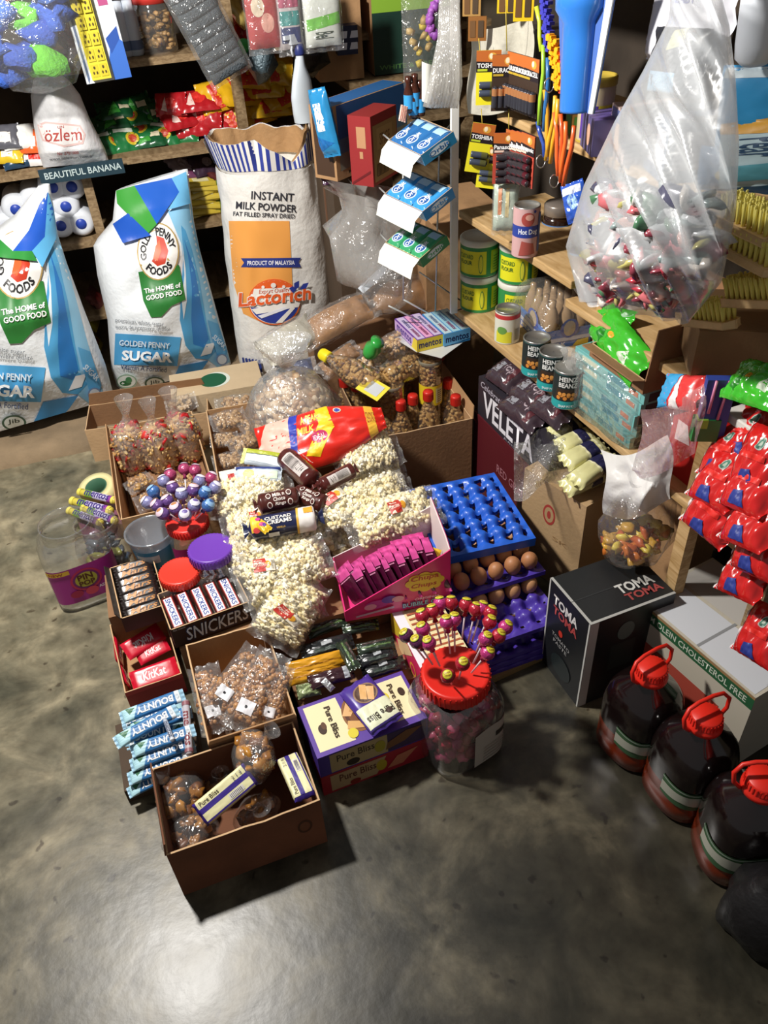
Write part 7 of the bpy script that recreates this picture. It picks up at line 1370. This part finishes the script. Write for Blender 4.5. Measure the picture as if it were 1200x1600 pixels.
for p0, p1, back, up, lab in [((1128, 345), (1215, 385), -.07, (-.1, .55, 1), 'scrubbing brush at the top of the group, bristles up'), ((1132, 388), (1215, 432), -.07, (-.1, .55, 1), 'second scrubbing brush from the top, directly under the first'), ((1078, 505), (1150, 512), -.06, (-.1, .5, 1), 'scrubbing brush at the left above the brown board, its bristles in separate tufts'), ((1140, 475), (1225, 478), -.06, (-.1, .5, 1), 'lowest right scrubbing brush with dense upright bristles')]:
    A, B = onplane(*p0, back), onplane(*p1, back); bs.put(frame(A, B, .205, up, (B-A).length/.205*1.25), lab, G)
a, b = onplane(1070, 500, -.05), onplane(1075, 582, -.05)
q = SH(1.60, .10, 0); crate('carton', 'brown carton jutting out at the right under the scrubbing brushes', 'box', .36, .20, .11, cardboard('8A6C48'), T(1.03+.20, 1.17+.02, .835, -28), closed=True)
# large clear hanging bag with sweets
BG = [((905, 470), (1075, 505)), ((884, 385), (1128, 440)), ((912, 290), (1150, 330)), ((960, 190), (1155, 230)), ((1005, 110), (1150, 130)), ((1045, 30), (1140, 40)), ((1050, -30), (1120, -30))]
r0 = thing('plastic_bag', 'huge cloudy clear bag of assorted sweets hanging before the right shelves', 'bag'); BK = -.16
def bagf(u, v, off=0, sgn=1, k=1.):
    t_ = max(0, min(.9999, v))*(len(BG)-1); j = int(t_); q = t_-j; L_ = [BG[j][0][i]*(1-q)+BG[j+1][0][i]*q for i in (0, 1)]; R_ = [BG[j][1][i]*(1-q)+BG[j+1][1][i]*q for i in (0, 1)]
    a = (u*k+1)/2; f_ = max(0, 1-u*u)**.5; D = (.085*min(1, .15+v*5)*(1-.75*max(0, v-.25)))*k
    px, py = L_[0]*(1-a)+R_[0]*a, L_[1]*(1-a)+R_[1]*a; c = onplane(px, py, BK-sgn*D*f_); w_ = nz(((px-.45*py)/26, py/170, sgn), 1., 9)*.05*f_+.006*abs(nz(((px-.4*py)/16, py/150, sgn), 1., 2))*f_; c += Vector((-w_, -w_*.5, 0)); return c
mb = MB(); BIG = film('heavy_cloudy_film', .36, .40, bump=.25, bscale=7, rough=.27, milkcol='E6EAEE'); mb.grid(lambda a, b: bagf(a*2-1, b), 110, 90, BIG); mb.grid(lambda a, b: bagf(a*2-1, b, 0, -1), 40, 40, BIG); mb.build('film', r0)
random.seed(8); cg = {}
for i in range(210):
    v = random.uniform(.02, .34)**1.0; u = random.uniform(-.85, .85); c = bagf(u, v, 0, random.choice((1, 1, .5)), .86)+Vector((.015, .01, 0))
    col = random.choice(['B83A48', 'C86A70', 'D8D8DC', 'C8CCD0', '4E7A5A', '4A4A60', 'C0B870', '8A3A48', '8A9A9A', 'C88A7A', 'D8D0C8']); cg.setdefault(col, []).append(c)
mb = MB()
for col, pts in cg.items(): lumps(mb, pts, .021, [C(col, .25, .1, coat=.6)], .22, (1.5, .8, .35), 0)
mb.build('sweets', r0)['kind'] = 'stuff'
hd_ = onplane(1100, -30, BK); mb = MB(); mb.tube([onplane(1085, -30, BK), onplane(1080, -90, BK)], .004, C('D8D8D0', .5)); mb.build('string', r0)
# ================================================================ under the shelf
crate('carton', 'dark red wine carton at the bottom beneath the black carton', 'box', .26, .46, .305, '5A1A22', T(1.065, 1.80, 0, 4), closed=True, sides={'l': [('t', 'RED GRAPE', .35, .55, .75, .65, 'A8707A', .2)]})
vc = crate('carton', 'black wine carton with a big white name, lying under the plank', 'box', .26, .42, .135, '2E2A32', T(1.068, 1.80, .307, 4), closed=True, sides={'l': [('t', 'VELETA', .08, .12, .80, .74, 'E8E4EA', .8), ('t', 'Celebrate', .04, .80, .36, .96, 'B8B0BC', .2, .3), ('t', 'JUICE', .4, .02, .6, .09, 'A8A0AC', .2)], 't': [('r', 0, 0, 1, .03, '4A4650')]})
bp2 = packet('dark_snack_pack', 'x', 'food bag', .22, .12, .07, C('3E3038', .25, coat=.6), [('r', -.6, -.5, -.2, .3, '8A8A92'), ('t', 'Pop', -.1, -.3, .5, .4, '9A8890', .4, .2), ('r', .5, -.8, .7, .8, '5A2A32')], crump=.35)
G = 'dark brown-violet packs on the black wine carton'
for p0, p1, z, lab in [((775, 572), (815, 600), .48, 'dark brown-violet pack at the rear end of the black carton'), ((812, 598), (862, 635), .49, 'dark brown-violet pack with a grey label, in the middle of the row'), ((845, 620), (892, 655), .50, 'dark brown-violet pack nearest the striped packs'), ((795, 618), (850, 662), .455, 'dark brown-violet pack flat at the outer edge of the black carton')]:
    bp2.put(frame(P(*p0, z), P(*p1, z), .22, (-.4, -.2, 1), .85), lab, G)
kc = crate('carton', 'tall plain kraft carton with a red round mark, next to the eggs', 'box', .20, .23, .35, cardboard('B5966E', .06), T(1.03, 1.545, 0, 18), closed=True, sides={'l': [('e', .46, .70, .10, .10, 'A8403A'), ('e', .46, .70, .075, .075, 'B5966E'), ('e', .46, .70, .03, .04, 'A8403A'), ('t', 'SK', .55, .48, .8, .52, '9A7A54', .1)]})
sp2 = packet('striped_pack', 'x', 'food bag', .20, .06, .045, C('D8D49A', .3, coat=.5), [('r', -.1, -1, .45, 1, '26264A'), ('p', [(-.1, -1), (.0, -1), (-.05, 1), (-.1, 1)], 'E8E4B8'), ('r', .5, -1, .6, 1, 'E8E4B8')], crump=.15, e=.4); G = 'cream packs with navy bands on the kraft carton'
for p0, p1, z, lab in [((862, 680), (905, 660), .44, 'cream pack with a navy band, farthest back'), ((872, 700), (928, 678), .44, 'cream pack with a navy band, second from the back'), ((880, 725), (945, 695), .435, 'cream pack with a navy band, second from the front'), ((895, 755), (962, 712), .42, 'cream pack with a navy band, nearest to the camera'), ((880, 765), (950, 735), .385, 'cream pack with a navy band lying underneath the nearest one')]:
    sp2.put(frame(P(*p0, z), P(*p1, z), .20, (-.4, -.4, 1), .95), lab, G)
mb = MB(); 
def flm(a, b):
    px = 803+a*92; py = 690+b*92-a*38+7*math.sin(a*9); c = P(px, py, .45-.05*b+.02*math.sin(a*8+b*5)+.012*nz((a*9, b*9, 0), 1.2, 3)); return c
mb.grid(flm, 26, 22, film('loose_film', .12, .5, bump=1., bscale=30)); single(mb, 'plastic_film', 'loose torn clear film spilling over the left end of the cream packs', 'film')
crate('carton', 'kraft carton standing upright right of the striped packs', 'box', .14, .16, .42, KRAFT, T(1.25, 1.37, 0, 10), closed=True)
# tomato carton
M, w_, d_, h_ = bx((923, 977), (995, 950), (861, 903), .305)
tt = [('r', .0, .0, .03, 1, 'C8C8C4'), ('r', .97, 0, 1, 1, 'C8C8C4'), ('t', 'TOMA', .14, .80, .74, .90, 'E0DCDC', 1.), ('t', 'TOMA', .16, .70, .76, .79, 'B04A48', 1.), ('e', .40, .56, .05, .035, 'C83A2A'), ('t', 'TOMATO', .2, .46, .65, .50, '9A9A9A', .4), ('t', 'PASTE', .25, .40, .6, .44, '9A9A9A', .4), ('e', .5, .2, .25, .12, '20282A')]
crate('carton', 'black tomato paste carton with white edges and red and white lettering', 'box', max(.24, w_), d_, h_, '1A1C1E', M @ Matrix.Translation(((max(.24, w_)-w_)/2, 0, 0)), closed=True,
      sides={'l': tt, 'f': [('r', 0, 0, .10, 1, 'B8B8B4'), ('r', .3, .35, .6, .65, '26302E'), ('e', .45, .78, .1, .1, '5A6A66')], 't': [('r', 0, 0, 1, .04, 'A8A8A4'), ('r', 0, 0, .03, 1, 'A8A8A4'), ('r', 0, .46, 1, .47, '3A3C3E'), ('t', 'TOMA', .50, .30, .92, .48, 'C8C8C4', 1.), ('t', 'TOMA', .52, .14, .94, .28, '9A4442', 1.)]})
# white and green carton
crate('carton', 'white topped carton with a green lettered stripe behind the oil jugs', 'box', .26, .36, .27, cardboard('B9B2A2', .05), T(1.125, .985, 0, 11), closed=True,
      sides={'l': [('r', 0, 0, 1, 1, 'C0B8A8'), ('r', 0, .84, 1, .97, '2A5A3A'), ('t', 'PALM OLEIN CHOLESTEROL FREE', .05, .87, .95, .94, 'C8D0C0', .4), ('r', .1, .2, .8, .6, 'A8483A'), ('r', 0, .97, 1, 1, '9A7A54')],
             't': [('p', [(.02, .02), (.48, .03), (.46, .97), (.03, .98)], 'C9CCD2'), ('p', [(.52, .03), (.97, .02), (.98, .98), (.50, .97)], 'B8B4AE'), ('r', .02, .46, .5, .48, '8A8C8E')]})
# bag of orange snacks and white carrier bags
r0 = thing('snack_bag', 'clear knotted bag of orange and yellow snacks resting on the cartons', 'snack bag'); c = P(1000, 880, .34)
random.seed(17); mb = MB(); lumps(mb, [Vector((random.uniform(-.07, .07), random.uniform(-.05, .05), random.uniform(.015, .06))) for i in range(70)], .017, [C('C8702A', .35, coat=.3), C('C89A3A', .35), C('D8C04A', .35), C('B85A2A', .35)], .4, (1.1, .9, .5)); mb.build('snacks', r0)['kind'] = 'stuff'
mb = MB(); mb.lathe([(.03, 0), (.085, .008), (.105, .05), (.10, .10), (.08, .15), (.06, .18), (.03, .20), (.05, .24)], FILM, 36, amp=.35, seed=4, cap=False, fy=.8); mb.build('wrapper', r0); r0.matrix_world = T(c.x+.03, c.y+.07, .312, 20)
mb = MB(); mb.grid(lambda a, b: onplane(938+a*105+b*10+6*math.sin(b*5), 702+b*100+14*math.sin(a*4)-a*12, -.015-.05*math.sin(b*3)*(1-a*.5)+.05*nz((a*2.2, b*1.5, 0), 1.2, 5)+.012*abs(nz((a*5+b*2, b*3, 0), 1.3, 2))), 28, 24, C('D6D4D2', .45, 0, .4, 30, .04, 10, .2)); single(mb, 'plastic_bag', 'white crumpled plastic bag hanging under the plank', 'bag')
mb = MB(); mb.grid(lambda a, b: onplane(1000+a*100-b*8+6*math.sin(b*5), 640+b*108-a*34+8*math.sin(a*4), -.05-.02*math.sin(b*3)+.04*nz((a*2.4, b*1.4, 0), 1.2, 7)+.012*abs(nz((a*6+b*2, b*2, 0), 1.3, 2))), 28, 24, film('pink_film', .30, .35, bump=.7, bscale=15, milkcol='D8A8AC')); single(mb, 'plastic_bag', 'pinkish translucent bag over the red box', 'bag')
for (p0, p1, w_, col, sp, lab) in [((975, 610), (975, 700), .06, 'D82A22', [('r', 0, 0, 1, .4, 'D8D0D0'), ('e', .5, .15, .2, .05, 'A85A4A')], 'narrow red and white box at the plank end next to the teal boxes'), ((1060, 660), (1060, 775), .16, 'B0201C', [('p', [(.1, .7), (.4, .75), (.3, 1), (.1, 1)], 'E8D8D8')], 'large red box behind the pinkish bag')]:
    a, b = onplane(*p0, .03), onplane(*p1, .03); crate('carton', lab, 'box', .10, w_, a.z-b.z, col, T(b.x+.06, b.y, b.z, SR), closed=True, sides={'l': sp, 'f': sp})
k = packet('milk_packet', 'x', 'food bag', .14, .09, .04, C('D83A3A', .25, coat=.5), [('p', [(-1, -1), (-.3, -1), (.0, 1), (-1, 1)], '3A9AD0'), ('p', [(-.2, -1), (.3, -1), (.1, 1)], 'E8E4E4')], crump=.3); k.put(frame(onplane(1035, 610, -.02), onplane(1095, 615, -.02), .14, (-.8, -.5, .8)), 'blue, white and red packet peeping over the pinkish bag')
# brush pack: blue and green
mb = MB(); a = onplane(1120, 585, -.03); b = onplane(1113, 690, -.03); hgt = a.z-b.z
mb.box((0, 0, 0), (.055, .02, hgt), C('2A3E8A', .5)); mb.box((-.01, -.002, -hgt*.32), (.05, .024, hgt*.36), C('2A7A3E', .5)); mb.box((-.02, -.004, -hgt*.2), (.02, .024, hgt*.14), C('8AB83A', .5)); mb.tube([(-.012, -.013, hgt*.5), (-.014, -.013, -hgt*.02)], .003, C('C87A9A', .4)); mb.tube([(.012, -.013, hgt*.5), (.006, -.013, -hgt*.12)], .003, C('C87A9A', .4))
single(mb, 'cleaning_sponge', 'blue and green sponge pack with pink cords hanging by the wooden post', 'sponge', T(*((a+b)/2), -25))
gr.put(frame(onplane(1148, 590, -.02), onplane(1225, 612, -.02), .2, (-.8, -.4, 1)), 'shiny green packet at the right edge under the brown carton')
# red milk packets at the right
plank(1.13, 1.75, onplane(1130, 640).z, 'white painted shelf strip above the red packets', .22, .02, C('D2CFC8', .6, 0, .1, 40, .08, 10), back=.0)
plank(1.13, 1.75, onplane(1120, 800, -.02).z, 'rough plank below the upper red packets', .30, .02, WOODD, back=-.0)
rm = packet('milk_packet', 'x', 'food bag', .15, .11, .045, C('C81E1E', .22, coat=.7), [('r', -1, -1, -.84, 1, 'D8D0D0'), ('e', .1, .45, .16, .22, 'B8B8B0'), ('e', .1, .45, .13, .18, '4A7A6A'), ('e', .1, .45, .06, .09, 'A8B8A8'), ('p', [(-.4, -.9), (.3, -.9), (.1, -.4), (-.3, -.5)], '2A3A8A'), ('r', -.5, -.1, .5, .1, 'D82A24')], crump=.35, e=.5, seed=4, nu=30, nv=18)
G = 'shiny red packets at the right edge'
RMP = [((1145, 672), (1215, 690), .02, 'highest, partly behind the white strip'), ((1112, 700), (1170, 715), -.01, 'upper left, leaning on the wooden post'), ((1160, 705), (1225, 730), -.03, 'upper right, above the blue printed one'), ((1100, 735), (1160, 765), -.05, 'left middle, lying slanted by the post'), ((1150, 745), (1215, 770), -.05, 'right middle with a blue patch'), ((1088, 775), (1150, 822), -.07, 'outermost on the left, below the middle ones'),
       ((1150, 800), (1215, 825), -.07, 'right, third level from the top'), ((1160, 840), (1225, 868), -.06, 'right, fourth level from the top'), ((1140, 880), (1200, 905), -.04, 'lowest of the main pile'), ((1165, 975), (1225, 1010), -.03, 'alone on the white topped carton')]
for i, (p0, p1, back, lab) in enumerate(RMP):
    A, B = onplane(*p0, back), onplane(*p1, back); rm.put(frame(A, B, .14, (-.9+.3*math.sin(i*2.3), -.3+.3*math.cos(i*1.7), .75), 1.08, roll=18*math.sin(i*3.1)), 'shiny red packet with a green seal, '+lab, G)
# ================================================================ oil jugs
def jug():
    r = thing('oil_jug', 'x', 'jug'); f = MB(); R_ = .083
    prof = [(.07, 0), (R_, .012), (R_, .05), (R_*.97, .06), (R_, .07), (R_, .16), (R_*.97, .175), (R_*.9, .20), (R_*.72, .225), (.034, .245), (.030, .255)]
    f.lathe(prof[:6]+[(R_, .105)], C('7A2C10', .22, coat=.5), 40, sq=.12, cap=False) if False else f.lathe([(.07, 0), (R_, .012), (R_, .05), (R_*.97, .06), (R_, .07), (R_, .10)], C('6E260E', .22, coat=.5), 40, sq=.12, cap=False); f.lathe([(R_, .10)]+prof[5:], C('150C0C', .14, coat=.8), 40, sq=.12, cap=False); f.build('body', r)
    s = MB()
    def fn(u, v, off=0): a = u; e = 2+.12*6; x, y = math.sin(a), -math.cos(a); k = 1/((abs(x)**e+abs(y)**e)**(1/e)); return Vector(((R_+.001+off)*k*x, (R_+.001+off)*k*y, v+.010*math.sin(u*2.2)))
    s.grid(lambda a, b: fn(-1.5+2.7*a, .075+.06*b), 26, 4, C('3A5A3A', .5)); paint(s, fn, [('p', [(-1.5, .085), (-.9, .095), (-.2, .085), (1.1, .095), (1.1, .118), (.2, .112), (-.6, .124), (-1.5, .115)], 'A8A89A'), ('p', [(-.5, .09), (.0, .105), (.6, .095), (.3, .118)], 'C8C8BC'), ('r', -1.5, .13, 1.2, .134, '8A9A8A')], .1, eps=.001); s.build('paper_label', r)
    k = MB(); k.lathe([(.036, .250), (.038, .252), (.038, .262), (.033, .266), (.033, .284), (.030, .288), (.001, .288)], C('D8281A', .4), 32)
    for i in range(28): a = 2*PI*i/28; k.box((.0335*math.cos(a), .0335*math.sin(a), .275), (.002, .002, .018), C('D8281A', .4), Matrix.Rotation(a, 3, 'Z'))
    k.build('cap', r)
    h = MB(); h.tube([(-.040, 0, .255), (-.056, 0, .275), (-.060, .004, .300), (-.045, .01, .318), (-.02, .012, .322), (.02, .012, .322), (.045, .01, .318), (.060, .004, .300), (.056, 0, .275), (.040, 0, .255)], .0045, C('D8281A', .4), 10); h.build('handle', r)
    return Kind(r)
jg = jug(); G = 'palm oil jugs standing along the right'
for (px, py), rz, lab in [((1020, 1040), 12, 'palm oil jug with a red cap, farthest back beside the black carton'), ((1105, 1115), 6, 'palm oil jug with a red cap, the middle one with a torn label'), ((1195, 1215), -20, 'palm oil jug with a red cap, cut by the right picture edge')]:
    c = P(px, py, .288); jg.put(T(c.x, c.y, 0, rz), lab, G)
c = P(1195, 1500, .0); mb = MB(); mb.lathe([(.05, 0), (.075, .01), (.08, .06), (.07, .12), (.04, .16), (.02, .19), (.03, .21)], C('141214', .45, 0, .5, 30, coat=.2), 30, amp=.25, seed=3); single(mb, 'plastic_bag', 'added knotted black bag standing in for the shade in the lower right corner', 'bag', T(c.x+.03, c.y+.06, 0))  # added black bag, stands in for the shade of this corner
